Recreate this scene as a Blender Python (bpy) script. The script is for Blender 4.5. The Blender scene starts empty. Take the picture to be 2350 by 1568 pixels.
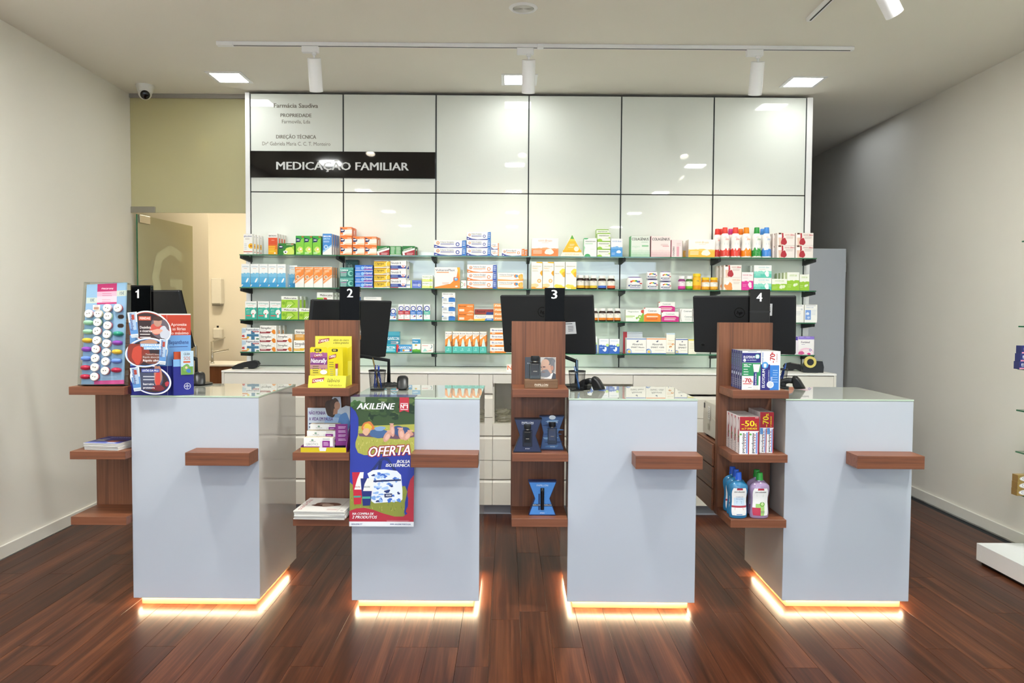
import bpy, math, random
from mathutils import Vector, Matrix

random.seed(7)
scn = bpy.context.scene
COL = scn.collection

# ------------------------------------------------------------------ camera
CAM_H, FPX = 1.45, 1754.0
PITCH, YAW, ROLL = .0387, .0062, .0061
FW = Vector((math.sin(YAW) * math.cos(PITCH), math.cos(YAW) * math.cos(PITCH), -math.sin(PITCH)))
_r0 = Vector((math.cos(YAW), -math.sin(YAW), 0)); _u0 = _r0.cross(FW)
RT = _r0 * math.cos(ROLL) + _u0 * math.sin(ROLL)
UP = -_r0 * math.sin(ROLL) + _u0 * math.cos(ROLL)
EYE = Vector((0, 0, CAM_H))
cam = bpy.data.cameras.new('camera'); cam.sensor_width = 36; cam.lens = FPX / 2350 * 36
cam.clip_start = .05
cob = bpy.data.objects.new('camera', cam); COL.objects.link(cob)
M = Matrix((RT, UP, -FW)).transposed().to_4x4(); M.translation = EYE
cob.matrix_world = M
scn.camera = cob

# ------------------------------------------------------------------ daylight and exposure
W = bpy.data.worlds.new('sky'); scn.world = W; W.use_nodes = True
_b = W.node_tree.nodes['Background']
_b.inputs['Color'].default_value = (.64, .79, 1.0, 1); _b.inputs['Strength'].default_value = 5.3
scn.view_settings.view_transform = 'Standard'; scn.view_settings.look = 'None'
scn.view_settings.exposure = 0.80; scn.view_settings.gamma = 1.0
scn.view_settings.use_curve_mapping = False
scn.cycles.transparent_max_bounces = 32
LED_POWER = (190.0, 100.0, 70.0, 60.0)   # emission of the square ceiling lights, row by row towards the shop front
LED_DIM = 13.5         # the same, dimmed row next to the shelf wall
SPOT_POWER = 14.0      # track spotlights, watts
STRIP_POWER = 75.0     # warm strips under the counters
ROOM_POWER = 27.0      # lamp of the back room, watts


def ray(px, py):
    return FW + RT * ((px - 1175) / FPX) - UP * ((py - 784) / FPX)
def atY(px, py, y):          # the point of the upright plane Y=y seen at a pixel of the photograph
    d = ray(px, py); return EYE + d * (y / d.y)
def atZ(px, py, z):          # the point of the level plane Z=z seen at a pixel
    d = ray(px, py); return EYE + d * ((z - CAM_H) / d.z)

# ------------------------------------------------------------------ colours and materials
def lin(h):
    if not isinstance(h, str): return tuple(h)
    h = h.lstrip('#')
    if len(h) == 3: h = ''.join(c * 2 for c in h)
    o = []
    for i in (0, 2, 4):
        c = int(h[i:i + 2], 16) / 255
        o.append(c / 12.92 if c <= .04045 else ((c + .055) / 1.055) ** 2.4)
    return tuple(o)

MATS = {}
def mat(name, col='#888', rough=.5, metal=0.0, coat=0.0, spec=.5, emit=None, es=0.0, trans=0.0):
    if name in MATS: return MATS[name]
    m = bpy.data.materials.new(name); m.use_nodes = True
    p = m.node_tree.nodes['Principled BSDF']
    p.inputs['Base Color'].default_value = (*lin(col), 1)
    p.inputs['Roughness'].default_value = rough; p.inputs['Metallic'].default_value = metal
    p.inputs['Coat Weight'].default_value = coat; p.inputs['Coat Roughness'].default_value = .03
    p.inputs['Specular IOR Level'].default_value = spec
    p.inputs['Transmission Weight'].default_value = trans
    if emit is not None:
        p.inputs['Emission Color'].default_value = (*lin(emit), 1); p.inputs['Emission Strength'].default_value = es
    MATS[name] = m; return m

def nodes(m):
    return m.node_tree.nodes, m.node_tree.links, m.node_tree.nodes['Principled BSDF']

def paint(name, col, rough=.6, bump=.02, scale=180, tint=.03, spec=.3):
    """painted or laminated surface: faint grain and a faint unevenness of colour"""
    if name in MATS: return MATS[name]
    m = mat(name, col, rough, spec=spec); N, L, P = nodes(m)
    tc = N.new('ShaderNodeTexCoord'); n1 = N.new('ShaderNodeTexNoise'); n1.inputs['Scale'].default_value = 1.6
    n2 = N.new('ShaderNodeTexNoise'); n2.inputs['Scale'].default_value = scale
    L.new(tc.outputs['Object'], n1.inputs['Vector']); L.new(tc.outputs['Object'], n2.inputs['Vector'])
    mx = N.new('ShaderNodeMix'); mx.data_type = 'RGBA'
    c = lin(col); mx.inputs[6].default_value = (*[v * (1 - tint) for v in c], 1); mx.inputs[7].default_value = (*[min(1, v * (1 + tint)) for v in c], 1)
    L.new(n1.outputs['Fac'], mx.inputs[0]); L.new(mx.outputs[2], P.inputs['Base Color'])
    bp = N.new('ShaderNodeBump'); bp.inputs['Strength'].default_value = bump; bp.inputs['Distance'].default_value = .002
    L.new(n2.outputs['Fac'], bp.inputs['Height']); L.new(bp.outputs['Normal'], P.inputs['Normal'])
    return m

def wood(name, dark, mid, light, axis, rough=.35, coarse=14., rnd=False, spec=.4, bump=.03, along=.9):
    """veneer or plank: grain runs along the axis 0/1/2 of the object"""
    if name in MATS: return MATS[name]
    m = mat(name, mid, rough, spec=spec); N, L, P = nodes(m)
    tc = N.new('ShaderNodeTexCoord'); src = tc.outputs['Object']
    oi = N.new('ShaderNodeObjectInfo')
    if rnd:
        mul = N.new('ShaderNodeVectorMath'); mul.operation = 'SCALE'; mul.inputs[0].default_value = (37., 91., 13.)
        L.new(oi.outputs['Random'], mul.inputs['Scale'])
        ad = N.new('ShaderNodeVectorMath'); ad.operation = 'ADD'
        L.new(src, ad.inputs[0]); L.new(mul.outputs[0], ad.inputs[1]); src = ad.outputs[0]
    def layer(sc, st, det, dist):
        mp = N.new('ShaderNodeMapping'); s = [sc] * 3; s[axis] = st; mp.inputs['Scale'].default_value = s
        L.new(src, mp.inputs['Vector'])
        n = N.new('ShaderNodeTexNoise'); n.inputs['Scale'].default_value = 1; n.inputs['Detail'].default_value = det
        n.inputs['Distortion'].default_value = dist; n.inputs['Roughness'].default_value = .6
        L.new(mp.outputs[0], n.inputs['Vector']); return n
    a = layer(coarse, along, 4, 1.6); b = layer(coarse * 7, along * 2.2, 3, .4); c = layer(3.0, .5, 2, .5)
    add = N.new('ShaderNodeMath'); add.operation = 'MULTIPLY_ADD'; add.inputs[1].default_value = .38
    L.new(b.outputs['Fac'], add.inputs[0])
    k = N.new('ShaderNodeMath'); k.operation = 'MULTIPLY'; k.inputs[1].default_value = .68
    L.new(a.outputs['Fac'], k.inputs[0]); L.new(k.outputs[0], add.inputs[2])
    rp = N.new('ShaderNodeValToRGB'); e = rp.color_ramp.elements
    e[0].position = .30; e[0].color = (*lin(dark), 1); e[1].position = .80; e[1].color = (*lin(light), 1)
    q = e.new(.53); q.color = (*lin(mid), 1)
    L.new(add.outputs[0], rp.inputs['Fac'])
    hs = N.new('ShaderNodeHueSaturation')
    v = N.new('ShaderNodeMath'); v.operation = 'MULTIPLY_ADD'
    if rnd:
        v.inputs[1].default_value = .4; v.inputs[2].default_value = .8; L.new(oi.outputs['Random'], v.inputs[0])
    else:
        v.inputs[1].default_value = .5; v.inputs[2].default_value = .75; L.new(c.outputs['Fac'], v.inputs[0])
    L.new(v.outputs[0], hs.inputs['Value']); L.new(rp.outputs['Color'], hs.inputs['Color'])
    L.new(hs.outputs['Color'], P.inputs['Base Color'])
    bp = N.new('ShaderNodeBump'); bp.inputs['Strength'].default_value = bump; bp.inputs['Distance'].default_value = .001
    L.new(b.outputs['Fac'], bp.inputs['Height']); L.new(bp.outputs['Normal'], P.inputs['Normal'])
    return m

def inkmat(name, rough=.38, coat=0.0):
    """printed stock: the colour of each printed patch comes from the mesh's own colour layer"""
    m = mat(name, '#fff', rough, coat=coat, spec=.35); N, L, P = nodes(m)
    a = N.new('ShaderNodeVertexColor'); a.layer_name = 'Col'
    L.new(a.outputs['Color'], P.inputs['Base Color']); return m

def glassmat(name, tint, refl=1.0, rough=.01, haze=0.0, hazecol='#fff'):
    """flat glass or clear acrylic"""
    if name in MATS: return MATS[name]
    m = bpy.data.materials.new(name); m.use_nodes = True; N = m.node_tree.nodes; L = m.node_tree.links
    N.remove(N['Principled BSDF']); out = N['Material Output']
    t = N.new('ShaderNodeBsdfTransparent'); t.inputs['Color'].default_value = (*lin(tint), 1)
    g = N.new('ShaderNodeBsdfGlossy'); g.inputs['Roughness'].default_value = rough
    lw = N.new('ShaderNodeLayerWeight'); pw5 = N.new('ShaderNodeMath'); pw5.operation = 'POWER'; pw5.inputs[1].default_value = 5
    L.new(lw.outputs['Facing'], pw5.inputs[0])          # reflection grows towards grazing view, the same from both sides
    f = N.new('ShaderNodeMath'); f.operation = 'MULTIPLY_ADD'; f.inputs[1].default_value = .9 * refl; f.inputs[2].default_value = .04 * refl
    L.new(pw5.outputs[0], f.inputs[0])
    first = t.outputs[0]
    if haze > 0:
        d = N.new('ShaderNodeBsdfDiffuse'); d.inputs['Color'].default_value = (*lin(hazecol), 1)
        tl = N.new('ShaderNodeBsdfTranslucent'); tl.inputs['Color'].default_value = (*lin(hazecol), 1)
        m1 = N.new('ShaderNodeMixShader'); m1.inputs[0].default_value = .5
        L.new(d.outputs[0], m1.inputs[1]); L.new(tl.outputs[0], m1.inputs[2])
        m2 = N.new('ShaderNodeMixShader'); m2.inputs[0].default_value = haze
        L.new(t.outputs[0], m2.inputs[1]); L.new(m1.outputs[0], m2.inputs[2]); first = m2.outputs[0]
    mx = N.new('ShaderNodeMixShader'); L.new(f.outputs[0], mx.inputs[0]); L.new(first, mx.inputs[1]); L.new(g.outputs[0], mx.inputs[2])
    L.new(mx.outputs[0], out.inputs['Surface']); MATS[name] = m; return m

INK = inkmat('printed_card'); INKG = inkmat('printed_gloss', .2); PLAS = inkmat('moulded_plastic', .28)
M_WALL = paint('wall_paint', '#eae6dc', .75, .05)
M_CEIL = paint('ceiling_paint', '#f1ece2', .8, .03)
M_BASE = paint('baseboard_paint', '#e2dfd6', .45, .01)
M_TILEW = mat('white_back_painted_glass', '#e9ede7', .02, coat=.0, spec=.5)
M_CTR = mat('white_counter_glass', '#bcc2cb', .015, spec=.6)
M_CTRTOP = mat('darkened_counter_top_glass', '#a8aaa0', .01, spec=.75)  # same white glass; base darkened against the strong overhead light
M_CTRSIDE = mat('warm_lit_counter_side', '#cdc9c2', .02, spec=.6)  # same glass as the front; warm side light is put into its colour
M_EDGE = mat('pale_green_glass_edge', '#b9cbb6', .1)
M_LAM = paint('cream_laminate', '#e0dbd0', .35, .005, spec=.45)
M_TOPW = paint('white_worktop', '#efeee9', .3, .005)
M_GAP = mat('dark_gap', '#20262a', .7)
M_DARK = mat('black_slot', '#0c0d0e', .6)
M_BLK = mat('black_plastic', '#17181a', .35)
M_BLKM = paint('matt_black_plastic', '#1d1e20', .5, .05, 900)
M_BLKG = mat('gloss_black_acrylic', '#040405', .04)
M_STEEL = mat('brushed_steel', '#a9a69c', .3, 1.0)
M_CHROME = mat('chrome', '#d0d0cc', .08, 1.0)
M_ALU = mat('grey_aluminium', '#8b8a84', .35, .8)
M_PLINTH = paint('grey_kick_board', '#9a9da6', .25, .005)
M_WHITE = mat('white_enamel', '#f6f6f7', .35)
M_WHITEB = mat('white_plastic', '#e4e3dd', .4)
M_LETTER = mat('pale_grey_letter', '#d9dbdc', .4)
M_LETTERD = mat('taupe_letter', '#7d7a70', .4)
M_DOORG = paint('grey_door_laminate', '#f0f3f6', .4, .005)
M_LED = [mat('lit_diffuser_%d' % k, '#fff', .5, emit='#fbfdf9', es=e) for k, e in enumerate(LED_POWER)]
M_LEDD = mat('dimmed_lit_diffuser', '#fff', .5, emit='#fbfdf9', es=LED_DIM)
M_STRIP = mat('lit_warm_strip', '#fff', .5, emit=(1.0, .80, .52), es=STRIP_POWER)
M_LENS = mat('lit_lens', '#fff', .5, emit='#fff3dc', es=30)
M_WV = wood('walnut_upright', '#432921', '#74482f', '#8c5b40', 2, .42, 22, along=.7)
M_WH = wood('walnut_level', '#503125', '#7b4930', '#8e5b40', 0, .42, 26, along=.9)
M_WY = wood('walnut_deep', '#503125', '#784a31', '#8b5a40', 1, .42, 26, along=.9)
M_FLOOR = wood('floor_plank', '#1e0e07', '#472415', '#764529', 1, .30, 11, True, .14, .0, along=.5)
M_SHELFG = glassmat('shelf_glass', '#eef8f1'); M_GEDGE = mat('green_glass_edge', '#2f6b4c', .08)
M_FROST = glassmat('frosted_glass', '#dcd8b4', .9, .12, .9, '#dcdaba')
M_FROSTL = mat('pale_frosted_letter', '#c3c6a4', .4)
M_ACRYL = glassmat('clear_acrylic', '#f4f6f4', .8)
M_BOTGLASS = glassmat('bottle_glass', '#dcdcd6', 1.0)

# ------------------------------------------------------------------ mesh building
class MB:
    def __init__(s): s.v = []; s.f = []; s.m = []; s.c = []; s.s = []
    def face(s, idx, mi=0, c=None, sm=False):
        s.f.append(tuple(idx)); s.m.append(mi); s.c.append(c); s.s.append(sm)
    def quad(s, pts, mi=0, c=None):
        b = len(s.v); s.v += [tuple(p) for p in pts]; s.face(range(b, b + len(pts)), mi, c)
    def box(s, x0, x1, y0, y1, z0, z1, mi=0, c=None, bev=0.0, faces=None):
        """faces: {'f','b','l','r','t','d'} -> (material index, colour) overriding mi and c"""
        F = faces or {}
        g = lambda k: F.get(k, (mi, c))
        if bev <= 0:
            b = len(s.v)
            s.v += [(x0, y0, z0), (x1, y0, z0), (x1, y1, z0), (x0, y1, z0), (x0, y0, z1), (x1, y0, z1), (x1, y1, z1), (x0, y1, z1)]
            for k, q in (('d', (3, 2, 1, 0)), ('t', (4, 5, 6, 7)), ('f', (0, 1, 5, 4)), ('r', (1, 2, 6, 5)), ('b', (2, 3, 7, 6)), ('l', (3, 0, 4, 7))):
                s.face([b + i for i in q], *g(k))
            return s
        e = min(bev, (x1 - x0) * .45, (y1 - y0) * .45, (z1 - z0) * .45)
        X = (x0, x1); Y = (y0, y1); Z = (z0, z1); sg = (1, -1); idx = {}
        for i in (0, 1):
            for j in (0, 1):
                for k in (0, 1):
                    for a in range(3):
                        p = [X[i] + (sg[i] * e if a != 0 else 0), Y[j] + (sg[j] * e if a != 1 else 0), Z[k] + (sg[k] * e if a != 2 else 0)]
                        idx[i, j, k, a] = len(s.v); s.v.append(tuple(p))
        def add(vs, key):
            # outward orientation
            cen = Vector(((x0 + x1) / 2, (y0 + y1) / 2, (z0 + z1) / 2)); P = [Vector(s.v[i]) for i in vs]
            n = (P[1] - P[0]).cross(P[2] - P[0]); mid = sum(P, Vector()) / len(P)
            if n.dot(mid - cen) < 0: vs = vs[::-1]
            s.face(vs, *g(key))
        for i, key in ((0, 'l'), (1, 'r')): add([idx[i, 0, 0, 0], idx[i, 1, 0, 0], idx[i, 1, 1, 0], idx[i, 0, 1, 0]], key)
        for j, key in ((0, 'f'), (1, 'b')): add([idx[0, j, 0, 1], idx[1, j, 0, 1], idx[1, j, 1, 1], idx[0, j, 1, 1]], key)
        for k, key in ((0, 'd'), (1, 't')): add([idx[0, 0, k, 2], idx[1, 0, k, 2], idx[1, 1, k, 2], idx[0, 1, k, 2]], key)
        for i in (0, 1):
            for j in (0, 1):
                add([idx[i, j, 0, 0], idx[i, j, 1, 0], idx[i, j, 1, 1], idx[i, j, 0, 1]], 'f' if j == 0 else 'b')
                add([idx[i, 0, j, 0], idx[i, 1, j, 0], idx[i, 1, j, 2], idx[i, 0, j, 2]], 'l' if i == 0 else 'r')
                add([idx[0, i, j, 1], idx[1, i, j, 1], idx[1, i, j, 2], idx[0, i, j, 2]], 'f' if i == 0 else 'b')
                for k in (0, 1): add([idx[i, j, k, 0], idx[i, j, k, 1], idx[i, j, k, 2]], 'l' if i == 0 else 'r')
        return s
    def prism(s, poly, axis, a0, a1, mi=0, c=None, cap=None, sm=False):
        """polygon (p,q) pushed along an axis: axis 0 -> (y,z), 1 -> (x,z), 2 -> (x,y)"""
        def pt(p, a):
            return (a, p[0], p[1]) if axis == 0 else ((p[0], a, p[1]) if axis == 1 else (p[0], p[1], a))
        b = len(s.v); n = len(poly)
        s.v += [pt(p, a0) for p in poly] + [pt(p, a1) for p in poly]
        ar = sum(poly[i][0] * poly[(i + 1) % n][1] - poly[(i + 1) % n][0] * poly[i][1] for i in range(n))
        flip = (ar > 0) == (axis == 1)
        for i in range(n):
            j = (i + 1) % n; q = [b + i, b + j, b + n + j, b + n + i]
            s.face(q[::-1] if flip else q, mi, c, sm)
        lo = [b + i for i in range(n)]; hi = [b + n + i for i in range(n)]
        cm, cc = cap if cap else (mi, c)
        s.face(lo if flip else lo[::-1], cm, cc); s.face(hi[::-1] if flip else hi, cm, cc)
        return s
    def lathe(s, prof, cx=0, cy=0, cz=0, n=20, mi=0, c=None, sx=1.0, sy=1.0, sm=True, M=None):
        """prof: list of (r, z[, colour[, material]]) from the bottom up, turned about Z; colour of a ring is that of its lower point"""
        rings = []; np_ = len(prof)
        def ring(p):
            b = len(s.v)
            for k in range(n):
                a = 2 * math.pi * k / n; q = Vector((cx + p[0] * math.cos(a) * sx, cy + p[0] * math.sin(a) * sy, cz + p[1]))
                s.v.append(tuple(M @ q if M else q))
            return b
        def ang(i): return math.atan2(prof[i + 1][1] - prof[i][1], prof[i + 1][0] - prof[i][0])
        prev = ring(prof[0]); first = prev
        for i in range(np_ - 1):
            nxt = ring(prof[i + 1])
            cc = prof[i][2] if len(prof[i]) > 2 and prof[i][2] is not None else c; mm = prof[i][3] if len(prof[i]) > 3 else mi
            for k in range(n):
                j = (k + 1) % n
                s.face([prev + k, prev + j, nxt + j, nxt + k], mm, cc, sm)
            prev = nxt
            if i < np_ - 2:               # a sharp corner of the outline gets its own ring, so it shades as an edge
                t = abs((ang(i + 1) - ang(i) + math.pi) % (2 * math.pi) - math.pi)
                if t > .75: prev = ring(prof[i + 1])
        last = ring(prof[-1]); first = ring(prof[0])
        c0 = prof[0][2] if len(prof[0]) > 2 and prof[0][2] is not None else c
        c1 = prof[-1][2] if len(prof[-1]) > 2 and prof[-1][2] is not None else c
        if prof[0][0] > 1e-6: s.face([first + k for k in range(n)][::-1], prof[0][3] if len(prof[0]) > 3 else mi, c0)
        if prof[-1][0] > 1e-6: s.face([last + k for k in range(n)], prof[-1][3] if len(prof[-1]) > 3 else mi, c1)
        return s
    def cyl(s, p0, p1, r0, r1=None, n=14, mi=0, c=None, caps=True):
        p0 = Vector(p0); p1 = Vector(p1); d = p1 - p0; q = d.to_track_quat('Z', 'Y').to_matrix().to_4x4(); q.translation = p0
        pr = [(r0, 0), (r1 if r1 is not None else r0, d.length)]
        s.lathe(pr, n=n, mi=mi, c=c, M=q)
        return s
    def tube(s, pts, r, n=8, mi=0, c=None):
        P = [Vector(p) for p in pts]; b = len(s.v); u = None
        for i, p in enumerate(P):
            t = (P[min(i + 1, len(P) - 1)] - P[max(i - 1, 0)]).normalized()
            if u is None: u = t.orthogonal().normalized()
            u = (u - t * u.dot(t)).normalized(); w = t.cross(u)
            for k in range(n):
                a = 2 * math.pi * k / n; s.v.append(tuple(p + (u * math.cos(a) + w * math.sin(a)) * r))
        for i in range(len(P) - 1):
            for k in range(n):
                j = (k + 1) % n; s.face([b + i * n + k, b + i * n + j, b + (i + 1) * n + j, b + (i + 1) * n + k], mi, c, True)
        s.face([b + k for k in range(n)][::-1], mi, c); s.face([b + (len(P) - 1) * n + k for k in range(n)], mi, c)
        return s
    def tf(s, M, start=0):
        s.v[start:] = [tuple(M @ Vector(p)) for p in s.v[start:]]; return s
    def mesh(s, name, *ms):
        me = bpy.data.meshes.new(name); me.from_pydata(s.v, [], s.f)
        for m in ms: me.materials.append(m)
        me.polygons.foreach_set('material_index', s.m); me.polygons.foreach_set('use_smooth', s.s)
        if any(c is not None for c in s.c):
            at = me.color_attributes.new('Col', 'FLOAT_COLOR', 'CORNER'); buf = []
            cache = {}
            for f, c in zip(s.f, s.c):
                if c not in cache: cache[c] = (*lin(c if c is not None else '#fff'), 1.0)
                buf += list(cache[c]) * len(f)
            at.data.foreach_set('color', buf)
        me.update(); return me
    def obj(s, name, ms, parent=None, loc=None, rz=0.0):
        return link(name, s.mesh(name, *(ms if isinstance(ms, (list, tuple)) else [ms])), parent, loc, rz)

def link(name, data, parent=None, loc=None, rz=0.0):
    o = bpy.data.objects.new(name, data); COL.objects.link(o)
    if parent: o.parent = parent
    if loc is not None: o.location = loc
    if rz: o.rotation_euler = (0, 0, rz)
    return o
USED = {}
def tag(o, label, cat, group=None):
    USED.setdefault(label, []).append(o.name)
    o['label'] = label; o['category'] = cat
    if group: o['group'] = group
    return o
def thing(name, label, cat, loc=(0, 0, 0), rz=0.0, group=None):
    return tag(link(name, None, None, loc, rz), label, cat, group)
def struct(o): o['kind'] = 'structure'; return o
def dup(o, loc, rz=0.0, label=None, cat=None, group=None):
    r = o.copy(); COL.objects.link(r); r.location = loc; r.rotation_euler = (0, 0, rz)
    if label: tag(r, label, cat or o['category'], group or o.get('group'))
    for ch in list(o.children):
        k = ch.copy(); COL.objects.link(k); k.parent = r
        for g in list(ch.children):
            h = g.copy(); COL.objects.link(h); h.parent = k
    return r

# ------------------------------------------------------------------ flat print: patches and lettering
_curve = bpy.data.curves.new('lettering', 'FONT'); _curve.resolution_u = 2
_cob = bpy.data.objects.new('lettering', _curve); GLY = {}
def glyphs(text, style):
    k = (text, style)
    if k not in GLY:
        _curve.body = text
        _curve.shear = .25 if 'i' in style else 0.0
        me = _cob.to_mesh()
        vs = [(v.co.x, v.co.y) for v in me.vertices]; fs = [tuple(p.vertices) for p in me.polygons]
        _cob.to_mesh_clear()
        sh = (-.026, 0, .026) if 'b' in style else ((-.013, .013) if 'm' in style else (0,))      # heavier strokes
        v0, f0, vs, fs = vs, fs, [], []
        for dx in sh:
            b = len(vs); vs += [(x + dx, y) for x, y in v0]; fs += [(tuple(b + i for i in f), dx) for f in f0]
        x0 = min(v[0] for v in vs); x1 = max(v[0] for v in vs)
        GLY[k] = (vs, fs, x0, x1)
    return GLY[k]
CAP = .682
class Art:
    """print on a face w by h metres; positions are fractions of the face from its lower left corner"""
    def __init__(s, w, h, curved=False): s.w = w; s.h = h; s.p = []; s.k = 1; s.curved = curved
    def _a(s, pts, c, k=None): s.p.append(([(x * s.w, y * s.h) for x, y in pts], c, s.k if k is None else k))
    def nx(s): s.k += 1; return s
    def R(s, x0, y0, x1, y1, c):
        n = 6 if s.curved else 1
        for i in range(n):
            a = x0 + (x1 - x0) * i / n; b = x0 + (x1 - x0) * (i + 1) / n
            s._a([(a, y0), (b, y0), (b, y1), (a, y1)], c)
        return s.nx()
    def RR(s, x0, y0, x1, y1, r, c):          # rounded, r in metres
        rx = r / s.w; ry = r / s.h; pts = []
        for cx, cy, a0 in ((x1 - rx, y0 + ry, -90), (x1 - rx, y1 - ry, 0), (x0 + rx, y1 - ry, 90), (x0 + rx, y0 + ry, 180)):
            for i in range(5):
                a = math.radians(a0 + i * 22.5); pts.append((cx + rx * math.cos(a), cy + ry * math.sin(a)))
        s._a(pts, c); return s.nx()
    def P(s, pts, c): s._a(pts, c); return s.nx()
    def E(s, cx, cy, r, c, ry=None, n=20, rot=0.0):       # r, ry as fractions of the width
        ry = r if ry is None else ry; k = s.w / s.h; ca, sa = math.cos(rot), math.sin(rot)
        s._a([(cx + r * math.cos(t) * ca - ry * math.sin(t) * sa, cy + (r * math.cos(t) * sa + ry * math.sin(t) * ca) * k)
              for t in [2 * math.pi * i / n for i in range(n)]], c); return s.nx()
    def B(s, cx, cy, r, c, ry=None, seed=1, amp=.18, n=22):   # blob
        rr = random.Random(seed); ry = r if ry is None else ry; k = s.w / s.h
        ph = [rr.uniform(0, 6.28) for _ in range(3)]; pts = []
        for i in range(n):
            t = 2 * math.pi * i / n; m = 1 + amp * (math.sin(2 * t + ph[0]) + .7 * math.sin(3 * t + ph[1]) + .5 * math.sin(5 * t + ph[2])) / 1.6
            pts.append((cx + r * m * math.cos(t), cy + ry * m * math.sin(t) * k))
        s._a(pts, c); return s.nx()
    def wave(s, y0, y1, c, seed=1, n=14, amp=.04, x0=0., x1=1.):   # band with an uneven upper edge
        rr = random.Random(seed); top = [(x1 - (x1 - x0) * i / n, y1 + rr.uniform(-amp, amp)) for i in range(n + 1)]
        s._a([(x0, y0), (x1, y0)] + top, c); return s.nx()
    def L(s, x0, y, x1, c, n=1, dy=.06, t=.018):            # lines of small print
        rr = random.Random(int(x0 * 997 + y * 131 + n))
        for i in range(n):
            yy = y - i * dy; s._a([(x0, yy), (x1 - (x1 - x0) * rr.uniform(0, .22), yy), (x1 - (x1 - x0) * rr.uniform(0, .22), yy + t), (x0, yy + t)], c)
        return s.nx()
    def T(s, text, x0, y, x1, cap, c, st='b', rot=False, sl=0.0):
        """lettering from x0 to x1 on baseline y, cap height cap (fractions of the face); rot: reads upwards, from y=x0 to y=x1, baseline at x=y"""
        vs, fs, a, b = glyphs(text, st)
        if not rot:
            kx = (x1 - x0) * s.w / (b - a); ky = cap * s.h / CAP
            q = [(x0 * s.w + (v[0] - a) * kx, y * s.h + v[1] * ky + sl * (v[0] - a) * kx) for v in vs]
        else:
            kx = (x1 - x0) * s.h / (b - a); ky = cap * s.w / CAP
            q = [(y * s.w - v[1] * ky, x0 * s.h + (v[0] - a) * kx) for v in vs]
        for f, dx in fs: s.p.append(([q[i] for i in f], c, s.k + dx * 12))     # strokes lie a hair apart
        return s.nx()
    def clip(s, pts):
        for ax, lim, sg in ((0, 0, 1), (0, s.w, -1), (1, 0, 1), (1, s.h, -1)):
            out = []
            for i in range(len(pts)):
                p, q = pts[i - 1], pts[i]; dp = (p[ax] - lim) * sg; dq = (q[ax] - lim) * sg
                if (dp >= 0) != (dq >= 0): t = dp / (dp - dq); out.append((p[0] + (q[0] - p[0]) * t, p[1] + (q[1] - p[1]) * t))
                if dq >= 0: out.append(q)
            pts = out
            if len(pts) < 3: return []
        return pts
    def build(s, fn, name, mats=None, dz=.00006, cut=False):
        b = MB()
        for pts, c, k in s.p:
            if cut and any(x < -1e-6 or y < -1e-6 or x > s.w + 1e-6 or y > s.h + 1e-6 for x, y in pts):
                pts = s.clip(pts)
                if not pts: continue
            i0 = len(b.v); b.v += [tuple(fn(x, y, k * dz)) for x, y in pts]
            ar = sum(pts[i][0] * pts[(i + 1) % len(pts)][1] - pts[(i + 1) % len(pts)][0] * pts[i][1] for i in range(len(pts)))
            ix = list(range(i0, i0 + len(pts)))
            b.face(ix if ar > 0 else ix[::-1], 0, c)
        return b.mesh(name, mats or INK)
def front(w, y=0.0, z0=0.0, x0=None):
    """maps print onto an upright face that looks towards -Y, centred on x=0"""
    x0 = -w / 2 if x0 is None else x0
    return lambda u, v, d: (x0 + u, y - d - .00005, z0 + v)

# ================================================================== the room
XL, XR, ZC = -2.93, 3.25, 3.117
YP = 5.88                                   # face of the shelf wall
YS = -4.6                                   # shop front behind the photographer
def sbox(name, x0, x1, y0, y1, z0, z1, m, parent=None, bev=0.0, origin=True):
    b = MB().box(x0, x1, y0, y1, z0, z1, bev=bev); o = b.obj(name, m, parent)
    if parent is None: struct(o)
    return o
# floor: a bed with planks laid on it
floor = sbox('floor', -4.3, XR, YS, 9.6, -.05, -.012, M_GAP)
PW, NX0 = .1352, -22
plank_mesh = {}
def plank(x, y0, y1):
    w = PW - .0009; l = y1 - y0 - .0009; key = round(l, 2)
    if key not in plank_mesh:
        plank_mesh[key] = MB().box(-w / 2, w / 2, 0, l, -.012, 0, bev=.0007).mesh('plank', M_FLOOR)
    o = link('plank', plank_mesh[key], floor, (x, y0, 0)); return o
rp = random.Random(3)
ends_seen = {}
for i in range(-31, 24):
    x = -.069 + PW * (i + .5)
    if x + PW / 2 > XR - .012: break
    back_only = x - PW / 2 < XL + .012
    y = 7.6 if back_only else 2.45 + rp.choice((0, .12, .3, .44, .62, .8))
    if back_only and x - PW / 2 < -4.25: continue
    if not back_only: plank(x, YS + .01, y)
    while y < 5.55 and not back_only:
        n = y + rp.choice((.9, 1.1, 1.24, 1.24, 1.4)); plank(x, y, n); y = n
    plank(x, y, 9.55)
ceiling = sbox('ceiling', -4.3, XR + .1, YS - .1, 9.7, ZC, ZC + .1, M_CEIL)
wl = sbox('wall_left', XL - .12, XL, YS, 7.53, -.05, ZC, M_WALL)
wr = sbox('wall_right', XR, XR + .12, YS, 9.6, -.05, ZC, M_WALL)
sbox('wall_rear', -4.3, XR, 9.2, 9.3, -.05, ZC, M_WALL)
sbox('wall_recess_left', -4.3, -4.2, 7.41, 9.2, -.05, ZC, M_WALL)
sbox('wall_recess_front', -4.2, XL - .12, 7.41, 7.53, -.05, ZC, M_WALL)
sbox('wall_partition', -1.99, -1.89, 6.06, 9.2, -.05, ZC, M_WALL)
sbox('baseboard_left', XL + .0005, XL + .014, YS, 5.98, .0005, .0777, M_BASE, bev=.003)
sbox('baseboard_right', XR - .014, XR - .0005, YS, 9.2, .0005, .0777, M_BASE, bev=.003)
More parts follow.
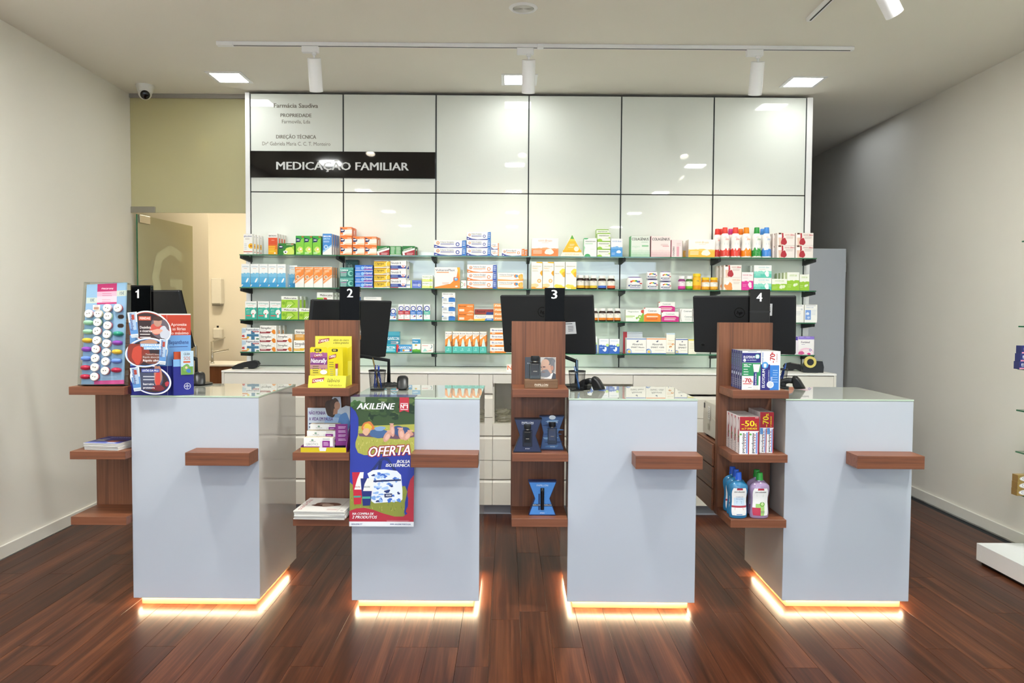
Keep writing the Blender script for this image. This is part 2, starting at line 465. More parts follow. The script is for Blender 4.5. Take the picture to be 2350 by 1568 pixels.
# shop front: low kerb, posts and a head beam; paving and an added sky blocker outside
sf = sbox('wall_front', XL - .12, XR + .12, YS - .12, YS, 2.72, ZC, M_WALL)
for x in (XL + .04, -.9, 1.2, XR - .04):
    sbox('trim_1', x - .035, x + .035, YS - .09, YS - .01, -.05, 2.72, M_ALU)
pv = struct(MB().box(-30, 30, -40, YS - .12, -.12, -.06).obj('pavement', paint('street_paving', '#a8a59e', .8, .1, 60)))
struct(MB().box(-30, 30, -16, -15, -.1, 2.6).obj('sky_blocker', paint('dark_blocker_face', '#4d4943', .8, .1, 40)))  # low dark slab added to keep the bright sky out of reflections

# ------------------------------------------------------------------ shelf wall
X0, PWD = -1.9635, .7061                    # first seam and panel width
wb = struct(MB().box(-1.96, 2.27, YP + .022, 6.05, 0, 3.085).obj('wall_back', M_GAP))
ZSEAM, ZTOP = 2.3535, 3.0935
for i in range(6):
    a = X0 + i * PWD + .004; c = X0 + (i + 1) * PWD - .004
    for z0, z1 in ((ZSEAM + .004, ZTOP), (1.0285, ZSEAM - .004)):
        pn = MB().box(a, c, YP, YP + .02, z0, z1, bev=.0012).obj('panel', M_TILEW, wb)
        if i == 0 and z1 == ZTOP:
            # notice in taupe letters on the first panel
            h = ZTOP - ZSEAM
            for txt, q0, q1, base, cap, st in (('Farmácia Saudiva', 628.3, 730, 247, 9.6, 'b'), ('PROPRIEDADE', 643.7, 715, 268.6, 7.8, 'b'), ('Farmovila, Lda', 647.2, 711.8, 283, 7.8, ''),
                                               ('DIREÇÃO TÉCNICA', 633.7, 725.6, 318, 8.0, 'b'), ('Drª Gabriela Maria C. C. T. Monteiro', 602.1, 758.2, 333.6, 8.0, '')):
                p = atY(q0, base, YP); q = atY(q1, base, YP)
                ar = Art(q.x - p.x, cap / FPX * YP); ar.T(txt, 0, 0, 1, 1, '#7b776c', st)
                link('lettering', ar.build(lambda u, v, d, p=p: (p.x + u, YP - .0006 - d, p.z + v), 'lettering'), pn)['label'] = 'taupe notice lettering'
# white end cheeks of the shelf wall
sbox('trim_2', -1.9985, -1.9645, 5.868, 6.05, 0, 3.0995, M_WHITE, bev=.001)
sbox('trim_3', 2.2745, 2.317, 5.868, 6.05, 0, 3.0945, M_WHITE, bev=.001)
# sign board across the first two panels
sg = thing('sign_board', 'long black gloss sign board with pale MEDICAÇÃO FAMILIAR lettering high on the shelf wall', 'sign')
MB().box(X0 + .001, -.5565, YP - .012, YP - .0005, 2.4618, 2.661, bev=.001).obj('board', M_BLKG, sg)
p = atY(633.9, 390.2, 5.868); q = atY(938.3, 390.2, 5.868)
ar = Art(q.x - p.x, .0585); ar.T('MEDICAÇÃO FAMILIAR', 0, 0, 1, 1, '#d8dadb', 'b')
lt = link('lettering', ar.build(lambda u, v, d: (p.x + u, 5.868 - .0008 - d, p.z + .003 + v), 'lettering'), sg); lt['label'] = 'pale grey capital lettering'
# uprights in the seams, each with four arms that carry the glass
ZSH = (1.862, 1.621, 1.3835, 1.144); YSF = 5.652; GT = .008
ROWN = ('top', 'second', 'third', 'lowest')
COLN = ('first column from the left', 'second column from the left', 'third column from the left', 'third column from the right', 'second column from the right', 'last column on the right')
for i in range(7):
    x = X0 + i * PWD
    where = ('at the left end', 'in the first seam from the left', 'in the second seam from the left', 'in the middle seam', 'in the second seam from the right', 'in the first seam from the right', 'at the right end')[i]
    u = thing('shelf_upright', 'black slotted shelf upright with arms, %s of the wall' % where, 'upright', (x, YP, 0), 0, 'slotted uprights of the shelf wall')
    b = MB().box(-.0035, .0035, -.003, .018, 1.034, ZTOP - .002)
    for k in range(40): b.box(-.0012, .0012, -.0034, -.0031, 1.06 + k * .05, 1.085 + k * .05)
    b.obj('rail', M_GAP, u)
    for z in ZSH:
        zb = z - GT - .0006
        br = MB().prism([(-.003, zb), (-.215, zb), (-.215, zb - .021), (-.003, zb - .036)], 0, -.011, .011)
        br.obj('arm', M_BLKM, u)
        MB().box(-.016, .016, -.2, -.17, zb - .006, zb - .0002, bev=.001).obj('clip', M_DARK, u)
for r in range(4):
    for i in range(6):
        a = X0 + i * PWD + .0015 - (.012 if i == 0 else 0); c = X0 + (i + 1) * PWD - .0015 + (.012 if i == 5 else 0)
        b = MB().box(a, c, YSF, YP - .004, ZSH[r] - GT, ZSH[r], 0, faces={k: (1, None) for k in 'fblr'})
        o = b.obj('glass_shelf', [M_SHELFG, M_GEDGE])
        tag(o, 'clear glass shelf, %s row, %s' % (ROWN[r], COLN[i]), 'shelf', 'glass shelves of the white wall')

# ------------------------------------------------------------------ drawer counter under the shelf wall
YD, BX0, BX1, BZ = 5.38, -2.01, 2.33, 1.026
bc = thing('drawer_counter', 'long white drawer counter with bright worktop below the glass shelves', 'counter')
MB().box(BX0, BX1, 5.375, 5.876, BZ - .014, BZ, bev=.001).obj('worktop', M_TOPW, bc)
bd = MB(); bd.box(BX0, BX1, YD + .03, 5.86, .078, .1); bd.box(BX0, BX1, 5.84, 5.86, .1, BZ - .0145)
for x in (BX0 + .009, -.559, -.197, -.098, .892, BX1 - .009): bd.box(x - .009, x + .009, YD + .03, 5.84, .1, BZ - .0145)
bd.box(-.1, .9, YD + .002, 5.84, .63, .654)
bd.box(-.19, -.1, YD + .022, YD + .03, .1, BZ - .0145)
bd.obj('carcass', M_LAM, bc)
MB().box(BX0, BX0 + .018, YD + .0005, 5.86, .078, BZ - .0145).obj('end_panel', M_LAM, bc)
MB().box(BX1 - .018, BX1, YD + .0005, 5.86, .078, BZ - .0145).obj('end_panel', M_LAM, bc)
MB().box(BX0 + .02, BX1 - .02, 5.43, 5.445, .001, .076).obj('kick_board', M_PLINTH, bc)
MB().box(BX0 + .02, BX1 - .02, YD + .034, YD + .04, .09, .62).obj('groove_back', M_GAP, bc)
def drawer(x0, x1, z0, z1, lip):
    b = MB()
    # a front with its upper edge chamfered back into a finger groove
    t = .019; e = .024 if lip else .002
    b.prism([(YD, z0), (YD + t, z0), (YD + t, z1 - .002), (YD + (.016 if lip else .001), z1 - .002), (YD, z1 - e)], 0, x0 + .0015, x1 - .0015)
    b.obj('drawer_front', M_LAM, bc)
RZ = ((.0785, .262, 1), (.264, .397, 0), (.399, .573, 1), (.575, .703, 0), (.705, .861, 1), (.875, 1.009, 0))
for x0, x1, skip in ((BX0 + .018, -1.28, ()), (-1.28, -.559, ()), (-.559, -.197, ()), (-.197, -.1, ()), (-.1, .891, (4, 3)), (.891, 1.61, ()), (1.61, BX1 - .018, ())):
    for k, (z0, z1, lip) in enumerate(RZ):
        if k in skip: continue
        if skip and k == 5: z0, z1 = .945, 1.009
        if skip and k == 2: z0, z1, lip = .399, .573, 1
        drawer(x0, x1, z0, z1, lip)
MB().box(-.1 + .0015, .891 - .0015, YD, YD + .019, .575, .656).obj('niche_lip', M_LAM, bc)
# clear bags lying in the open niche
for k, (x, y, w, h, rz, lab) in enumerate(((-.005, 5.5, .17, .055, .2, 'crumpled clear plastic bag of small packs in the open niche, lowest on the left'), (.05, 5.64, .16, .075, -.3, 'crumpled clear plastic bag at the back of the niche'), (-.03, 5.52, .13, .045, .5, 'clear plastic bag lying on top of the other bags in the niche'))):
    rr = random.Random(k + 11); b = MB(); n = 14; m = 7
    for j in range(m + 1):
        t = j / m; ph = math.pi * t
        for i in range(n):
            a = 2 * math.pi * i / n; r = w / 2 * math.sin(ph) ** .55 * rr.uniform(.78, 1.1) if 0 < j < m else .004
            b.v.append((r * math.cos(a), r * .6 * math.sin(a), h * (1 - math.cos(ph)) / 2 * rr.uniform(.85, 1.0) if 0 < j else 0.0))
    for j in range(m):
        for i in range(n):
            q = (i + 1) % n; b.face([j * n + i, j * n + q, (j + 1) * n + q, (j + 1) * n + i])
    b.face(list(range(n))[::-1]); b.face(range(m * n, m * n + n))
    o = b.obj('plastic_bag', glassmat('bag_film', '#f0efe8', .9, .15, .45, '#c9c5b4'), None, (x, y, .6565 + (.05 if k == 2 else 0)), rz); tag(o, lab, 'bag', 'plastic bags in the niche')

# ------------------------------------------------------------------ four service counters with their display towers
CT = ((-1.8214, 3.6987, -.0116), (-.7505, 3.6778, -.0081), (.2983, 3.6686, -.0132), (1.3579, 3.6968, -.0117))
CW, CD, CZ = .62, .62, 1.035
ordn = ('first', 'second', 'third', 'fourth')
ctr_desc = ('beneath the number 1 sign, nearest the left wall', 'beneath the number 2 sign, with a poster hung on it', 'beneath the number 3 sign', 'beneath the number 4 sign, nearest the right wall')
LEDGE = ((-1.5055, -1.2045), (-.447, -.1325), (.604, .9165), (1.655, 1.9705))
for i, (x, y, a) in enumerate(CT):
    c = thing('service_counter', 'white glossy glass service counter %s' % ctr_desc[i], 'counter', (x, y, 0), a, 'service counters')
    b = MB().box(0, CW, 0, CD, .04, CZ - .0085, 0, bev=.0015, faces={'l': (1, None), 'r': (1, None), 'd': (2, None)})
    b.obj('body', [M_CTR, M_CTRSIDE, M_LAM], c)
    MB().box(-.001, CW + .001, -.001, CD, CZ - .008, CZ, 0, bev=.001, faces={k: (1, None) for k in 'fblr'}).obj('glass_top', [M_CTRTOP, M_EDGE], c)
    MB().box(.028, CW - .028, .03, CD - .03, .0008, .0395).obj('plinth', wood('light_plinth_wood', '#8f6844', '#a57d56', '#b48e66', 0, .5, 20), c)
    s = MB()
    for x0, x1, y0, y1 in ((.02, CW - .02, .013, .020), (.013, .020, .03, CD - .1), (CW - .020, CW - .013, .03, CD - .1)): s.box(x0, x1, y0, y1, .0375, .0398)
    s.obj('light_strip', M_STRIP, c)['label'] = 'glowing warm light strip under the body'
    # little ledge for bags on the front
    l0 = LEDGE[i][0] - x; l1 = LEDGE[i][1] - x
    MB().box(l0, l1, -.128, -.0005, .7205, .782, bev=.0012).obj('ledge', M_WH, c)['label'] = 'walnut bag ledge'
TX = (-2.087, -1.0245, .026, 1.0813); TWD = .2695
tower_desc = ('walnut display tower with three shelves at the left wall, holding the round boxes', 'walnut display tower with three shelves holding yellow lip balm cards', 'walnut display tower with three shelves holding perfume sets', 'walnut display tower with three shelves holding toothpaste and mouthwash')
TZ = ((1.0425, 1.081), (.733, .771), (.4165, .4555))
for i, x in enumerate(TX):
    t = thing('display_tower', tower_desc[i], 'tower', (x, 3.64, 0), 0, 'display towers')
    MB().box(-.004, .270 if i else .262, .2405, .281, .4165, 1.4025, bev=.001).obj('back_panel', M_WV, t)
    for z0, z1 in TZ: MB().box(0, TWD if i else .28 - .0155, 0, .24, z0, z1, bev=.001).obj('shelf', M_WH, t)
    s = thing('number_sign', ('gloss black number 1 sign behind the leaning stand of round boxes', 'gloss black number 2 sign above the lip balm tower', 'gloss black number 3 sign above the perfume tower', 'gloss black number 4 sign above the toothpaste tower')[i], 'sign', (x + (.164 if i else .1605), 3.9225, 1.30), 0, 'counter number signs')
    MB().box(0, .104, 0, .03, 0, .2745, bev=.002).obj('block', M_BLKG, s)
    if i == 3: MB().box(-.001, .105, -.0015, -.0002, .155, .163).obj('joint', M_DARK, s)
    ar = Art(.104, .2745); dg = '%d' % (i + 1); gx = (.38, .52, .48, .46)[i]
    if i == 0: ar.P([(.33, .76), (.42, .76), (.42, .925), (.36, .925), (.34, .9), (.25, .885), (.25, .865), (.33, .87)], '#e6e6e8')
    else: ar.T(dg, gx - (.075 if i == 0 else .15), .80 - (.03 if i == 3 else 0), gx + (.075 if i == 0 else .15), .158, '#e6e6e8', 'b')
    link('numeral', ar.build(front(.104, -.0003, 0, 0), 'numeral'), s)['label'] = 'pale numeral'
# low walnut drawer unit behind the last tower
u = thing('drawer_unit', 'low walnut drawer unit standing behind the number 4 tower', 'cabinet', (1.0775, 3.9225, 0))
MB().box(0, .2785, .002, .378, .42, .775, bev=.001).obj('carcass', M_WY, u)
for z0, z1 in ((.425, .535), (.539, .652), (.656, .77)): MB().box(-.012, -.0005, .006, .376, z0, z1, bev=.003).obj('drawer_front', M_WY, u)

# ------------------------------------------------------------------ glass door and transom on the left
dr = struct(link('door_1', None))
zt = 2.205
MB().box(XL + .002, -2.0005, 5.995, 6.005, zt, 3.0845).obj('transom_pane', M_FROST, dr)
MB().box(XL + .001, -1.9995, 5.98, 6.02, 3.0855, 3.1165, bev=.002).obj('head_channel', paint('grey_channel', '#a5a097', .45, .005), dr)
MB().box(XL + .004, XL + .19, 5.982, 5.994, zt - .002, zt + .045, bev=.001).obj('patch_fitting', M_STEEL, dr)
MB().box(-2.011, -2.0, 5.982, 5.994, zt - .07, zt + .05, bev=.001).obj('strike_plate', M_STEEL, dr)
leaf = MB().box(0, .845, -.005, .005, .012, zt - .012, faces=None).obj('door_leaf', [M_FROST], dr, (-2.888, 6.0, 0), math.radians(84.5))
MB().box(-.004, .0, -.005, .005, .012, zt - .012).obj('edge', M_GEDGE, leaf)
MB().box(.01, .155, -.017, -.0055, zt - .075, zt - .014, bev=.001).obj('patch_fitting', M_STEEL, leaf)
MB().tube([(.77, -.006, .85), (.77, -.05, .85), (.77, -.066, .87), (.77, -.066, 1.13), (.77, -.05, 1.15), (.77, -.006, 1.15)], .011, 10).obj('handle', M_STEEL, leaf)
ar = Art(.476, .54); ar.T('G', 0, 0, 1, .98, '#d3d5b4', 'b')
link('lettering', ar.build(lambda u, v, d: (.186 + u, -.0054 - d, 1.45 + v), 'lettering', M_FROSTL), leaf)['label'] = 'large pale letter'
# basin unit in the lit recess beyond
w = thing('basin_unit', 'washbasin unit with walnut front in the cream recess beyond the glass door', 'washbasin', (-3.7, 8.2, 0))
MB().box(0, .95, 0, .55, .09, .845).obj('cabinet', M_WV, w); MB().box(.02, .93, .03, .5, .0005, .0895).obj('plinth', M_PLINTH, w)
MB().box(-.005, .955, -.01, .552, .846, .87, bev=.004).obj('basin_top', M_WHITE, w)
tp = thing('tap', 'slim chrome mixer tap rising from the washbasin', 'tap', (atY(487, 820, 8.3).x, 8.3, .8705))
MB().lathe([(.024, 0), (.024, .01), (.018, .014), (.018, .235), (.015, .24)], n=14).obj('body', M_CHROME, tp)
MB().cyl((.0, -.0, .12), (.19, -.04, .155), .013, .011, 10).obj('spout', M_CHROME, tp)
MB().cyl((.0, 0, .238), (.15, -.02, .285), .006, .005, 8).obj('lever', M_CHROME, tp)
d = thing('soap_dispenser', 'white wall dispenser in the recess above the basin, upper one', 'dispenser', (-3.455, 9.199, 1.52))
MB().box(-.06, .06, -.11, 0, 0, .31, bev=.012).obj('housing', M_WHITEB, d); MB().box(-.05, .05, -.105, -.01, -.018, -.0005, bev=.004).obj('nozzle', M_ALU, d)
d = thing('towel_dispenser', 'small white dispenser with dark knob in the recess, lower one', 'dispenser', (-3.455, 9.199, 1.10))
MB().box(-.055, .055, -.1, 0, 0, .14, bev=.02).obj('housing', M_WHITEB, d); MB().cyl((0, -.06, .14), (0, -.06, .165), .012).obj('knob', M_BLK, d)
# plain door leaf standing open in the passage on the right
d2 = struct(link('door_2', None)); MB().box(2.35, XR - .03, 7.28, 7.32, .008, 2.07, bev=.002).obj('door_leaf', M_DOORG, d2)
MB().cyl((2.43, 7.28, 1.02), (2.43, 7.235, 1.02), .012).cyl((2.43, 7.235, 1.02), (2.53, 7.235, 1.02), .009).obj('handle', M_STEEL, d2)
for z in (.25, 1.05, 1.85): MB().cyl((XR - .022, 7.3, z), (XR - .022, 7.3, z + .09), .007).obj('hinge', M_STEEL, d2)

# ------------------------------------------------------------------ ceiling fittings
lrow = {5.55: 'row nearest the shelf wall', 3.05: 'second row', 1.1: 'third row', -1.1: 'fourth row', -3.2: 'row by the shop front'}
for y, rn in lrow.items():
    for x, cn in ((-2.0, 'left'), (.075, 'middle'), (2.115, 'right')):
        l = thing('ceiling_light', 'square flat ceiling light, %s one of the %s' % (cn, rn), 'light', (x, y, ZC), 0, 'square ceiling lights')
        fr = MB(); o_, i_ = .128, .104
        for x0, x1, y0, y1 in ((-o_, o_, -o_, -i_), (-o_, o_, i_, o_), (-o_, -i_, -i_, i_), (i_, o_, -i_, i_)): fr.box(x0, x1, y0, y1, -.006, -.0003)
        fr.obj('frame', M_WHITE, l)
        MB().box(-i_ + .0006, i_ - .0006, -i_ + .0006, i_ - .0006, -.0035, -.0005).obj('diffuser', M_LEDD if y > 5 else M_LED[list(lrow).index(y) - 1], l)
TY = 4.83
tk = thing('lighting_track', 'white lighting track running across the ceiling before the shelf wall', 'track', (0, TY, ZC))
pa = atZ(500, 103, 3.1); pb = atZ(1950, 121, 3.1)
MB().box(pa.x, pb.x, -.017, .017, -.022, -.0004, bev=.002).obj('rail', M_WHITE, tk)
MB().box(pa.x + .1, pb.x - .02, -.004, .004, -.0232, -.0222).obj('slot', M_DARK, tk)
MB().box(pa.x - .003, pa.x + .1, -.019, .019, -.026, -.0003, bev=.002).obj('end_feed', M_WHITE, tk)
MB().box(.175, .215, -.019, .019, -.025, -.0003, bev=.002).obj('joint', M_WHITE, tk)
def spot(name, x, y, target, label, power=SPOT_POWER, zt=ZC - .0225, off=.02, rz=0.0):
    s = thing('track_spotlight', label, 'spotlight', (x, y, zt), 0, 'track spotlights')
    MB().box(-.055, .05, -.016, .016, -.04, -.0012, bev=.003).obj('adapter', M_WHITE, s, None, rz)
    MB().cyl((off, 0, -.0405), (off, 0, -.055), .014).cyl((off, 0, -.055), (off, 0, -.072), .007).obj('stem', M_WHITE, s)
    top = Vector((off, 0, -.072)); d = (Vector(target) - Vector((x, y, zt)) - top).normalized()
    q = d.to_track_quat('Z', 'Y').to_matrix().to_4x4(); q.translation = top
    MB().lathe([(0.012, 0), (.0405, .0005), (.0415, .003), (.0415, .2), (.0395, .2), (.036, .17), (0.001, .168)], n=28, M=q).obj('barrel', M_WHITE, s)
    MB().lathe([(.001, .1685), (.034, .1705), (.034, .172), (.001, .173)], n=20, M=q).obj('lens', M_LENS, s)
    ld = bpy.data.lights.new('spotlight_lamp', 'SPOT'); ld.energy = power; ld.color = (1, .90, .74); ld.spot_size = math.radians(105); ld.spot_blend = .8; ld.shadow_soft_size = .03
    lo = link('spotlight_lamp', ld, s); lo.location = top + d * .205; lo.rotation_euler = d.to_track_quat('-Z', 'Y').to_euler()
for px, tgt, lab in ((728, (-1.3, 5.9, .6), 'white track spotlight hanging before the wall notice, left one'), (1214, (.13, 5.9, .6), 'white track spotlight hanging in the middle of the track'), (1740, (1.68, 5.9, .6), 'white track spotlight near the right end of the track')):
    p = atZ(px - 8, 118, ZC - .03); spot('track_spotlight', p.x, TY, tgt, lab)
t2 = thing('lighting_track', 'second white lighting track running towards the shop front, upper right', 'track', (0, 0, ZC))
pa = atZ(1856, 48, 3.1)
MB().box(pa.x - .017, pa.x + .017, .6, pa.y, -.022, -.0004, bev=.002).obj('rail', M_WHITE, t2)
MB().box(pa.x - .004, pa.x + .004, .62, pa.y - .02, -.0232, -.0222).obj('slot', M_DARK, t2)
spot('track_spotlight', pa.x, 3.62, (3.3, 4.3, 1.0), 'white track spotlight turned to the right wall, at the frame edge', 3)
cd = atZ(333, 196, ZC); cd = Vector((cd.x, cd.y, ZC))
c = thing('security_camera', 'white dome security camera on the ceiling above the glass door', 'camera', cd)
MB().lathe([(.034, -.075), (.052, -.05), (.06, -.02), (.066, -.012), (.066, -.0005)], n=28).obj('base', M_WHITEB, c)
q = Vector((.40, -.80, -.50)).normalized().to_track_quat('Z', 'Y').to_matrix().to_4x4(); q.translation = Vector((.002, -.008, -.062))
MB().lathe([(.012, -.046)] + [(.047 * math.cos(t), .047 * math.sin(t)) for t in (-.9, -.5, 0, .4, .7)] + [(.034, .034)], n=26, M=q).obj('ball', M_WHITEB, c)
MB().lathe([(.0335, .0345), (.033, .037), (.0275, .042), (.02, .046), (.001, .049)], n=24, M=q).obj('lens', M_BLKG, c)
sp = atZ(1201, 18, ZC); s = thing('ceiling_speaker', 'round white ceiling loudspeaker with a fine grille', 'speaker', (sp.x, sp.y, ZC))
MB().lathe([(.056, -.004), (.06, -.009), (.072, -.007), (.079, -.0005)], n=36).obj('ring', M_WHITE, s)
g = MB()
for k in range(1, 13): g.lathe([(.0545 * k / 12 - .003, -.0046), (.0545 * k / 12 - .0022, -.0062), (.0545 * k / 12 - .0008, -.0062), (.0545 * k / 12, -.0046)], n=30)
g.lathe([(.0005, -.0045), (.056, -.0045)], n=30, mi=1); gr = g.obj('grille', [M_WHITEB, M_ALU], s)
# ------------------------------------------------------------------ lamp of the back room; added fill lamp for the passage
def arealamp(loc, size, power, col):
    ld = bpy.data.lights.new('room_or_fill_lamp', 'AREA'); ld.shape = 'SQUARE'; ld.size = size; ld.energy = power; ld.color = col
    lo = link('room_or_fill_lamp', ld, None, loc); return lo
arealamp((-3.0, 7.6, ZC - .02), .5, ROOM_POWER, (1, .86, .62))
arealamp((2.72, 6.75, ZC - .02), .8, 1.4, (.86, .93, 1))  # unseen fill lamp, added to brighten the passage and its door

# ================================================================== goods on the glass shelves
CROP = {'A': (540, 500, 4.48), 'B': (980, 500, 4.48), 'C': (1420, 500, 4.479)}
CART = {}
def carton(key, w, h, d):
    """body and print meshes of a carton; copies share them"""
    k = (key, round(w, 3), round(h, 3), round(d, 3))
    if k not in CART:
        cols, draw = ARTS[key]
        f, s, t = cols
        b = MB().box(-w / 2, w / 2, 0, d, 0, h, 0, f, bev=.0009, faces={'l': (0, s), 'r': (0, s), 't': (0, t), 'b': (0, s), 'd': (0, s)})
        # slit and thumb notch of the tuck-in lid
        b.box(-w / 2 + .002, w / 2 - .002, .0012, .0018, h + .00005, h + .00012, 0, '#8a8a86')
        b.lathe([(.0045, h + .0001), (.0045, h + .0002)], 0, .004, 0, 10, 0, '#9a9a95')
        ar = Art(w, h); draw(ar)
        CART[k] = (b.mesh('carton', INK), ar.build(front(w), 'printed_face', cut=True))
    return CART[k]
def put(key, x, y, z, w, h, d, label, cat='box', name='medicine_carton', group=None, rz=0.0):
    b, pr = carton(key, w, h, d)
    o = link(name, b, None, (x, y, z), rz); tag(o, label, cat, group)
    link('printed_face', pr, o); return o
NUM = ('', 'one', 'two', 'three', 'four', 'five', 'six', 'seven', 'eight', 'nine')
def cphrase(i, n):
    if n == 1: return ''
    if n == 2: return ('left one', 'right one')[i]
    if i == 0: return 'leftmost of %s' % NUM[n]
    if i == n - 1: return 'rightmost of %s' % NUM[n]
    if n == 3: return 'middle of three'
    return ('', 'second', 'third', 'fourth', 'fifth', 'sixth')[i] + ' from left of %s' % NUM[n]
def rphrase(j, m):
    if m == 1: return ''
    if j == 0: return 'bottom of stack'
    if j == m - 1: return 'top of stack'
    if m == 3: return 'middle of stack'
    return ('', 'second from bottom', 'third from bottom')[j] 
SHELF = ('on the top glass shelf', 'on the second glass shelf', 'on the third glass shelf', 'on the lowest glass shelf')
def row(sh, crop, key, base, cols, behind=0, dx=.004, d=.05, yf=5.69, cat='box', name='medicine_carton', bdz=0.0, lastonly=False):
    """cols: (x0, x1, top, number stacked) in pixels of an enlarged crop of the photograph"""
    ox, oy, s = CROP[crop]; z0 = ZSH[sh] + .0002; n = len(cols)
    ws = []; hs = []
    for c in cols:
        a = atY(ox + c[0] / s, oy + c[2] / s, yf); b = atY(ox + c[1] / s, oy + c[2] / s, yf); ws.append(b.x - a.x - .0006); hs.append((.5 * (a.z + b.z) - z0) / c[3])
    w = sum(ws) / n; grp = base + ' group' if n + behind > 1 or cols[0][3] > 1 else None
    grp = ('%s %s' % (base + 's', SHELF[sh])) if grp else None
    hm = sum(hs) / n
    for i, c in enumerate(cols):
        a = atY(ox + c[0] / s, oy + c[2] / s, yf); b = atY(ox + c[1] / s, oy + c[2] / s, yf)
        h = hs[i] if abs(hs[i] - hm) > .008 else hm
        for j in range(c[3]):
            for k in range(behind + 1 if (not lastonly or i == n - 1) else 1):
                ph = [p for p in (cphrase(i, n), rphrase(j, c[3]), ('', 'just behind the front one' if n == 1 else 'just behind', 'two behind', 'three behind')[k]) if p]
                lab = ', '.join([base] + ph) + (' ' if ph and len(ph) < 3 else (', ' if not ph else ' ')) + SHELF[sh]
                lab = lab if ph else base + ' ' + SHELF[sh]
                if len(lab.split()) > 15: lab = lab.replace('glass ', '').replace('just behind the front one', 'behind').replace('just ', '')
                if len(lab.split()) > 15: lab = lab.replace(' of three,', ',').replace(' from left of %s' % NUM[n], ' from left')
                put(key, (a.x + b.x) / 2 + dx * k, yf + k * (d + .0015), z0 + j * (h + .0003), w, h - .0004, d, lab, cat, name, grp)
ARTS = {}
def art(key, f, s=None, t=None):
    def dec(fn): ARTS[key] = ((f, s or f, t or s or f), fn); return fn
    return dec
WH = '#f1f0ec'
# ---- top shelf, left
@art('sun', WH)
def _(a):
    a.T('gincoben', .05, .86, .93, .07, '#5b5f9a'); a.L(.2, .78, .75, '#b7a9a0', 2, .05); a.E(.84, .42, .3, '#e9a819', n=12); a.B(.84, .42, .24, '#f2c41f', seed=4); a.E(.84, .42, .13, '#c4702a')
    a.L(.1, .5, .4, '#aab', 4, .08); a.R(0, .12, 1, .16, '#cf6247'); a.L(.35, .05, .7, '#888', 1)
@art('red', '#d9512b', '#e3e0da', WH)
def _(a):
    a.R(0, .0, 1, .26, '#e8a81c'); a.R(0, .26, 1, .46, '#e07a22'); a.R(0, .8, 1, 1, WH); a.T('BRONXOL', .06, .85, .94, .075, '#3a2a26'); a.L(.35, .67, .7, '#f4c9b4', 1)
    a.L(.04, .36, .8, '#f6d23c', 4, .075, .035); a.E(.72, .08, .1, '#f5e7cf')
@art('greenwide', '#2c7a2b', '#2d6f31', '#1f5a25')
def _(a):
    a.P([(.3, 0), (1, 0), (1, .8), (.55, .5)], '#9ccb3c'); a.B(.7, .3, .28, '#cfe06a', seed=3); a.P([(.05, .9), (.32, .72), (.28, .55), (.05, .5)], '#17244f'); a.E(.16, .7, .1, '#fff', .035)
    a.T('ANTIGRIPE', .5, .84, .95, .09, '#e7efdc'); a.B(.45, .22, .12, '#fff', seed=8); a.E(.45, .22, .05, '#222'); a.R(.8, .9, .97, .96, '#c43a2c')
@art('green', '#2f9a3c', '#2f8239', '#1f6a2e')
def _(a):
    a.P([(0, .62), (1, .9), (1, 0), (0, 0)], '#7cc43c'); a.B(.55, .27, .36, '#cfe27a', seed=5); a.P([(.06, .9), (.62, .82), (.55, .68), (.06, .66)], '#1b2658'); a.E(.3, .78, .2, '#fff', .06)
    a.R(.72, .92, .98, .97, '#c8472e'); a.E(.62, .3, .2, '#f0c64e'); a.E(.62, .3, .12, '#fff'); a.L(.1, .12, .6, '#fff', 2, .06)
@art('bluew', '#3f86cf', '#dfe7ee', '#e7ecf0')
def _(a):
    a.P([(0, 0), (1, 0), (1, .42), (0, .1)], WH); a.P([(0, .1), (1, .42), (1, .5), (0, .2)], '#9cc7ea'); a.T('BISOLVIN', .1, .84, .9, .075, '#fff'); a.T('LINCTUS', .1, .73, .8, .06, '#dff'); a.L(.1, .65, .8, '#cfe3f7', 2, .05)
    a.E(.36, .38, .22, '#dcebf8'); a.E(.36, .38, .15, '#5a9bd8')
@art('orangecold', '#ee7f3b', '#d86a34', '#e98b52')
def _(a):
    a.P([(.28, .12), (1, .3), (1, .75), (.2, .72)], '#f7ece2'); a.P([(.3, .14), (1, .1), (1, .3), (.5, .28)], '#f3c9a8'); a.P([(.05, .9), (.42, .68), (.36, .45), (.05, .4)], '#1b2658'); a.E(.2, .66, .14, '#fff', .05)
    a.T('CÊGRIP', .6, .78, .95, .1, '#fbe3d0'); a.L(.05, .12, .35, '#fff', 1, .1, .05)
@art('greenred', '#2f7a3e', '#28683a', '#63a068')
def _(a):
    a.P([(0, .42), (1, .8), (1, .62), (0, .2)], WH); a.P([(0, .2), (1, .62), (1, 0), (0, 0)], '#a6313c'); a.T('ANTIGRIPPINE', .08, .5, .8, .12, WH, 'b', sl=.28); a.E(.12, .14, .09, WH); a.L(.35, .22, .9, '#e7c9c6', 2, .12, .05)
@art('greentext', '#4f9558', '#418a4d', '#5ea268')
def _(a):
    a.L(.08, .85, .45, '#dcebd9', 6, .13, .05); a.L(.55, .85, .95, '#dcebd9', 6, .13, .05); a.R(0, 0, 1, .1, WH)
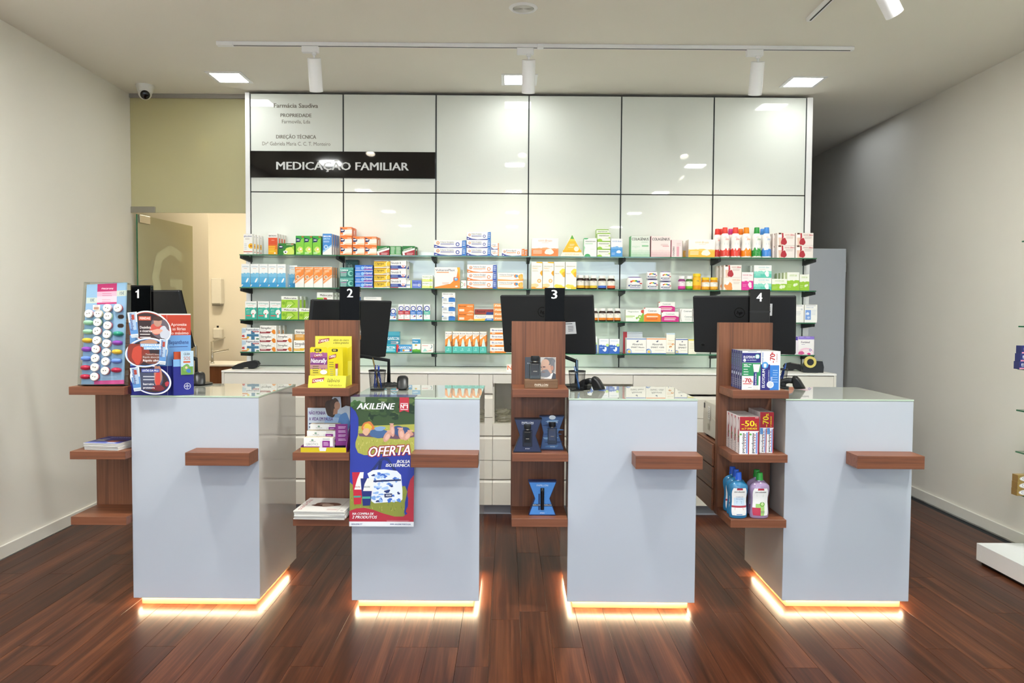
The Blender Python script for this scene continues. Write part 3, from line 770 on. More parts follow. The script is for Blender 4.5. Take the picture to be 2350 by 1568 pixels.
# ---- second shelf, left
@art('feather', '#f1f3f3', '#e7ebec')
def _(a):
    a.wave(0, .6, '#7fc0e2', 5, amp=.03); a.wave(0, .45, '#5fb0dd', 9, amp=.015); a.wave(0, .2, '#3f9cd4', 2, amp=.015); a.T('GOOD Nariz', .12, .86, .88, .05, '#8fa9bf'); a.L(.3, .8, .7, '#e3b59a', 1)
    a.E(.68, .3, .3, '#f7fafb', .1, rot=1.1); a.P([(0, .02), (.22, .1), (.06, .12)], '#f7fafb')
@art('orangestripe', WH, '#d9d2c8')
def _(a):
    a.P([(0, .98), (1, .98), (1, .62), (0, .3)], '#f08a3a'); a.P([(0, .72), (.9, .98), (1, .98), (1, .9), (0, .58)], '#f3a666'); a.P([(0, .27), (1, .6), (1, .5), (0, .17)], '#f2ab74'); a.T('BISOLVON', .1, .88, .9, .055, '#fbe6d6'); a.E(.3, .5, .2, '#f6dcc2'); a.E(.3, .5, .13, '#b89a7c')
    a.L(.15, .8, .7, '#fbe0c9', 2, .05)
@art('teal', '#2c7c74', '#22635e', '#3c8d85')
def _(a):
    a.P([(0, .55), (1, .8), (1, 1), (0, 1)], '#5aa79c'); a.T('Livica', .06, .66, .6, .22, '#e9f2ee'); a.E(.78, .42, .2, '#8ad0c0'); a.E(.84, .42, .13, '#2c7c74'); a.R(.05, .5, .5, .56, '#d98fc0'); a.L(.06, .38, .55, '#bfe0d8', 3, .12, .05)
@art('tealdark', '#1d4a48', '#163a38', '#24524f')
def _(a):
    a.T('Livica', .06, .7, .55, .2, '#7f9a96'); a.E(.8, .3, .14, '#3f8c7f')
@art('bluebar', '#2a63c6', '#2459b5', '#2a4fa0')
def _(a):
    a.P([(.0, 0), (.55, 0), (.3, 1), (0, 1)], '#3778d6'); a.E(.42, .5, .09, '#8fc4ee'); a.T('Griponal', .5, .42, .97, .42, WH, 'bi'); a.R(.5, .2, .97, .28, '#d94a86'); a.R(0, 0, 1, .1, '#e4e8f0'); a.L(.05, .5, .3, '#bcd5f5', 2, .22, .08)
@art('yellow', '#ecc63a', '#dcb52c', '#b98a22')
def _(a):
    a.R(0, .84, 1, 1, '#b8872a'); a.T('Cêgripe', .05, .5, .62, .26, '#3d3320', 'bi'); a.E(.86, .55, .13, '#f3e6a8', .18); a.E(.9, .55, .11, '#ecc63a', .15); a.P([(.5, .05), (1, .25), (1, .32), (.5, .1)], '#6a77b8'); a.R(0, 0, 1, .1, WH); a.L(.05, .3, .5, '#a98a2a', 1, .1, .06)
@art('sinus', '#f2f1ee', '#e5e2de')
def _(a):
    a.R(0, .12, .66, .48, '#27408f'); a.T('Sinutab II', .04, .62, .66, .24, '#6d6d78'); a.R(0, 0, .5, .1, '#a33242'); a.R(.66, .12, 1, .48, '#3a4fa0'); a.E(.82, .5, .15, '#f6f4f2', .17); a.E(.77, .46, .03, '#c0444a'); a.E(.87, .46, .03, '#c0444a'); a.P([(.72, .3), (.82, .36), (.92, .3), (.92, .25), (.72, .25)], '#c0444a'); a.L(.05, .36, .5, '#9fb0dc', 2, .12, .05)
@art('purple', '#6b7fd0', '#d9dcef', '#e3e5f0')
def _(a):
    a.R(0, 0, .12, 1, '#c9d66a'); a.T('Noctil', .2, .62, .7, .18, '#39489c'); a.L(.2, .45, .7, '#cdd5f2', 2, .14, .06); a.E(.8, .4, .12, '#f4f3e8'); a.E(.8, .4, .06, '#3a4a8f')
@art('lime', '#f2f4ec', '#e4ead4')
def _(a):
    a.wave(0, .4, '#dfe98c', 3, amp=.05); a.T('Noctiplant', .06, .66, .64, .16, '#7aa054'); a.E(.82, .68, .11, '#93b87a'); a.E(.82, .68, .07, '#f2f4ec'); a.E(.8, .24, .1, '#c2d84c')
# ---- third shelf, left
@art('tealhead', '#f1f1ee', '#e2e6e4')
def _(a):
    a.wave(0, .64, '#38b09b', 6, amp=.03); a.T('GOOD Pasganta', .08, .84, .92, .07, '#5fa79b'); a.L(.2, .75, .8, '#e39a8c', 1); a.B(.72, .4, .2, '#f3f6f3', .24, seed=3); a.P([(.62, .1), (.82, .1), (.8, .4), (.64, .4)], '#f3f6f3'); a.E(.68, .3, .06, '#cf3d3f')
    a.T('ganeo', .1, .5, .4, .05, '#e7f5f1'); a.R(.08, .17, .5, .23, '#d8625a'); a.L(.1, .4, .45, '#a5dccf', 2, .07)
@art('mebo', '#a5cf3f', '#dfe4d4', '#e9eae2')
def _(a):
    a.R(0, .7, 1, 1, '#f0f1ea'); a.T('Mebocaina', .16, .76, .92, .14, '#2b2f26'); a.P([(.28, .62), (.62, .66), (.86, .34), (.6, .04), (.2, .08)], '#86ba2e'); a.P([(.36, .52), (.6, .55), (.76, .34), (.58, .14), (.3, .17)], '#b3d75a'); a.E(.14, .4, .1, '#7fb02c'); a.E(.4, .16, .14, '#f4f6ee', .02, rot=.8); a.E(.52, .16, .14, '#f4f6ee', .02, rot=.8); a.L(.6, .64, .9, '#8a9a62', 1)
@art('mebored', '#eef0ea', '#dcdcd4')
def _(a):
    a.R(0, 0, .4, .62, '#8cc43c'); a.P([(.4, .62), (.6, .62), (.85, 0), (.6, 0)], '#c4373a'); a.T('Mebocaina', .2, .72, .96, .16, '#3b2b26'); a.E(.18, .3, .1, '#d84a2a'); a.L(.62, .64, .95, '#b98', 1)
def ringart(k, c):
    @art(k, '#f3f3f1', '#dfe2e6')
    def _(a):
        a.R(0, .36, 1, .6, c); a.E(.5, .74, .44, '#2c449c'); a.E(.5, .74, .3, '#f1f0ee'); a.L(.3, .75, .7, '#9aa6cf', 2, .04); a.R(0, 0, 1, .06, c); a.L(.15, .5, .85, '#f4eeee', 2, .06); a.E(.3, .3, .12, c); a.E(.3, .3, .07, '#fff'); a.L(.15, .14, .8, '#b9b9bb', 1)
        if k == 'ringblue': a.E(.78, .26, .13, '#2c449c'); a.E(.62, .24, .1, '#d0473c')
ringart('ringred', '#c03038'); ringart('ringblue', '#3f7fcf'); ringart('ringteal', '#57b8a4')
@art('plain', '#efeeea', '#dfe0dc')
def _(a): a.L(.1, .9, .8, '#9aa', 2, .06); a.R(0, .3, 1, .5, '#9fb6d6')
# ---- lowest shelf, left
@art('septo', '#eef1f2', '#dde3e6')
def _(a):
    a.R(.52, 0, .72, .74, '#46799c'); a.R(.28, .26, .95, .46, '#46799c'); a.R(.3, .44, .95, .48, '#6fa3c2'); a.T('Septolete', .2, .78, .96, .14, '#22345c', 'bi'); a.RR(.6, .62, .95, .74, .004, '#a8353f'); a.T('PLUS', .64, .65, .9, .06, '#fff')
    a.E(.1, .34, .1, '#d9d9e2'); a.B(.08, .3, .07, '#c6403c', seed=3); a.RR(0, .02, .32, .13, .004, '#e08a4a'); a.RR(.8, .02, .97, .12, .003, '#3f7a4a'); a.E(.34, .18, .07, '#e6c35a'); a.P([(0, .5), (.24, .62), (.2, .9), (0, .95)], '#b9cfdf')
def strep(k, c1, c2, nm):
    @art(k, '#f3f1ed', '#e2ddd6')
    def _(a):
        a.T(nm, .06, .6, .7, .24, '#41403f'); a.L(.06, .44, .45, '#b9b2a8', 1, .1, .05); a.R(0, .1, .75, .32, c1); a.P([(.6, .1), (.75, .1), (.75, .32), (.7, .32)], '#f3f1ed'); a.B(.84, .28, .13, c2, seed=5); a.E(.8, .72, .14, '#e7dfd4', .1); a.E(.8, .72, .1, '#f3f1ed', .07)
        a.L(.05, .22, .4, '#e8d2cc', 1, .1, .06)
strep('strepred', '#8e2a33', '#e58a2c', 'Strepfen'); strep('strepyellow', '#e6b52e', '#f0cf45', 'Strepsils')
@art('stroran', '#e0a24a', '#d8b06a', '#e9d9b8')
def _(a): a.R(0, .55, 1, 1, '#f3f1ed'); a.T('Strepsils', .08, .66, .9, .2, '#41403f'); a.L(.08, .42, .6, '#f5e3c0', 2, .12, .05)
@art('gavteal', '#2f93b3', '#8fc7d6', '#9dd0dc')
def _(a):
    a.R(0, .8, 1, 1, '#57b2c8'); a.T('GAVISCON', .04, .58, .96, .15, '#f2f7f8'); a.L(.3, .48, .9, '#f0c4c0', 2, .08, .03); a.P([(.2, .1), (.8, .05), (.2, .26)], '#c9569a'); a.E(.82, .46, .09, '#f0e9e6'); a.P([(.3, .1), (.8, .02), (.85, .08), (.32, .16)], '#f4f4f4')
@art('gavlow', '#2aa3bd', '#8fcbd6')
def _(a): a.T('GAVISCON', .06, .44, .96, .32, '#f2f7f8'); a.R(.3, .12, .96, .28, '#7fd0d8'); a.L(.1, .3, .9, '#d8f0f2', 1, .1, .05)
@art('gavred', '#3f93cc', '#c7d9e6')
def _(a):
    a.P([(0, 0), (.24, 0), (.12, 1), (0, 1)], '#d1433f'); a.P([(.06, .0), (.2, 0), (.24, .55), (.12, .6)], '#1f3f86'); a.T('GAVISCON', .14, .46, .97, .32, '#f3f6f8', 'bi'); a.RR(.38, .14, .84, .38, .004, '#f0f2f2'); a.E(.46, .26, .07, '#e0992e'); a.B(.92, .3, .06, '#c13a33', seed=2); a.R(.1, .0, 1, .06, '#e4ecf2')
@art('greenleafbox', '#f0f2ee', '#dfe5dc')
def _(a):
    a.R(0, .62, 1, .94, '#3b8fbe'); a.T('Hepa', .1, .74, .7, .1, '#eaf4f6'); a.wave(0, .22, '#6fae3c', 4, amp=.03); a.wave(0, .1, '#3f8f3a', 7, amp=.01); a.B(.44, .52, .1, '#f0b43c', seed=2); a.E(.36, .52, .09, '#4f9d3f', .05, rot=1.2); a.E(.54, .52, .09, '#e0862c', .05, rot=-1.2)
@art('coral', '#f3f1ee', '#e6e4e0')
def _(a): a.L(.08, .78, .6, '#e08f84', 1, .1, .06); a.P([(.1, .1), (.55, .12), (.3, .5)], '#a9dcd4'); a.E(.8, .7, .12, '#6f8f8f', .16); a.E(.76, .72, .1, '#f3f1ee', .13); a.P([(.3, .1), (.8, .18), (.9, .35)], '#f0b4a8')
# ---- middle columns
def volt(k, c, acc, n, third='#fff'):
    @art(k, '#f3f2f0', '#e7e3de')
    def _(a):
        a.P([(0, 0), (1, 0), (1, .16), (.45, .06), (.2, .16), (0, .42)], c); a.E(.12, .62, .052, '#e58a3a'); a.E(.12, .62, .032, '#f3e9e0'); a.E(.12, .6, .016, '#34438f'); a.T(n, .19, .64, .62, .2, '#6c7278', 'm'); a.R(.2, .44, .62, .52, acc); a.R(.2, .34, .5, .37, '#c8b9ae')
        a.E(.73, .46, .062, acc); a.E(.73, .46, .036, '#eef1f6'); a.P([(.86, .0), (1, .0), (1, 1), (.87, .94)], third); a.L(.89, .7, .98, '#dfe8f4', 3, .2, .08); a.P([(.03, .1), (.1, .1), (.1, .18), (.03, .2)], '#f3f2f0')
volt('voltblue', '#33439b', '#3f4f9f', 'Voltaren Emulgelex', '#3f78c4'); volt('voltorange', '#e8823a', '#e79a62', 'Voltaren Emulgel', '#4a63b4'); volt('voltside', '#33439b', '#e58a3a', 'Emulgel', '#e9863c')
@art('voltlight', '#f4f0ea', '#e7e0d6')
def _(a):
    a.P([(0, 0), (1, 0), (1, .3), (.6, .1), (0, .18)], '#f0a24a'); a.T('Voltaren Emulgel', .06, .68, .62, .16, '#7a7f84', 'm'); a.R(.06, .52, .56, .58, '#eeb98c'); a.B(.72, .6, .075, '#e9863c', seed=4); a.B(.74, .6, .05, '#4a9fd0', seed=9); a.B(.9, .5, .1, '#f2b13a', seed=6); a.P([(.84, .1), (.98, .2), (.9, .9)], '#f6c46a')
@art('plast', '#f4f0ea', '#e6dfd4')
def _(a):
    a.P([(0, 0), (1, 0), (1, 1), (.93, 1), (.86, .5), (.62, .22), (0, .06)], '#eb8f35'); a.P([(1, .45), (1, 1), (.88, 1)], '#f4b23c'); a.T('VoltarenPlast', .03, .82, .8, .1, '#515a78', 'm'); a.R(.08, .74, .56, .78, '#e79a62'); a.B(.84, .44, .1, '#e9743a', seed=4); a.B(.84, .44, .07, '#4aa0d4', seed=7); a.E(.84, .46, .03, '#f2ece2'); a.L(.3, .26, .6, '#d98a62', 2, .06); a.E(.86, .1, .05, '#f4e7da', .03)
@art('whitegreen', '#f2f2ee', '#e4e6e0')
def _(a): a.E(0, .5, .45, '#7fb24a', n=24); a.E(.05, .5, .34, '#f2f2ee', n=24); a.R(.6, .3, .75, .7, '#e29c94')
@art('brain', '#f4f1ec', '#e9e4dd')
def _(a):
    a.wave(0, .46, '#f0a06a', 4, amp=.03); a.wave(0, .36, '#ee8a4c', 8, amp=.015); a.B(.66, .26, .15, '#f7ece2', .12, seed=3); a.T('GOOD', .25, .82, .48, .08, '#eab28c'); a.T('Brain', .5, .81, .76, .11, '#e89c6c', 'i'); a.L(.38, .74, .66, '#d9c7ba', 1); a.L(.06, .3, .42, '#f9dcc6', 3, .07, .03)
@art('brainy', '#f4f1ea', '#ece6d8')
def _(a):
    a.wave(0, .46, '#f1c866', 4, amp=.03); a.wave(0, .36, '#efb840', 8, amp=.015); a.B(.66, .26, .15, '#f9f0dc', .12, seed=3); a.T('GOOD', .25, .8, .48, .08, '#eec98a'); a.T('Brain', .5, .79, .76, .11, '#ecbc70', 'i'); a.L(.38, .72, .66, '#d9cdb4', 1); a.L(.06, .3, .42, '#fbeecb', 3, .07, .03)
@art('vitag', '#f2f4ef', '#8fc7a0', '#cfe6d4')
def _(a):
    a.E(.14, 1.0, .2, '#49b06a', .1); a.E(.28, .02, .24, '#4fae6c', .2); a.T('vitaminioum', .1, .8, .9, .075, '#4a5a52'); a.L(.1, .72, .8, '#8fc7a0', 2, .05); a.L(.5, .4, .9, '#c9d6cb', 1); a.P([(0, .2), (.1, .5), (0, .6)], '#a8d8b4')
@art('vital', '#eef0e6', '#9cc55a', '#8fbe3f')
def _(a):
    a.R(0, .88, 1, 1, '#8fbe3f'); a.T('vitaminioum', .1, .6, .9, .16, '#4a4f42'); a.E(.18, .02, .2, '#9ccb4a', .16); a.L(.6, .3, .9, '#c9cfba', 1, .1, .05); a.E(.95, .4, .1, '#b4d66a', .06)
@art('bluebrain', '#f1f3f4', '#dfe7ee')
def _(a):
    a.wave(0, .56, '#79b2e4', 4, amp=.04); a.wave(0, .45, '#4f97d8', 8, amp=.02); a.B(.68, .28, .18, '#eef5fa', .14, seed=3); a.T('GOOD Brain', .12, .82, .9, .07, '#8fa4d0'); a.L(.08, .2, .4, '#cfe3f5', 2, .07)
@art('vitay', '#f6f4ea', '#ece8d8')
def _(a):
    a.B(.9, 1.0, .4, '#f3b81f', .14, seed=3); a.B(.98, .58, .18, '#f0a41f', .22, seed=5); a.T('vitaminioum', .08, .82, .9, .045, '#b0aa92'); a.T('Vitamina C', .08, .75, .62, .04, '#eeb23a'); a.L(.08, .68, .7, '#cfc7ac', 2, .03, .012); a.B(.28, .12, .34, '#f6d9a0', .22, seed=8); a.E(.72, .3, .17, '#f0a83a'); a.E(.72, .3, .11, '#f6e3bf'); a.R(0, .0, 1, .03, '#e89a2f'); a.E(.2, .04, .22, '#f3a63a', .1)
@art('vitay2', '#f6f4ea', '#ece8d8')
def _(a):
    a.B(.86, .62, .34, '#f7dc4a', .3, seed=5); a.B(.98, .55, .24, '#f1b526', .26, seed=2); a.T('vitaminioum', .08, .82, .9, .045, '#b0aa92'); a.T('Magnésio', .08, .56, .5, .03, '#a8a08a'); a.B(.4, .1, .36, '#f3df5a', .2, seed=7); a.B(.8, .04, .3, '#efcf3a', .16, seed=4)
@art('balsam', '#f3f3f0', '#e2e5e8')
def _(a):
    a.R(.5, 0, 1, .42, '#3a7cc8'); a.R(0, 0, .5, .42, '#e2e6ea'); a.R(0, .4, .12, .5, '#3a7cc8'); a.T('Bálsamo analg.', .08, .8, .84, .1, '#55596b'); a.T('Gel', .62, .54, .9, .18, '#eab38a', 'i'); a.E(.72, .4, .22, '#2f63ae', .06); a.L(.08, .32, .4, '#a9a9a5', 3, .1, .05)
@art('balsam2', '#f3f3f0', '#e2e5e8')
def _(a):
    a.R(0, 0, 1, .42, '#3a7cc8'); a.T('Bálsamo analg.', .08, .8, .84, .1, '#55596b'); a.T('Gel', .62, .54, .9, .18, '#e09a62', 'i'); a.E(.62, .42, .26, '#2f63ae', .06); a.E(.2, .18, .13, '#eef2f6', .1); a.L(.7, .14, .9, '#cfe0f2', 1)
@art('ibu400', '#ea8530', '#d9762a', '#e79448')
def _(a): a.T('Ib-u-ron', .08, .66, .5, .17, '#6a2f1c'); a.T('400', .56, .64, .94, .2, '#f2c79a'); a.R(.08, .12, .4, .4, '#f0e2cf'); a.P([(.6, 0), (1, 0), (1, .1), (.8, .24)], '#f6c28c'); a.L(.5, .4, .9, '#f3b27c', 1)
@art('ibu400d', '#dd6f26', '#c75f22', '#e08a44')
def _(a): a.T('Ib-u-ron', .08, .64, .5, .17, '#5a2416'); a.T('400', .56, .62, .94, .2, '#eaa56a'); a.B(.3, .12, .24, '#c8502a', .1, seed=3); a.L(.1, .2, .5, '#f0bf96', 1)
@art('fenis', '#f4f0e8', '#eadfce')
def _(a): a.wave(0, .34, '#f3c24a', 4, amp=.06); a.T('Fenistil', .08, .52, .62, .3, '#7c9ccf', 'i'); a.P([(.55, 0), (1, 0), (1, .4), (.62, .4)], '#3f74bd'); a.L(.66, .2, .96, '#dfe8f4', 1, .1, .1)
@art('fenisr', '#a8483a', '#b05a44', '#d8b09a')
def _(a): a.T('Fenistil', .12, .42, .56, .34, '#3a2a2c', 'b'); a.P([(.6, 0), (1, 0), (1, .5), (.64, .5)], '#2f4f93'); a.R(0, 0, .6, .14, '#8a7a4a')
@art('fenio', '#ef9a4a', '#e08a3c', '#e0a070')
def _(a): a.R(0, .0, 1, .16, '#e27a2e'); a.R(0, .22, 1, .92, '#f3b072'); a.T('Fenistil', .1, .36, .95, .42, '#f9efe4', 'bi')
@art('ibubottle', '#f2efe8', '#e2c7a2', '#d8b890')
def _(a):
    a.P([(0, .62), (1, .86), (1, .3), (0, .3)], '#ec9440'); a.P([(0, .34), (1, .55), (1, .3), (0, .2)], '#b5662a'); a.R(0, 0, 1, .3, '#58bdb2'); a.P([(.3, .3), (.85, .3), (.72, .56), (.62, .66), (.5, .66), (.42, .56)], '#cfeae4'); a.T('Ib-u-ron', .1, .88, .94, .055, '#4a3a52'); a.L(.1, .82, .7, '#e3a06a', 2, .06, .02); a.E(.5, .18, .12, '#8fd6cc'); a.L(.2, .1, .7, '#c9efe8', 1)
@art('ibustack', '#f2efea', '#e08a3a', '#e6dfd6')
def _(a): a.R(0, 0, 1, .3, '#e8872e'); a.T('Ib-u-ron', .12, .52, .76, .28, '#5b5a96', 'b'); a.T('gel', .8, .5, .98, .26, '#f0b890', 'i'); a.L(.12, .12, .34, '#f8e4d0', 1, .1, .1)
@art('ibudark', '#c5502e', '#b5452a', '#cfa898')
def _(a): a.R(0, .4, 1, 1, '#b9897a'); a.T('Ib-u-ron', .12, .52, .76, .28, '#2e2c52', 'b')
@art('wblue', '#eef2f4', '#dfe6ec')
def _(a): a.wave(0, .58, '#3a68c0', 3, amp=.05); a.B(.58, .3, .22, '#eef4fa', .2, seed=6); a.E(.46, .36, .12, '#3a68c0'); a.E(.84, .58, .15, '#c3dc8c'); a.T('GOOD Rem', .14, .84, .86, .06, '#9aa9d4'); a.L(.1, .44, .45, '#b9cdf0', 2, .05)
# ---- right columns
@art('colag', '#dfe6dc', '#5cae6c', '#86c492')
def _(a):
    a.T('COLAGÉNIUS', .05, .79, .93, .125, '#22261f'); a.L(.55, .7, .9, '#8fb59a', 1); a.T('vegan', .06, .46, .46, .1, '#b9d8bd', ''); a.R(.58, .5, .92, .56, '#7fbf8c'); a.wave(0, .34, '#cfdfcf', 4, amp=.02); a.wave(0, .24, '#c2d8c4', 8, amp=.02); a.wave(0, .14, '#aed0b4', 3, amp=.02); a.R(0, 0, .02, 1, '#6db57b')
@art('colap', '#eadedb', '#b8606e', '#e0b8b8')
def _(a):
    a.T('COLAGÉNIUS', .06, .79, .95, .125, '#22201f'); a.L(.5, .6, .9, '#cfa9a8', 2, .05); a.R(.6, .5, .92, .54, '#dba0a4'); a.wave(0, .34, '#e6d2d0', 4, amp=.02); a.wave(0, .24, '#e0c6c6', 8, amp=.02); a.wave(0, .14, '#dcbcbe', 3, amp=.02); a.R(0, 0, .015, 1, '#b8606e')
@art('colas', '#e9d9d8', '#d9a9b0', '#c9707e')
def _(a):
    a.T('COLAGÉNIUS', .06, .3, .62, .14, '#22201f', 'b', True); a.R(.5, .05, .72, .62, '#e0a4b0'); a.R(0, 0, .04, 1, '#c8697a'); a.L(.5, .8, .9, '#cfa9a8', 3, .06)
@art('slimred', '#f2e9e4', '#e6d8d0', '#e8dcd6')
def _(a):
    a.P([(.12, 0), (.3, 0), (.28, .4), (.34, .72), (.28, 1), (.06, 1)], '#e8c8b4'); a.P([(.06, .62), (.3, .62), (.3, .86), (.06, .86)], '#fbf8f6'); a.B(.38, .3, .15, '#b3303c', .22, seed=3); a.P([(.26, .5), (.36, .62), (.34, .98), (.26, .98)], '#b3303c'); a.T('GOOD', .44, .78, .7, .1, '#b77a6c'); a.T('Slim', .72, .77, .97, .13, '#c23a48', 'bi'); a.L(.5, .66, .95, '#b9a59c', 2, .1, .03); a.P([(.08, .88), (.24, .9), (.2, 1), (.08, 1)], '#4a2f28')
@art('slimorange', '#f3ebe2', '#e6d8c8')
def _(a): a.P([(.08, 0), (.3, 0), (.28, .5), (.1, .5)], '#eac4a4'); a.B(.28, .3, .24, '#ef9a52', .24, seed=5); a.B(.2, .56, .12, '#fbf6f0', .1, seed=2); a.T('GOOD', .5, .76, .7, .09, '#e0a884'); a.T('Slim', .72, .74, .95, .12, '#e89a6a', 'i'); a.L(.56, .6, .95, '#cfbcae', 2, .1, .03)
@art('slimpink', '#f4eeee', '#ead9de')
def _(a): a.wave(0, .5, '#e0389a', 5, amp=.04); a.B(.72, .3, .16, '#f8e6ef', .24, seed=5); a.T('GOOD Slim', .1, .8, .9, .08, '#e08a9c'); a.L(.1, .66, .6, '#d8b8c0', 1); a.L(.1, .3, .45, '#f5b8d8', 2, .08)
@art('slimteal', '#f1f4f1', '#dfeae6')
def _(a): a.wave(0, .52, '#8fdccb', 5, amp=.05); a.wave(0, .3, '#5fcab6', 8, amp=.03); a.B(.74, .32, .12, '#f2fbf8', .16, seed=5); a.T('GOOD Slim', .26, .78, .86, .1, '#a8cfd4'); a.L(.3, .66, .7, '#d5b8b0', 1); a.L(.08, .24, .4, '#e0f6f0', 2, .1)
@art('slimlime', '#f2f4ea', '#dbe6b8', '#e4edc8')
def _(a): a.wave(0, .55, '#9ccb3c', 5, amp=.03); a.B(.62, .3, .1, '#eef6dc', .14, seed=3); a.B(.78, .34, .1, '#e6f2cc', .12, seed=8); a.T('GOOD Life', .2, .78, .8, .1, '#b4cf7a', 'bi'); a.L(.06, .3, .4, '#d8ecae', 2, .1)
@art('magnes', '#f0f2ec', '#e2e6da')
def _(a): a.P([(.7, 0), (1, 0), (1, .9), (.86, .5)], '#8dc04a'); a.T('Magnesium', .12, .8, .72, .1, '#8a9a84'); a.R(0, .42, .5, .5, '#b5d27c'); a.R(0, .32, .4, .38, '#cfe0a4'); a.E(.78, .4, .1, '#7fae4c'); a.E(.78, .4, .06, '#dff0b4'); a.B(.62, .3, .06, '#8dc04a', seed=2); a.E(.94, .86, .1, '#cf4a3c')
def centrum(k, c, c2):
    @art(k, '#f4f1ec', '#e9e2da')
    def _(a): a.P([(0, 0), (1, 0), (1, .48), (.8, .6), (.2, .6), (0, .48)], c); a.T('Centrum', .24, .72, .74, .13, '#7c7c84'); a.L(.16, .34, .85, '#fbe8d8', 2, .14, .07); a.RR(.14, .16, .8, .26, .004, c2); a.E(.02, 1.0, .06, '#cf4a3c')
centrum('centor', '#ee8a34', '#d9672c'); centrum('centpk', '#cf2f86', '#f0c4dc')
@art('centwh', '#f3f2ee', '#e6e4df')
def _(a): a.T('Centrum', .3, .76, .94, .12, '#6f7a78'); a.T('Centrum', .38, .34, .98, .12, '#8a9290'); a.R(0, .5, .3, .54, '#e0944c'); a.E(.14, .5, .12, '#c9c2ba', .5); a.E(.2, .5, .11, '#f3f2ee', .48); a.L(.4, .22, .9, '#b9bdb8', 2, .08)
@art('whiteblue', '#f3f2ee', '#e6e5e0')
def _(a): a.L(.1, .92, .9, '#a9aebf', 1, .1, .03); a.T('FORMACTIVE', .1, .82, .7, .04, '#8fa4d4'); a.R(.06, .16, .5, .7, '#7da3e2'); a.B(.24, .5, .12, '#e7eefa', seed=3); a.B(.32, .28, .1, '#c9dbf6', seed=8); a.L(.55, .68, .92, '#b9c3d6', 4, .08)
@art('whiteplain', '#f3f2ee', '#e6e5e0')
def _(a): a.L(.1, .92, .9, '#a9aebf', 1, .1, .03); a.E(.82, .74, .07, '#cfd3dc'); a.L(.15, .6, .8, '#c3c6cd', 4, .06)
def absorv(k, nm, c):
    @art(k, '#f2efe8', '#e2dfd8', '#cfd6e6')
    def _(a): a.R(0, .9, 1, .96, c); a.E(.1, .12, .16, '#4a6fb8'); a.E(.13, .13, .12, '#a9c3e6'); a.E(.13, .13, .075, '#f0c45a'); a.R(0, 0, 1, .05, '#4a6fb8'); a.E(.54, .8, .055, '#2f3f6a'); a.E(.52, .84, .04, '#f2efe8'); a.T('Absorvit', .28, .54, .82, .12, '#55585f', 'm'); a.T(nm, .22, .36, .9, .1, '#4a4c52', 'm'); a.L(.42, .22, .92, '#c3beb4', 1)
absorv('absneuro', 'SMART Neuro', '#5a78b8'); absorv('abskids', 'SMART +50%', '#e58a4a'); absorv('abssmall', 'SMART', '#4f6fb0')
@art('absinf', '#f3efe2', '#e4e0d4', '#dfe6ee')
def _(a): a.R(0, .93, 1, 1, '#c9dbe6'); a.T('Absorvit', .2, .62, .9, .06, '#d8c9a0'); a.B(.78, .46, .14, '#d98f4a', seed=4); a.E(.8, .44, .08, '#f3d8bc'); a.B(.5, .34, .14, '#c8823e', seed=8); a.E(.52, .32, .08, '#f3d8bc'); a.E(.62, .16, .06, '#4a6fc0'); a.R(.3, .14, .36, .22, '#4a6fc0'); a.L(.15, .52, .7, '#e3b48a', 2, .06); a.R(0, 0, 1, .08, '#b9b9b2')
@art('absedge', '#dfe3ea', '#cfd6e2', '#8fa9d6')
def _(a): a.R(0, .3, 1, .7, '#6f8fc8'); a.R(0, 0, .2, 1, '#c0414a'); a.L(.3, .5, .9, '#eef', 1, .1, .1)
@art('yellowtip', '#f0eddc', '#e3e0d2', '#e8d44a')
def _(a): a.R(0, .93, 1, 1, '#e8d44a'); a.L(.2, .7, .9, '#c9c3a4', 4, .1)
@art('fortimel', '#f4f0f0', '#e7dfe6', '#9a86d4')
def _(a):
    a.R(0, .84, 1, 1, '#8f7cd0'); a.E(.2, .97, .14, '#a795de', .05); a.E(.6, .97, .14, '#a795de', .05); a.T('Fortimel', .18, .64, .72, .1, '#3f3350'); a.L(.2, .56, .44, '#8f6fa8', 1); a.E(.5, .12, .48, '#f3cbdc', .3); a.E(.55, .1, .4, '#f9e8ef', .22); a.B(.2, .1, .17, '#d9609a', .12, seed=3); a.B(.68, .05, .12, '#d03f8c', .06, seed=5); a.E(.76, .26, .08, '#5f86c8'); a.E(.76, .26, .05, '#f0c8d0')
@art('edgepic', '#e9e4ea', '#d9d2e0', '#6f5ab8')
def _(a): a.R(0, .8, 1, 1, '#4f3f9a'); a.E(.5, .5, .35, '#3a3060'); a.E(.5, .3, .3, '#c0603a')

# ---------------------------------------------------------------- the rows, column by column
D = .05
row(0, 'A', 'sun', 'white carton with a sunflower', [(83, 175, 165, 1)], 3, .0075, .045)
row(0, 'A', 'red', 'red and yellow syrup carton', [(338, 432, 160, 1)], 3, .0055, .045)
row(0, 'A', 'greenwide', 'wide dark green cold carton', [(442, 605, 262, 1)], 0, 0, .06, 5.67)
row(0, 'A', 'green', 'tall green cold carton', [(620, 705, 185, 1), (706, 791, 185, 1), (795, 880, 185, 1)], 1, .003, .06)
row(0, 'A', 'bluew', 'blue and white syrup carton', [(897, 992, 163, 1)], 3, .006, .045)
row(0, 'A', 'orangecold', 'orange and white cold carton', [(1075, 1200, 97, 3), (1205, 1328, 193, 2), (1330, 1453, 193, 2)], 1, .006, .07)
row(0, 'A', 'greenred', 'green and red flu carton', [(1455, 1584, 282, 1), (1717, 1845, 295, 1)], 1, .007, .08)
row(0, 'A', 'greentext', 'green carton showing its text side', [(1590, 1706, 290, 1)], 0, 0, .06)
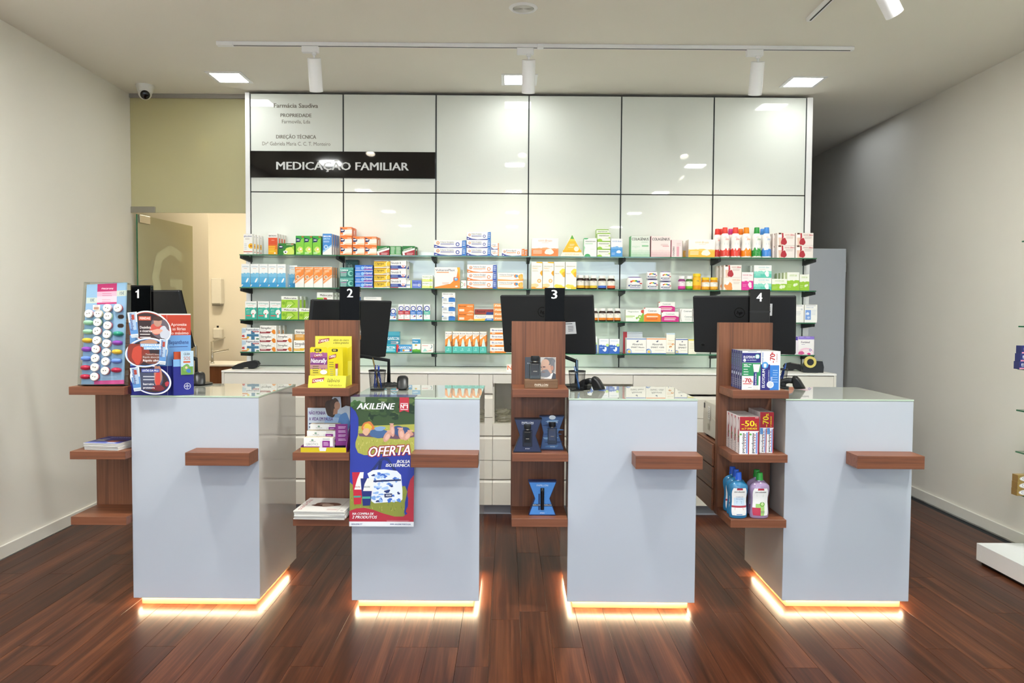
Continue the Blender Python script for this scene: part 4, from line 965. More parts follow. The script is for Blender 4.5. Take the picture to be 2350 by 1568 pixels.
row(1, 'A', 'feather', 'white carton with blue wave and feather', [(60, 151, 475, 1), (154, 243, 475, 1), (246, 334, 475, 1), (337, 425, 475, 1), (428, 517, 475, 1)], 1, .004, .06, 5.67)
row(1, 'A', 'feather', 'lone set back blue wave carton', [(547, 637, 487, 1)], 0, 0, .06, 5.75)
row(1, 'A', 'orangestripe', 'orange and white syrup carton', [(612, 707, 502, 1), (710, 803, 502, 1), (806, 899, 502, 1), (902, 996, 502, 1)], 2, .005, .05, 5.67)
row(1, 'A', 'teal', 'teal carton', [(1075, 1215, 512, 2)], 0, 0, .07, 5.67)
row(1, 'A', 'tealdark', 'dark teal carton behind the teal stack', [(1132, 1262, 432, 1)], 0, 0, .06, 5.78)
row(1, 'A', 'bluebar', 'flat blue flu carton', [(1230, 1414, 487, 4)], 0, 0, .08, 5.675)
row(1, 'A', 'yellow', 'flat yellow flu carton', [(1426, 1590, 446, 4)], 0, 0, .08, 5.675)
row(1, 'A', 'sinus', 'white and navy sinus carton', [(1595, 1756, 441, 3)], 1, .012, .07, 5.675)
row(1, 'A', 'plain', 'small plain white carton beside the navy ones', [(1758, 1799, 642, 1)], 0, 0, .05)
row(1, 'A', 'purple', 'small lilac carton', [(1803, 1912, 642, 1)], 0, 0, .05)
row(1, 'A', 'lime', 'small white and lime carton', [(1920, 2031, 590, 2)], 0, 0, .06)
row(2, 'A', 'tealhead', 'teal carton with a white head', [(100, 220, 858, 1), (227, 350, 858, 1), (356, 470, 858, 1)], 1, .004, .06)
row(2, 'A', 'mebo', 'lime green lozenge carton', [(473, 642, 806, 2)], 2, .012, .06, 5.67)
row(2, 'A', 'mebo', 'lone lime green lozenge carton by the monitor', [(655, 818, 930, 1)], 0, 0, .06, 5.67)
row(2, 'A', 'mebored', 'green and red lozenge carton', [(838, 1004, 768, 2)], 2, .012, .06, 5.68)
row(2, 'A', 'plain', 'white carton partly hidden by the monitor', [(1320, 1500, 813, 2)], 0, 0, .08)
row(2, 'A', 'ringblue', 'short blue ring carton by the monitor', [(1592, 1655, 930, 1)], 0, 0, .05)
row(2, 'A', 'ringred', 'red carton with blue ring', [(1676, 1734, 890, 1), (1737, 1795, 890, 1)], 1, .003, .05)
row(2, 'A', 'ringblue', 'blue carton with blue ring', [(1799, 1860, 890, 1), (1864, 1925, 890, 1)], 1, .003, .05)
row(2, 'A', 'ringteal', 'teal carton with blue ring', [(1938, 2003, 890, 1)], 0, 0, .05)
row(3, 'A', 'septo', 'white throat carton with a blue cross', [(66, 250, 1131, 2)], 0, 0, .06, 5.67)
row(3, 'A', 'strepred', 'white and dark red lozenge carton', [(252, 422, 1109, 3)], 2, .012, .06, 5.67)
row(3, 'A', 'strepred', 'set back dark red lozenge carton', [(428, 586, 1196, 2)], 0, 0, .06, 5.69)
row(3, 'A', 'strepyellow', 'white and yellow lozenge carton', [(600, 768, 1262, 1)], 0, 0, .06, 5.67)
row(3, 'A', 'stroran', 'white and orange lozenge carton', [(610, 776, 1148, 2)], 0, 0, .06, 5.735)
row(3, 'A', 'gavteal', 'upright teal antacid carton', [(1560, 1690, 1170, 1)], 0, 0, .05, 5.76)
row(3, 'A', 'gavlow', 'low teal antacid carton', [(1490, 1651, 1301, 1)], 0, 0, .05, 5.68)
row(3, 'A', 'gavred', 'low blue antacid carton with red edge', [(1657, 1816, 1304, 1)], 0, 0, .05, 5.68)
row(3, 'A', 'greenleafbox', 'small blue and green leaf carton', [(1819, 1904, 1240, 1)], 0, 0, .05, 5.7)
row(3, 'A', 'coral', 'low white and coral carton', [(1912, 2036, 1298, 1)], 0, 0, .05)
row(0, 'B', 'voltblue', 'long white gel carton with navy corner', [(72, 404, 229, 2)], 0, 0, .06, 5.67)
row(0, 'B', 'voltblue', 'shorter white gel carton with navy corner', [(408, 656, 145, 3)], 0, 0, .06, 5.67)
row(0, 'B', 'voltside', 'small gel carton seen end on', [(659, 738, 260, 2)], 0, 0, .13, 5.68)
row(0, 'B', 'voltside', 'single long gel carton with orange end', [(770, 1004, 317, 1)], 1, .022, .06, 5.69)
row(0, 'B', 'brain', 'wide white and orange supplement carton', [(1075, 1351, 209, 1)], 0, 0, .08, 5.68)
row(0, 'B', 'vitag', 'white and green vitamin carton', [(1614, 1746, 209, 1)], 0, 0, .07, 5.68)
row(0, 'B', 'vital', 'white and lime vitamin carton', [(1752, 1886, 157, 3)], 0, 0, .07, 5.68)
row(0, 'B', 'vital', 'set back lime vitamin carton', [(1742, 1868, 119, 4)], 0, 0, .07, 5.77)
row(0, 'B', 'bluebrain', 'white and blue supplement carton', [(1890, 2011, 214, 1)], 0, 0, .07, 5.68)
row(1, 'B', 'plast', 'large white and orange plaster carton', [(78, 339, 509, 1)], 0, 0, .05, 5.68)
row(1, 'B', 'whitegreen', 'narrow white carton with green arc', [(350, 406, 644, 1)], 0, 0, .05)
row(1, 'B', 'voltorange', 'white gel carton with orange base', [(413, 718, 483, 3)], 0, 0, .06, 5.67)
row(1, 'B', 'voltlight', 'pale orange gel carton', [(727, 990, 566, 2)], 0, 0, .06, 5.67)
row(1, 'B', 'vitay', 'tall white vitamin carton with orange fruit', [(1072, 1187, 453, 1), (1190, 1303, 453, 1)], 0, 0, .07, 5.67)
row(1, 'B', 'vitay2', 'tall white vitamin carton with yellow fruit', [(1307, 1419, 453, 1), (1423, 1537, 453, 1)], 0, 0, .07, 5.67)
row(2, 'B', 'balsam', 'white and blue balm carton', [(154, 290, 770, 3)], 0, 0, .07, 5.67)
row(2, 'B', 'ibu400', 'orange tablet carton', [(317, 481, 888, 2)], 0, 0, .07, 5.67)
row(2, 'B', 'fenis', 'white and yellow gel carton', [(482, 682, 999, 1)], 0, 0, .07, 5.67)
row(2, 'B', 'fenisr', 'set back dark red gel carton', [(490, 682, 941, 2)], 0, 0, .07, 5.75)
row(2, 'B', 'fenio', 'orange gel carton beside the monitor', [(684, 820, 884, 4)], 0, 0, .07, 5.67)
row(3, 'B', 'ibubottle', 'orange and teal syrup carton', [(183, 259, 1170, 1), (262, 330, 1170, 1), (333, 397, 1170, 1), (399, 467, 1170, 1), (470, 537, 1170, 1), (540, 612, 1170, 1)], 1, .005, .06, 5.67)
row(3, 'B', 'ibustack', 'white and orange gel carton', [(648, 815, 1136, 4)], 0, 0, .07, 5.67)
row(3, 'B', 'wblue', 'white and royal blue carton', [(1768, 1872, 1246, 1), (1876, 1979, 1246, 1)], 0, 0, .06, 5.67)
row(3, 'B', 'wblue', 'royal blue carton partly hidden by the monitor', [(1640, 1748, 1220, 1)], 0, 0, .06, 5.67)
row(0, 'C', 'colag', 'pale green collagen carton', [(125, 322, 187, 1)], 0, 0, .09, 5.67)
row(0, 'C', 'colap', 'pale pink collagen carton', [(331, 534, 188, 1)], 0, 0, .09, 5.67)
row(0, 'C', 'colas', 'narrow pink collagen carton', [(539, 654, 227, 1)], 0, 0, .09, 5.68)
row(0, 'C', 'brainy', 'wide white and yellow supplement carton', [(718, 990, 223, 1)], 1, -.02, .09, 5.68)
row(0, 'C', 'slimred', 'white and red slimming carton', [(1628, 1814, 154, 2), (1822, 2001, 156, 2)], 1, -.012, .06, 5.67)
row(1, 'C', 'slimorange', 'white and orange slimming carton', [(1078, 1261, 613, 1)], 2, -.012, .055, 5.67)
for k in range(3):
    a = atY(1420 + 1082 / 4.479, 500 + 486 / 4.479, 5.67); b = atY(1420 + 1262 / 4.479, 500 + 486 / 4.479, 5.67); zz = atY(1662, 500 + 613 / 4.479, 5.67).z + .0006
    put('slimred', (a.x + b.x) / 2 - .012 * k, 5.67 + k * .0565, zz, b.x - a.x, a.z - zz, .055, 'white and red slimming carton upon an orange one, ' + ('front', 'middle', 'rear')[k] + ' on the second glass shelf', group='slimming cartons on the second shelf')
row(1, 'C', 'slimpink', 'white and magenta carton', [(1264, 1385, 559, 1)], 0, 0, .06, 5.68)
row(1, 'C', 'slimteal', 'white and turquoise carton', [(1391, 1573, 488, 2)], 1, -.006, .06, 5.68)
row(1, 'C', 'slimlime', 'low lime carton', [(1574, 1730, 628, 1)], 0, 0, .06, 5.68)
row(1, 'C', 'slimlime', 'tall lime carton', [(1732, 1857, 560, 1)], 3, -.009, .045, 5.68)
row(1, 'C', 'slimlime', 'narrow lime carton', [(1860, 1960, 583, 1)], 0, 0, .06, 5.68)
row(2, 'C', 'magnes', 'white and green mineral carton', [(72, 258, 946, 1)], 0, 0, .06, 5.68)
row(2, 'C', 'centor', 'white and orange vitamin carton', [(260, 434, 925, 1)], 0, 0, .06, 5.67)
row(2, 'C', 'centpk', 'white and magenta vitamin carton', [(441, 619, 966, 1)], 0, 0, .06, 5.67)
row(2, 'C', 'centpk', 'raised magenta vitamin carton behind', [(410, 579, 865, 2)], 0, 0, .06, 5.75)
row(2, 'C', 'centwh', 'white vitamin carton', [(630, 756, 936, 1), (762, 890, 936, 1)], 0, 0, .06, 5.68)
row(2, 'C', 'whiteplain', 'plain white carton right of the monitor', [(1770, 1906, 893, 1)], 1, .01, .06, 5.68)
row(2, 'C', 'whiteblue', 'white carton with a blue panel', [(1911, 2043, 893, 1)], 0, 0, .06, 5.68)
row(3, 'C', 'absneuro', 'wide cream supplement carton with blue stripe', [(82, 284, 1234, 1)], 0, 0, .08, 5.67)
row(3, 'C', 'abskids', 'wide cream supplement carton with orange stripe', [(286, 489, 1234, 1)], 0, 0, .08, 5.67)
row(3, 'C', 'absedge', 'blue edged carton standing behind', [(45, 246, 1172, 1)], 0, 0, .06, 5.78)
row(3, 'C', 'absinf', 'tall narrow cream carton with children', [(490, 579, 1186, 1)], 0, 0, .06, 5.67)
row(3, 'C', 'abssmall', 'small cream supplement carton', [(584, 711, 1240, 1)], 1, 0, .06, 5.67)
row(3, 'C', 'yellowtip', 'cream carton with yellow top', [(716, 800, 1252, 1)], 0, 0, .06, 5.67)
row(3, 'C', 'fortimel', 'white and pink drink carton with violet top', [(1846, 2011, 1220, 1)], 0, 0, .08, 5.67)
row(3, 'C', 'edgepic', 'violet topped carton mostly behind the monitor', [(1690, 1843, 1222, 1)], 0, 0, .08, 5.68)
# the triangular carton
a = atY(980 + 1366 / 4.48, 500 + 394 / 4.48, 5.68); b = atY(980 + 1615 / 4.48, 500 + 394 / 4.48, 5.68); t = atY(980 + 1493 / 4.48, 500 + 178 / 4.48, 5.68)
w = b.x - a.x; h = t.z - ZSH[0]
o = MB().prism([(-w / 2, 0), (w / 2, 0), (.004, h), (-.004, h)], 1, 0, .05, 0, '#efe9d8').obj('triangular_carton', INK, None, ((a.x + b.x) / 2, 5.68, ZSH[0] + .0002))
tag(o, 'yellow triangular supplement carton with green tip on the top glass shelf', 'box')
ar = Art(w, h); ar.P([(.10, .2), (.9, .2), (.53, .94), (.47, .94)], '#eec033'); ar.wave(.2, .3, '#e9ae22', 5, amp=.02, x0=.12, x1=.88); ar.P([(.36, .72), (.64, .72), (.53, .94), (.47, .94)], '#e6d24a'); ar.P([(.42, .82), (.58, .82), (.51, .99), (.49, .99)], '#5fae4a'); ar.E(.68, .36, .1, '#f8f0d8'); ar.P([(.03, .02), (.97, .02), (.9, .2), (.1, .2)], '#f3eedd')
ar.T('GOOD Royal', .2, .07, .8, .07, '#e9bf5a', 'i'); ar.L(.4, .56, .6, '#fbeecb', 2, .06, .02); ar.L(.34, .42, .56, '#fbeecb', 1)
link('printed_face', ar.build(front(w), 'printed_face'), o)

# ---------------------------------------------------------------- jars and bottles
def lathe_thing(name, label, cat, loc, group, parts, rz=0.0):
    t = thing(name, label, cat, loc, rz, group)
    for pn, pr, m, kw in parts: MB().lathe(pr, **kw).obj(pn, m, t)
    return t
def jar(sh, crop, x0, x1, top, label, body, cap, lab, accent, group, yf=5.69, capw=.82, txt=None, clear=False):
    ox, oy, s = CROP[crop]; a = atY(ox + x0 / s, oy + top / s, yf); b = atY(ox + x1 / s, oy + top / s, yf)
    r = (b.x - a.x) / 2; z0 = ZSH[sh] + .0003; h = a.z - z0; hc = h * .2
    t = thing('supplement_jar', label, 'jar', ((a.x + b.x) / 2, yf + r, z0), 0, group)
    MB().lathe([(r * .9, 0, body), (r, h * .04, body), (r, h * .66, body), (r * .93, h * .73, body), (r * capw * .9, h * .78, body), (r * capw * .9, h - hc, body)], n=20).obj('jar_body', PLAS, t)
    k = MB(); k.lathe([(r * capw, h - hc + .0004, cap), (r * capw, h - .002, cap), (r * capw * .93, h, cap)], n=20)
    k.obj('lid', PLAS, t)
    l = MB(); l.lathe([(r + .0003, h * .1, accent), (r + .0003, h * .28, lab), (r + .0003, h * .62, lab)], n=20)
    lo = l.obj('paper_label', INK, t)
    ar = Art(2 * r, h, True); ar.L(.32, .5, .7, '#a59a90', 2, .07, .03); ar.B(.55, .22, .14, accent, .1, seed=int(x0)); ar.T(txt or 'vita', .34, .54, .66, .05, '#6b6660')
    link('lettering', ar.build(lambda u, v, d: ((r + .0005 + d) * math.sin((u - r) / r), -(r + .0005 + d) * math.cos((u - r) / r), v), 'lettering'), lo)
    return t
for i, (x0, x1, ac, nm, off) in enumerate(((1540, 1622, '#e9b53a', 'leftmost, yellow mark', 0), (1612, 1678, '#e9b53a', 'set back second, yellow mark', .035), (1677, 1753, '#e7c73c', 'third, yellow mark', 0), (1764, 1849, '#4a6fc8', 'fourth, blue mark', 0), (1858, 1940, '#d9603a', 'rightmost, red mark', 0))):
    jar(1, 'B', x0, x1, 590 + i * 1.5, 'brown vitamin jar with white lid, %s, on the second shelf' % nm, '#2a1812', '#efece6', '#efeae0', ac, 'brown vitamin jars', 5.69 + off * 1.35)
for i, (x0, x1) in enumerate(((1690, 1762), (1769, 1846), (1849, 1924), (1929, 1996))):
    jar(2, 'B', x0, x1, 931, 'brown vitamin jar with white lid, %s on the third shelf' % cphrase(i, 4), '#2a1812', '#efece6', '#efeae0', '#e58a2c', 'brown vitamin jars', 5.69)
jar(1, 'C', 619, 693, 600, 'small pink labelled gummy jar on the second glass shelf', '#8f3f7a', '#f1efec', '#f0dfe8', '#e24aa8', 'gummy jars', txt='vita')
jar(1, 'C', 696, 768, 600, 'small green labelled gummy jar on the second glass shelf', '#4f7a3a', '#f1efec', '#e6f2d4', '#7cc43c', 'gummy jars')
jar(1, 'C', 769, 858, 573, 'tall yellow gummy jar with yellow lid on the second glass shelf', '#efb31c', '#f3cf2a', '#f4c436', '#ee9a24', 'gummy jars', capw=.9)
jar(1, 'C', 861, 945, 613, 'amber gummy jar with yellow lid, left one of the pair', '#d98f1e', '#f3cf2a', '#f3efe6', '#ecb23c', 'amber gummy jars', capw=.94)
jar(1, 'C', 948, 1028, 613, 'amber gummy jar with yellow lid, right one of the pair', '#d98f1e', '#f3cf2a', '#f3efe6', '#ecb23c', 'amber gummy jars', capw=.94)
def tub(x0, x1, top, bot, label, z=None, yf=5.69):
    a = atY(1420 + x0 / 4.479, 500 + top / 4.479, yf); b = atY(1420 + x1 / 4.479, 500 + bot / 4.479, yf)
    r = (b.x - a.x) / 2; z0 = ZSH[1] + .0003 if z is None else z; h = a.z - b.z
    t = thing('vitamin_tub', label, 'tub', ((a.x + b.x) / 2, yf + r * .6, z0), 0, 'white vitamin tubs')
    prof = [(r * .96, 0, '#4d3f86'), (r, .003, '#f3f2f0'), (r, h * .6, '#f3f2f0'), (r * .97, h * .78, '#efeeee'), (r * .86, h * .9, '#5a4a94'), (r * .7, h * .96, '#f3f2f0'), (r * .3, h, '#f3f2f0')]
    body = MB().lathe(prof, n=24, sy=.6).obj('tub_body', PLAS, t)
    ar = Art(2 * r, h, True); fn = lambda u, v, d: (lambda th: ((r + .0006 + d) * math.sin(th), -(r * .6 + .0008 + d) * math.cos(th), v))((u - r) / r * 1.1)
    for q, cc in enumerate(('#c23a3f', '#e0862c', '#e6c42f', '#4f9f3f', '#3f74bd', '#7a4a9c')): ar.E(.28 + q * .09, .6 + (.05 if q in (1, 2, 3) else 0), .06, cc)
    ar.T('Centrum', .18, .24, .82, .17, '#3f4a7c', 'bi'); ar.R(.2, .12, .8, .16, '#7a6ab0'); ar.E(.14, .3, .05, '#4a5aa0'); ar.RR(.76, .42, .96, .5, .002, '#c23a3f')
    link('paper_label', ar.build(fn, 'paper_label'), t); return h
tub(85, 254, 598, 737, 'large domed white vitamin tub on the second glass shelf')
h = tub(291, 411, 628, 738, 'small domed vitamin tub under another, left stack'); tub(290, 404, 545, 628, 'small domed vitamin tub on top of the left stack', ZSH[1] + h + .001)
h = tub(429, 548, 650, 738, 'small domed vitamin tub under another, right stack'); tub(427, 546, 545, 650, 'small domed vitamin tub on top of the right stack', ZSH[1] + h + .001)
def shake(x0, x1, c, label, yf=5.69, top=95):
    a = atY(1420 + x0 / 4.479, 500 + top / 4.479, yf); b = atY(1420 + x1 / 4.479, 500 + top / 4.479, yf); r = (b.x - a.x) / 2; h = a.z - ZSH[0]
    t = thing('drink_bottle', label, 'bottle', ((a.x + b.x) / 2, yf + r, ZSH[0] + .0003), 0, 'slimming drink bottles')
    w = '#f4f1ee'; P = [(.9, 0), (1, .03), (1, .18), (.96, .28), (.86, .42), (.84, .5), (.94, .6), (.93, .68), (.7, .77), (.54, .8)]
    b = MB(); n = 24; rr = random.Random(int(x0)); jag = [rr.uniform(-.05, .07) for _ in range(n)]
    b.lathe([(p * r, q * h, w) for p, q in P], n=n).obj('bottle_body', PLAS, t)
    # coloured foot of the sleeve with an uneven edge
    s = MB(); lv = [0, .2, .45, .7, 1.0]
    def rad(q):
        for (p0, q0), (p1, q1) in zip(P, P[1:]):
            if q <= q1: return (p0 + (p1 - p0) * (q - q0) / (q1 - q0)) * r + .0004
        return r
    for li in lv:
        for k in range(n):
            q = (.01 + li * (.27 + jag[k])); th = 2 * math.pi * k / n; R = rad(q); s.v.append((R * math.cos(th), R * math.sin(th), q * h))
    for i in range(4):
        for k in range(n): j = (k + 1) % n; s.face([i * n + k, i * n + j, (i + 1) * n + j, (i + 1) * n + k], 0, c, True)
    s.obj('printed_sleeve', PLAS, t)
    MB().lathe([(.56 * r, .802 * h, c), (.58 * r, .81 * h, c), (.5 * r, .985 * h, c), (.46 * r, h, c)], n=20).obj('cap', PLAS, t)
    ar = Art(2 * r, h, True); ar.T('GOOD', .3, .66, .55, .035, '#d8a8a0'); ar.T('Slim', .42, .58, .8, .06, c, 'i'); ar.L(.3, .47, .74, '#9fb6d0', 2, .04, .012); ar.L(.28, .2, .72, '#f7e6e0', 4, .04, .01)
    link('lettering', ar.build(lambda u, v, d: ((lambda R, th: (R * math.sin(th), -R * math.cos(th), v))(rad(v / h) + .0008 + d, (u - r) / r)), 'lettering'), t)
for x0, x1, c, nm in ((1057, 1158, '#e3483c', 'red capped slimming drink bottle, leftmost of the front row'), (1164, 1270, '#e3483c', 'red capped slimming drink bottle, second of the front row'), (1275, 1382, '#f08c1e', 'orange capped slimming drink bottle in the front row'), (1385, 1487, '#2f9a44', 'green capped slimming drink bottle in the front row'), (1489, 1585, '#4a8fe0', 'blue capped slimming drink bottle in the front row')):
    shake(x0, x1, c, nm)
for x0, x1, c, nm, y in ((981, 1073, '#dc3c34', 'red capped drink bottle at the left end, behind the front row', 5.757), (1028, 1118, '#dc3c34', 'red capped drink bottle at the very back, left', 5.805), (1118, 1208, '#cf3f8a', 'magenta capped drink bottle behind the two red ones', 5.768), (1222, 1314, '#ec7c1c', 'orange capped drink bottle behind the front orange one', 5.768), (1448, 1540, '#4a8fe0', 'blue capped drink bottle behind the front blue one', 5.768)):
    shake(x0, x1, c, nm, y, 110)

# ================================================================== goods on the towers and counters
Z1, Z2, Z3 = 1.0812, .7712, .4557
# ---- first tower: leaning clear stand of round boxes
bx = atY(176, 881, 3.66).x; SW = atY(282, 877, 3.66).x - bx
es = Vector((0, .06, .497)).normalized(); nn = Vector((0, -es.z, es.y)); SL = .500
F = Matrix((Vector((1, 0, 0)), es, nn)).transposed().to_4x4(); F.translation = Vector((bx, 3.664, Z1 + .0045))
st = link('box_stand', None); st.matrix_world = F
tag(st, 'leaning clear acrylic stand with blue card at the left wall', 'display stand')
TH = .05
TPR = lambda x, v: x * (1 - .063 * v / SL) + .006 * v / SL
def taper(b): b.v = [(TPR(x, v), v, d) for x, v, d in b.v]; return b
taper(MB().box(.006, SW - .006, .006, SL - .02, -.012, -.010)).obj('back_sheet', M_ACRYL, st)
sh = MB(); sh.box(0, .003, 0, SL, -TH, .0); sh.box(SW - .003, SW, 0, SL, -TH, 0); sh.box(.003, SW - .003, SL - .003, SL, -TH, 0)
taper(sh).obj('clear_cover', M_ACRYL, st)
MB().box(.003, SW - .003, .001, .004, -TH, .0).obj('foot', M_BLK, st)
def stand_uv(cx, cy):
    t = (cy - 85) / (1515 - 85) if cy < 1515 else 1; xl = 150 - 115 * t; xr = 765 - 75 * t
    return (cx - xl) / (xr - xl) * SW, (1 - t) * SL
ar = Art(SW, SL)
def q(cx, cy): u, v = stand_uv(cx, cy); return u / SW, v / SL
def qr(pts, c): ar.P([q(*p) for p in pts], c)
qr([(178, 118), (762, 82), (688, 1492), (76, 1502)], '#86a8c4')
qr([(172, 300), (334, 298), (328, 372), (166, 380)], '#b9c2b4'); qr([(608, 200), (756, 190), (750, 270), (604, 278)], '#b9c2b4')
qr([(332, 110), (614, 94), (608, 204), (328, 216)], '#a8295f'); qr([(328, 216), (608, 204), (604, 360), (320, 372)], '#d9a3b4'); qr([(325, 282), (606, 272), (604, 352), (321, 362)], '#e3b9c2'); qr([(320, 372), (604, 360), (602, 382), (318, 394)], '#b02f66')
qr([(262, 1452), (690, 1436), (688, 1492), (260, 1500)], '#c44f8a')
def qt(t, x0, x1, y, cap, c, st='b'): a_ = q(x0, y); b_ = q(x1, y); ar.T(t, a_[0], a_[1], b_[0], cap, c, st)
qt('macarons', 388, 558, 182, .022, '#f0d9e2', 'i'); qt('10€', 224, 284, 355, .03, '#5d6f7c', 'b'); qt('15€', 652, 716, 255, .03, '#5d6f7c', 'b'); ar.L(*q(400, 245), q(545, 245)[0], '#b06a86', 2, .02, .005); ar.L(*q(395, 330), q(530, 330)[0], '#b98a9a', 2, .02, .005)
ar.L(*q(370, 1400), q(630, 1400)[0], '#a9c2d8', 1, .02, .006)
for hx, hy in ((662, 563), (655, 688)):
    u, v = q(hx, hy); ar.RR(u - .075, v - .021, u + .075, v + .021, .011, '#5a5f62'); ar.RR(u - .065, v - .017, u + .065, v + .017, .009, '#2a1712')
link('printed_card', ar.build(lambda u, v, d: (TPR(u, v), v, -.0095 + d), 'printed_card'), st)
mac_mesh = {}
def macaron(kind, cx, cy, c, label):
    u, v = stand_uv(cx, cy); key = (kind, c)
    if key not in mac_mesh:
        if kind == 'S':      # box stuck edge-on into its slot
            r = .0235
            sh_ = MB()
            for s_ in (1, -1):
                sh_.lathe([(r * math.cos(a), s_ * (.0028 + .0098 * math.sin(a))) for a in ([0, .35, .75, 1.15, 1.5] if s_ > 0 else [1.5, 1.15, .75, .35, 0])], n=22, c=c)
            rim = MB().lathe([(r * .93, -.0034, c), (r * .99, -.0014, c), (r * .99, .0014, c), (r * .93, .0034, c)], n=22)
            R_ = Matrix.Rotation(math.radians(90), 4, 'X')
            # half of it sits in the slot, so the round faces look up and down
            sh_.tf(R_); rim.tf(R_)
            mac_mesh[key] = [('shell', sh_.mesh('shell', PLAS)), ('rim', rim.mesh('rim', PLAS))]
        else:                # box opened towards the viewer
            r = .0203
            sh_ = MB().lathe([(r * .55, 0, c), (r * .95, .003, c), (r, .008, c), (r, .0105, c), (r * .92, .0125, c), (r * .98, .0145, '#dcd6cf'), (r * .98, .018, '#e3ded6'), (r * .88, .0205, '#e3ded6')], n=24)
            dots = MB()
            for dx in (-.0055, .0055): dots.lathe([(.0022, .0206), (.0018, .0225), (.0004, .0232)], dx, .001, 0, 10, 0, '#3a332c')
            mac_mesh[key] = [('shell', sh_.mesh('shell', PLAS)), ('earrings', dots.mesh('earrings', PLAS))]
    z = -.004 if kind == 'S' else -.0088
    t = link('round_box', None); t.matrix_world = F @ Matrix.Translation((TPR(u, v), v, z)) @ Matrix.Rotation(random.Random(cx * 7 + cy).uniform(-.5, .5) if kind == 'R' else 0, 4, 'Z')
    tag(t, label, 'trinket box', 'macaron shaped boxes on the stand')
    for nm, me in mac_mesh[key]: link(nm, me, t)
MINT, YEL, PUR, BLU, RED, TEA, PNK, CRM, LIL = '#9cc9a6', '#dcb43a', '#8d46aa', '#6d90d6', '#b52c46', '#2c8f76', '#dfb0c0', '#e3d6b0', '#cbb8dc'
col_l = [('R', 225, 528, PNK, 'pink'), ('S', 207, 650, MINT, 'mint'), ('S', 197, 775, MINT, 'mint'), ('S', 185, 897, YEL, 'yellow'), ('S', 173, 1018, PUR, 'purple'), ('S', 163, 1147, BLU, 'blue'), ('S', 155, 1272, RED, 'red'), ('S', 148, 1397, RED, 'red')]
col_2 = [('R', 360, 530, CRM, 'cream'), ('R', 347, 648, MINT, 'mint'), ('R', 338, 768, '#c98a90', 'rose'), ('R', 332, 897, CRM, 'cream'), ('R', 318, 1018, '#c4566a', 'red'), ('R', 306, 1143, '#a9b8dc', 'blue'), ('R', 297, 1268, LIL, 'lilac'), ('R', 291, 1397, '#c03f58', 'red')]
col_3 = [('R', 490, 450, PNK, 'pink'), ('R', 498, 562, MINT, 'mint'), ('R', 490, 690, '#c4566a', 'red'), ('R', 480, 812, MINT, 'mint'), ('R', 470, 938, PNK, 'pink'), ('R', 463, 1062, CRM, 'cream'), ('R', 452, 1187, '#a9b8dc', 'blue'), ('R', 443, 1315, '#c4566a', 'red')]
col_r = [('R', 642, 448, '#a8434f', 'red'), None, None, ('S', 627, 803, TEA, 'teal'), ('S', 613, 928, PUR, 'purple'), ('S', 605, 1052, YEL, 'yellow'), ('S', 597, 1178, BLU, 'blue'), ('S', 590, 1303, RED, 'red')]
PL = ('top', 'second from top', 'third from top', 'fourth from top', 'fourth from bottom', 'third from bottom', 'second from bottom', 'bottom')
for cn, cl in (('first', col_l), ('second', col_2), ('third', col_3), ('last', col_r)):
    for k, it in enumerate(cl):
        if it: macaron(it[0], it[1], it[2], it[3], '%s %s, %s of the %s column on the stand' % (it[4], 'round box opened flat' if it[0] == 'R' else 'macaron shaped box', PL[k], cn))
pt = link('price_tag', None); u, v = stand_uv(349, 446); pt.matrix_world = F @ Matrix.Translation((TPR(u, v), v, .0142)); tag(pt, 'small white price ticket over a round box on the clear stand', 'ticket')
MB().box(-.017, .017, -.0125, .0125, 0, .0006).obj('ticket', mat('ticket_paper', '#eadfd2', .6), pt); ar = Art(.034, .025); ar.R(.14, .12, .86, .62, '#b98d7a'); ar.L(.2, .75, .8, '#8a7a70', 1, .1, .08); ar.L(.18, .5, .8, '#7f5a4a', 3, .16, .05); link('print', ar.build(lambda u, v, d: (u - .017, v - .0125, .0007 + d), 'print'), pt)

# ---- magazines
def magazines(x, y, z, w, l, n, t, rz, cover, top, label_fmt, grp, draw):
    rr = random.Random(int(x * 100) + n)
    for k in range(n):
        m_ = MB(); m_.box(-w / 2, w / 2, 0, l, 0, t - .0004, 0, '#e4e1da', bev=.0008, faces={'t': (0, top if k == n - 1 else cover), 'd': (0, cover)})
        # gently sagging sheets: two extra leaves at the fore edge
        for q_ in (.3, .62): m_.box(-w / 2 + .0005, w / 2 - .0005, -.0007, .0, t * q_, t * q_ + .0005, 0, '#b9b5ac')
        o = m_.obj('magazine', PLAS, None, (x + rr.uniform(-.004, .004), y + rr.uniform(-.003, .003), z + .0002 + k * t), rz + rr.uniform(-.03, .03))
        tag(o, label_fmt % ('topmost, cover showing' if k == n - 1 else ('lowest' if k == 0 else '%s from the bottom' % ('second', 'third', 'fourth', 'fifth', 'sixth')[k - 1])), 'magazine', grp)
        if k == n - 1:
            ar = Art(w, l); draw(ar); link('cover_print', ar.build(lambda u, v, d: (u - w / 2, v, t - .0003 + d), 'cover_print'), o)
def cov1(a):
    a.R(0, 0, 1, 1, '#2d3a86'); a.P([(0, 0), (1, 0), (1, .12), (.5, .24), (0, .16)], '#6a78c0'); a.B(.68, .42, .26, '#3f2a4a', .16, seed=3); a.B(.66, .3, .2, '#a86a5a', .1, seed=6); a.T('pontos', .22, .8, .96, .12, '#c9d0ee', 'b'); a.R(.08, .36, .34, .5, '#b9bfa8'); a.T('saúde', .12, .56, .36, .07, '#aebbe6'); a.L(.1, .66, .32, '#aebbe6', 2, .06, .03); a.R(.62, .06, .86, .16, '#d9dcea')
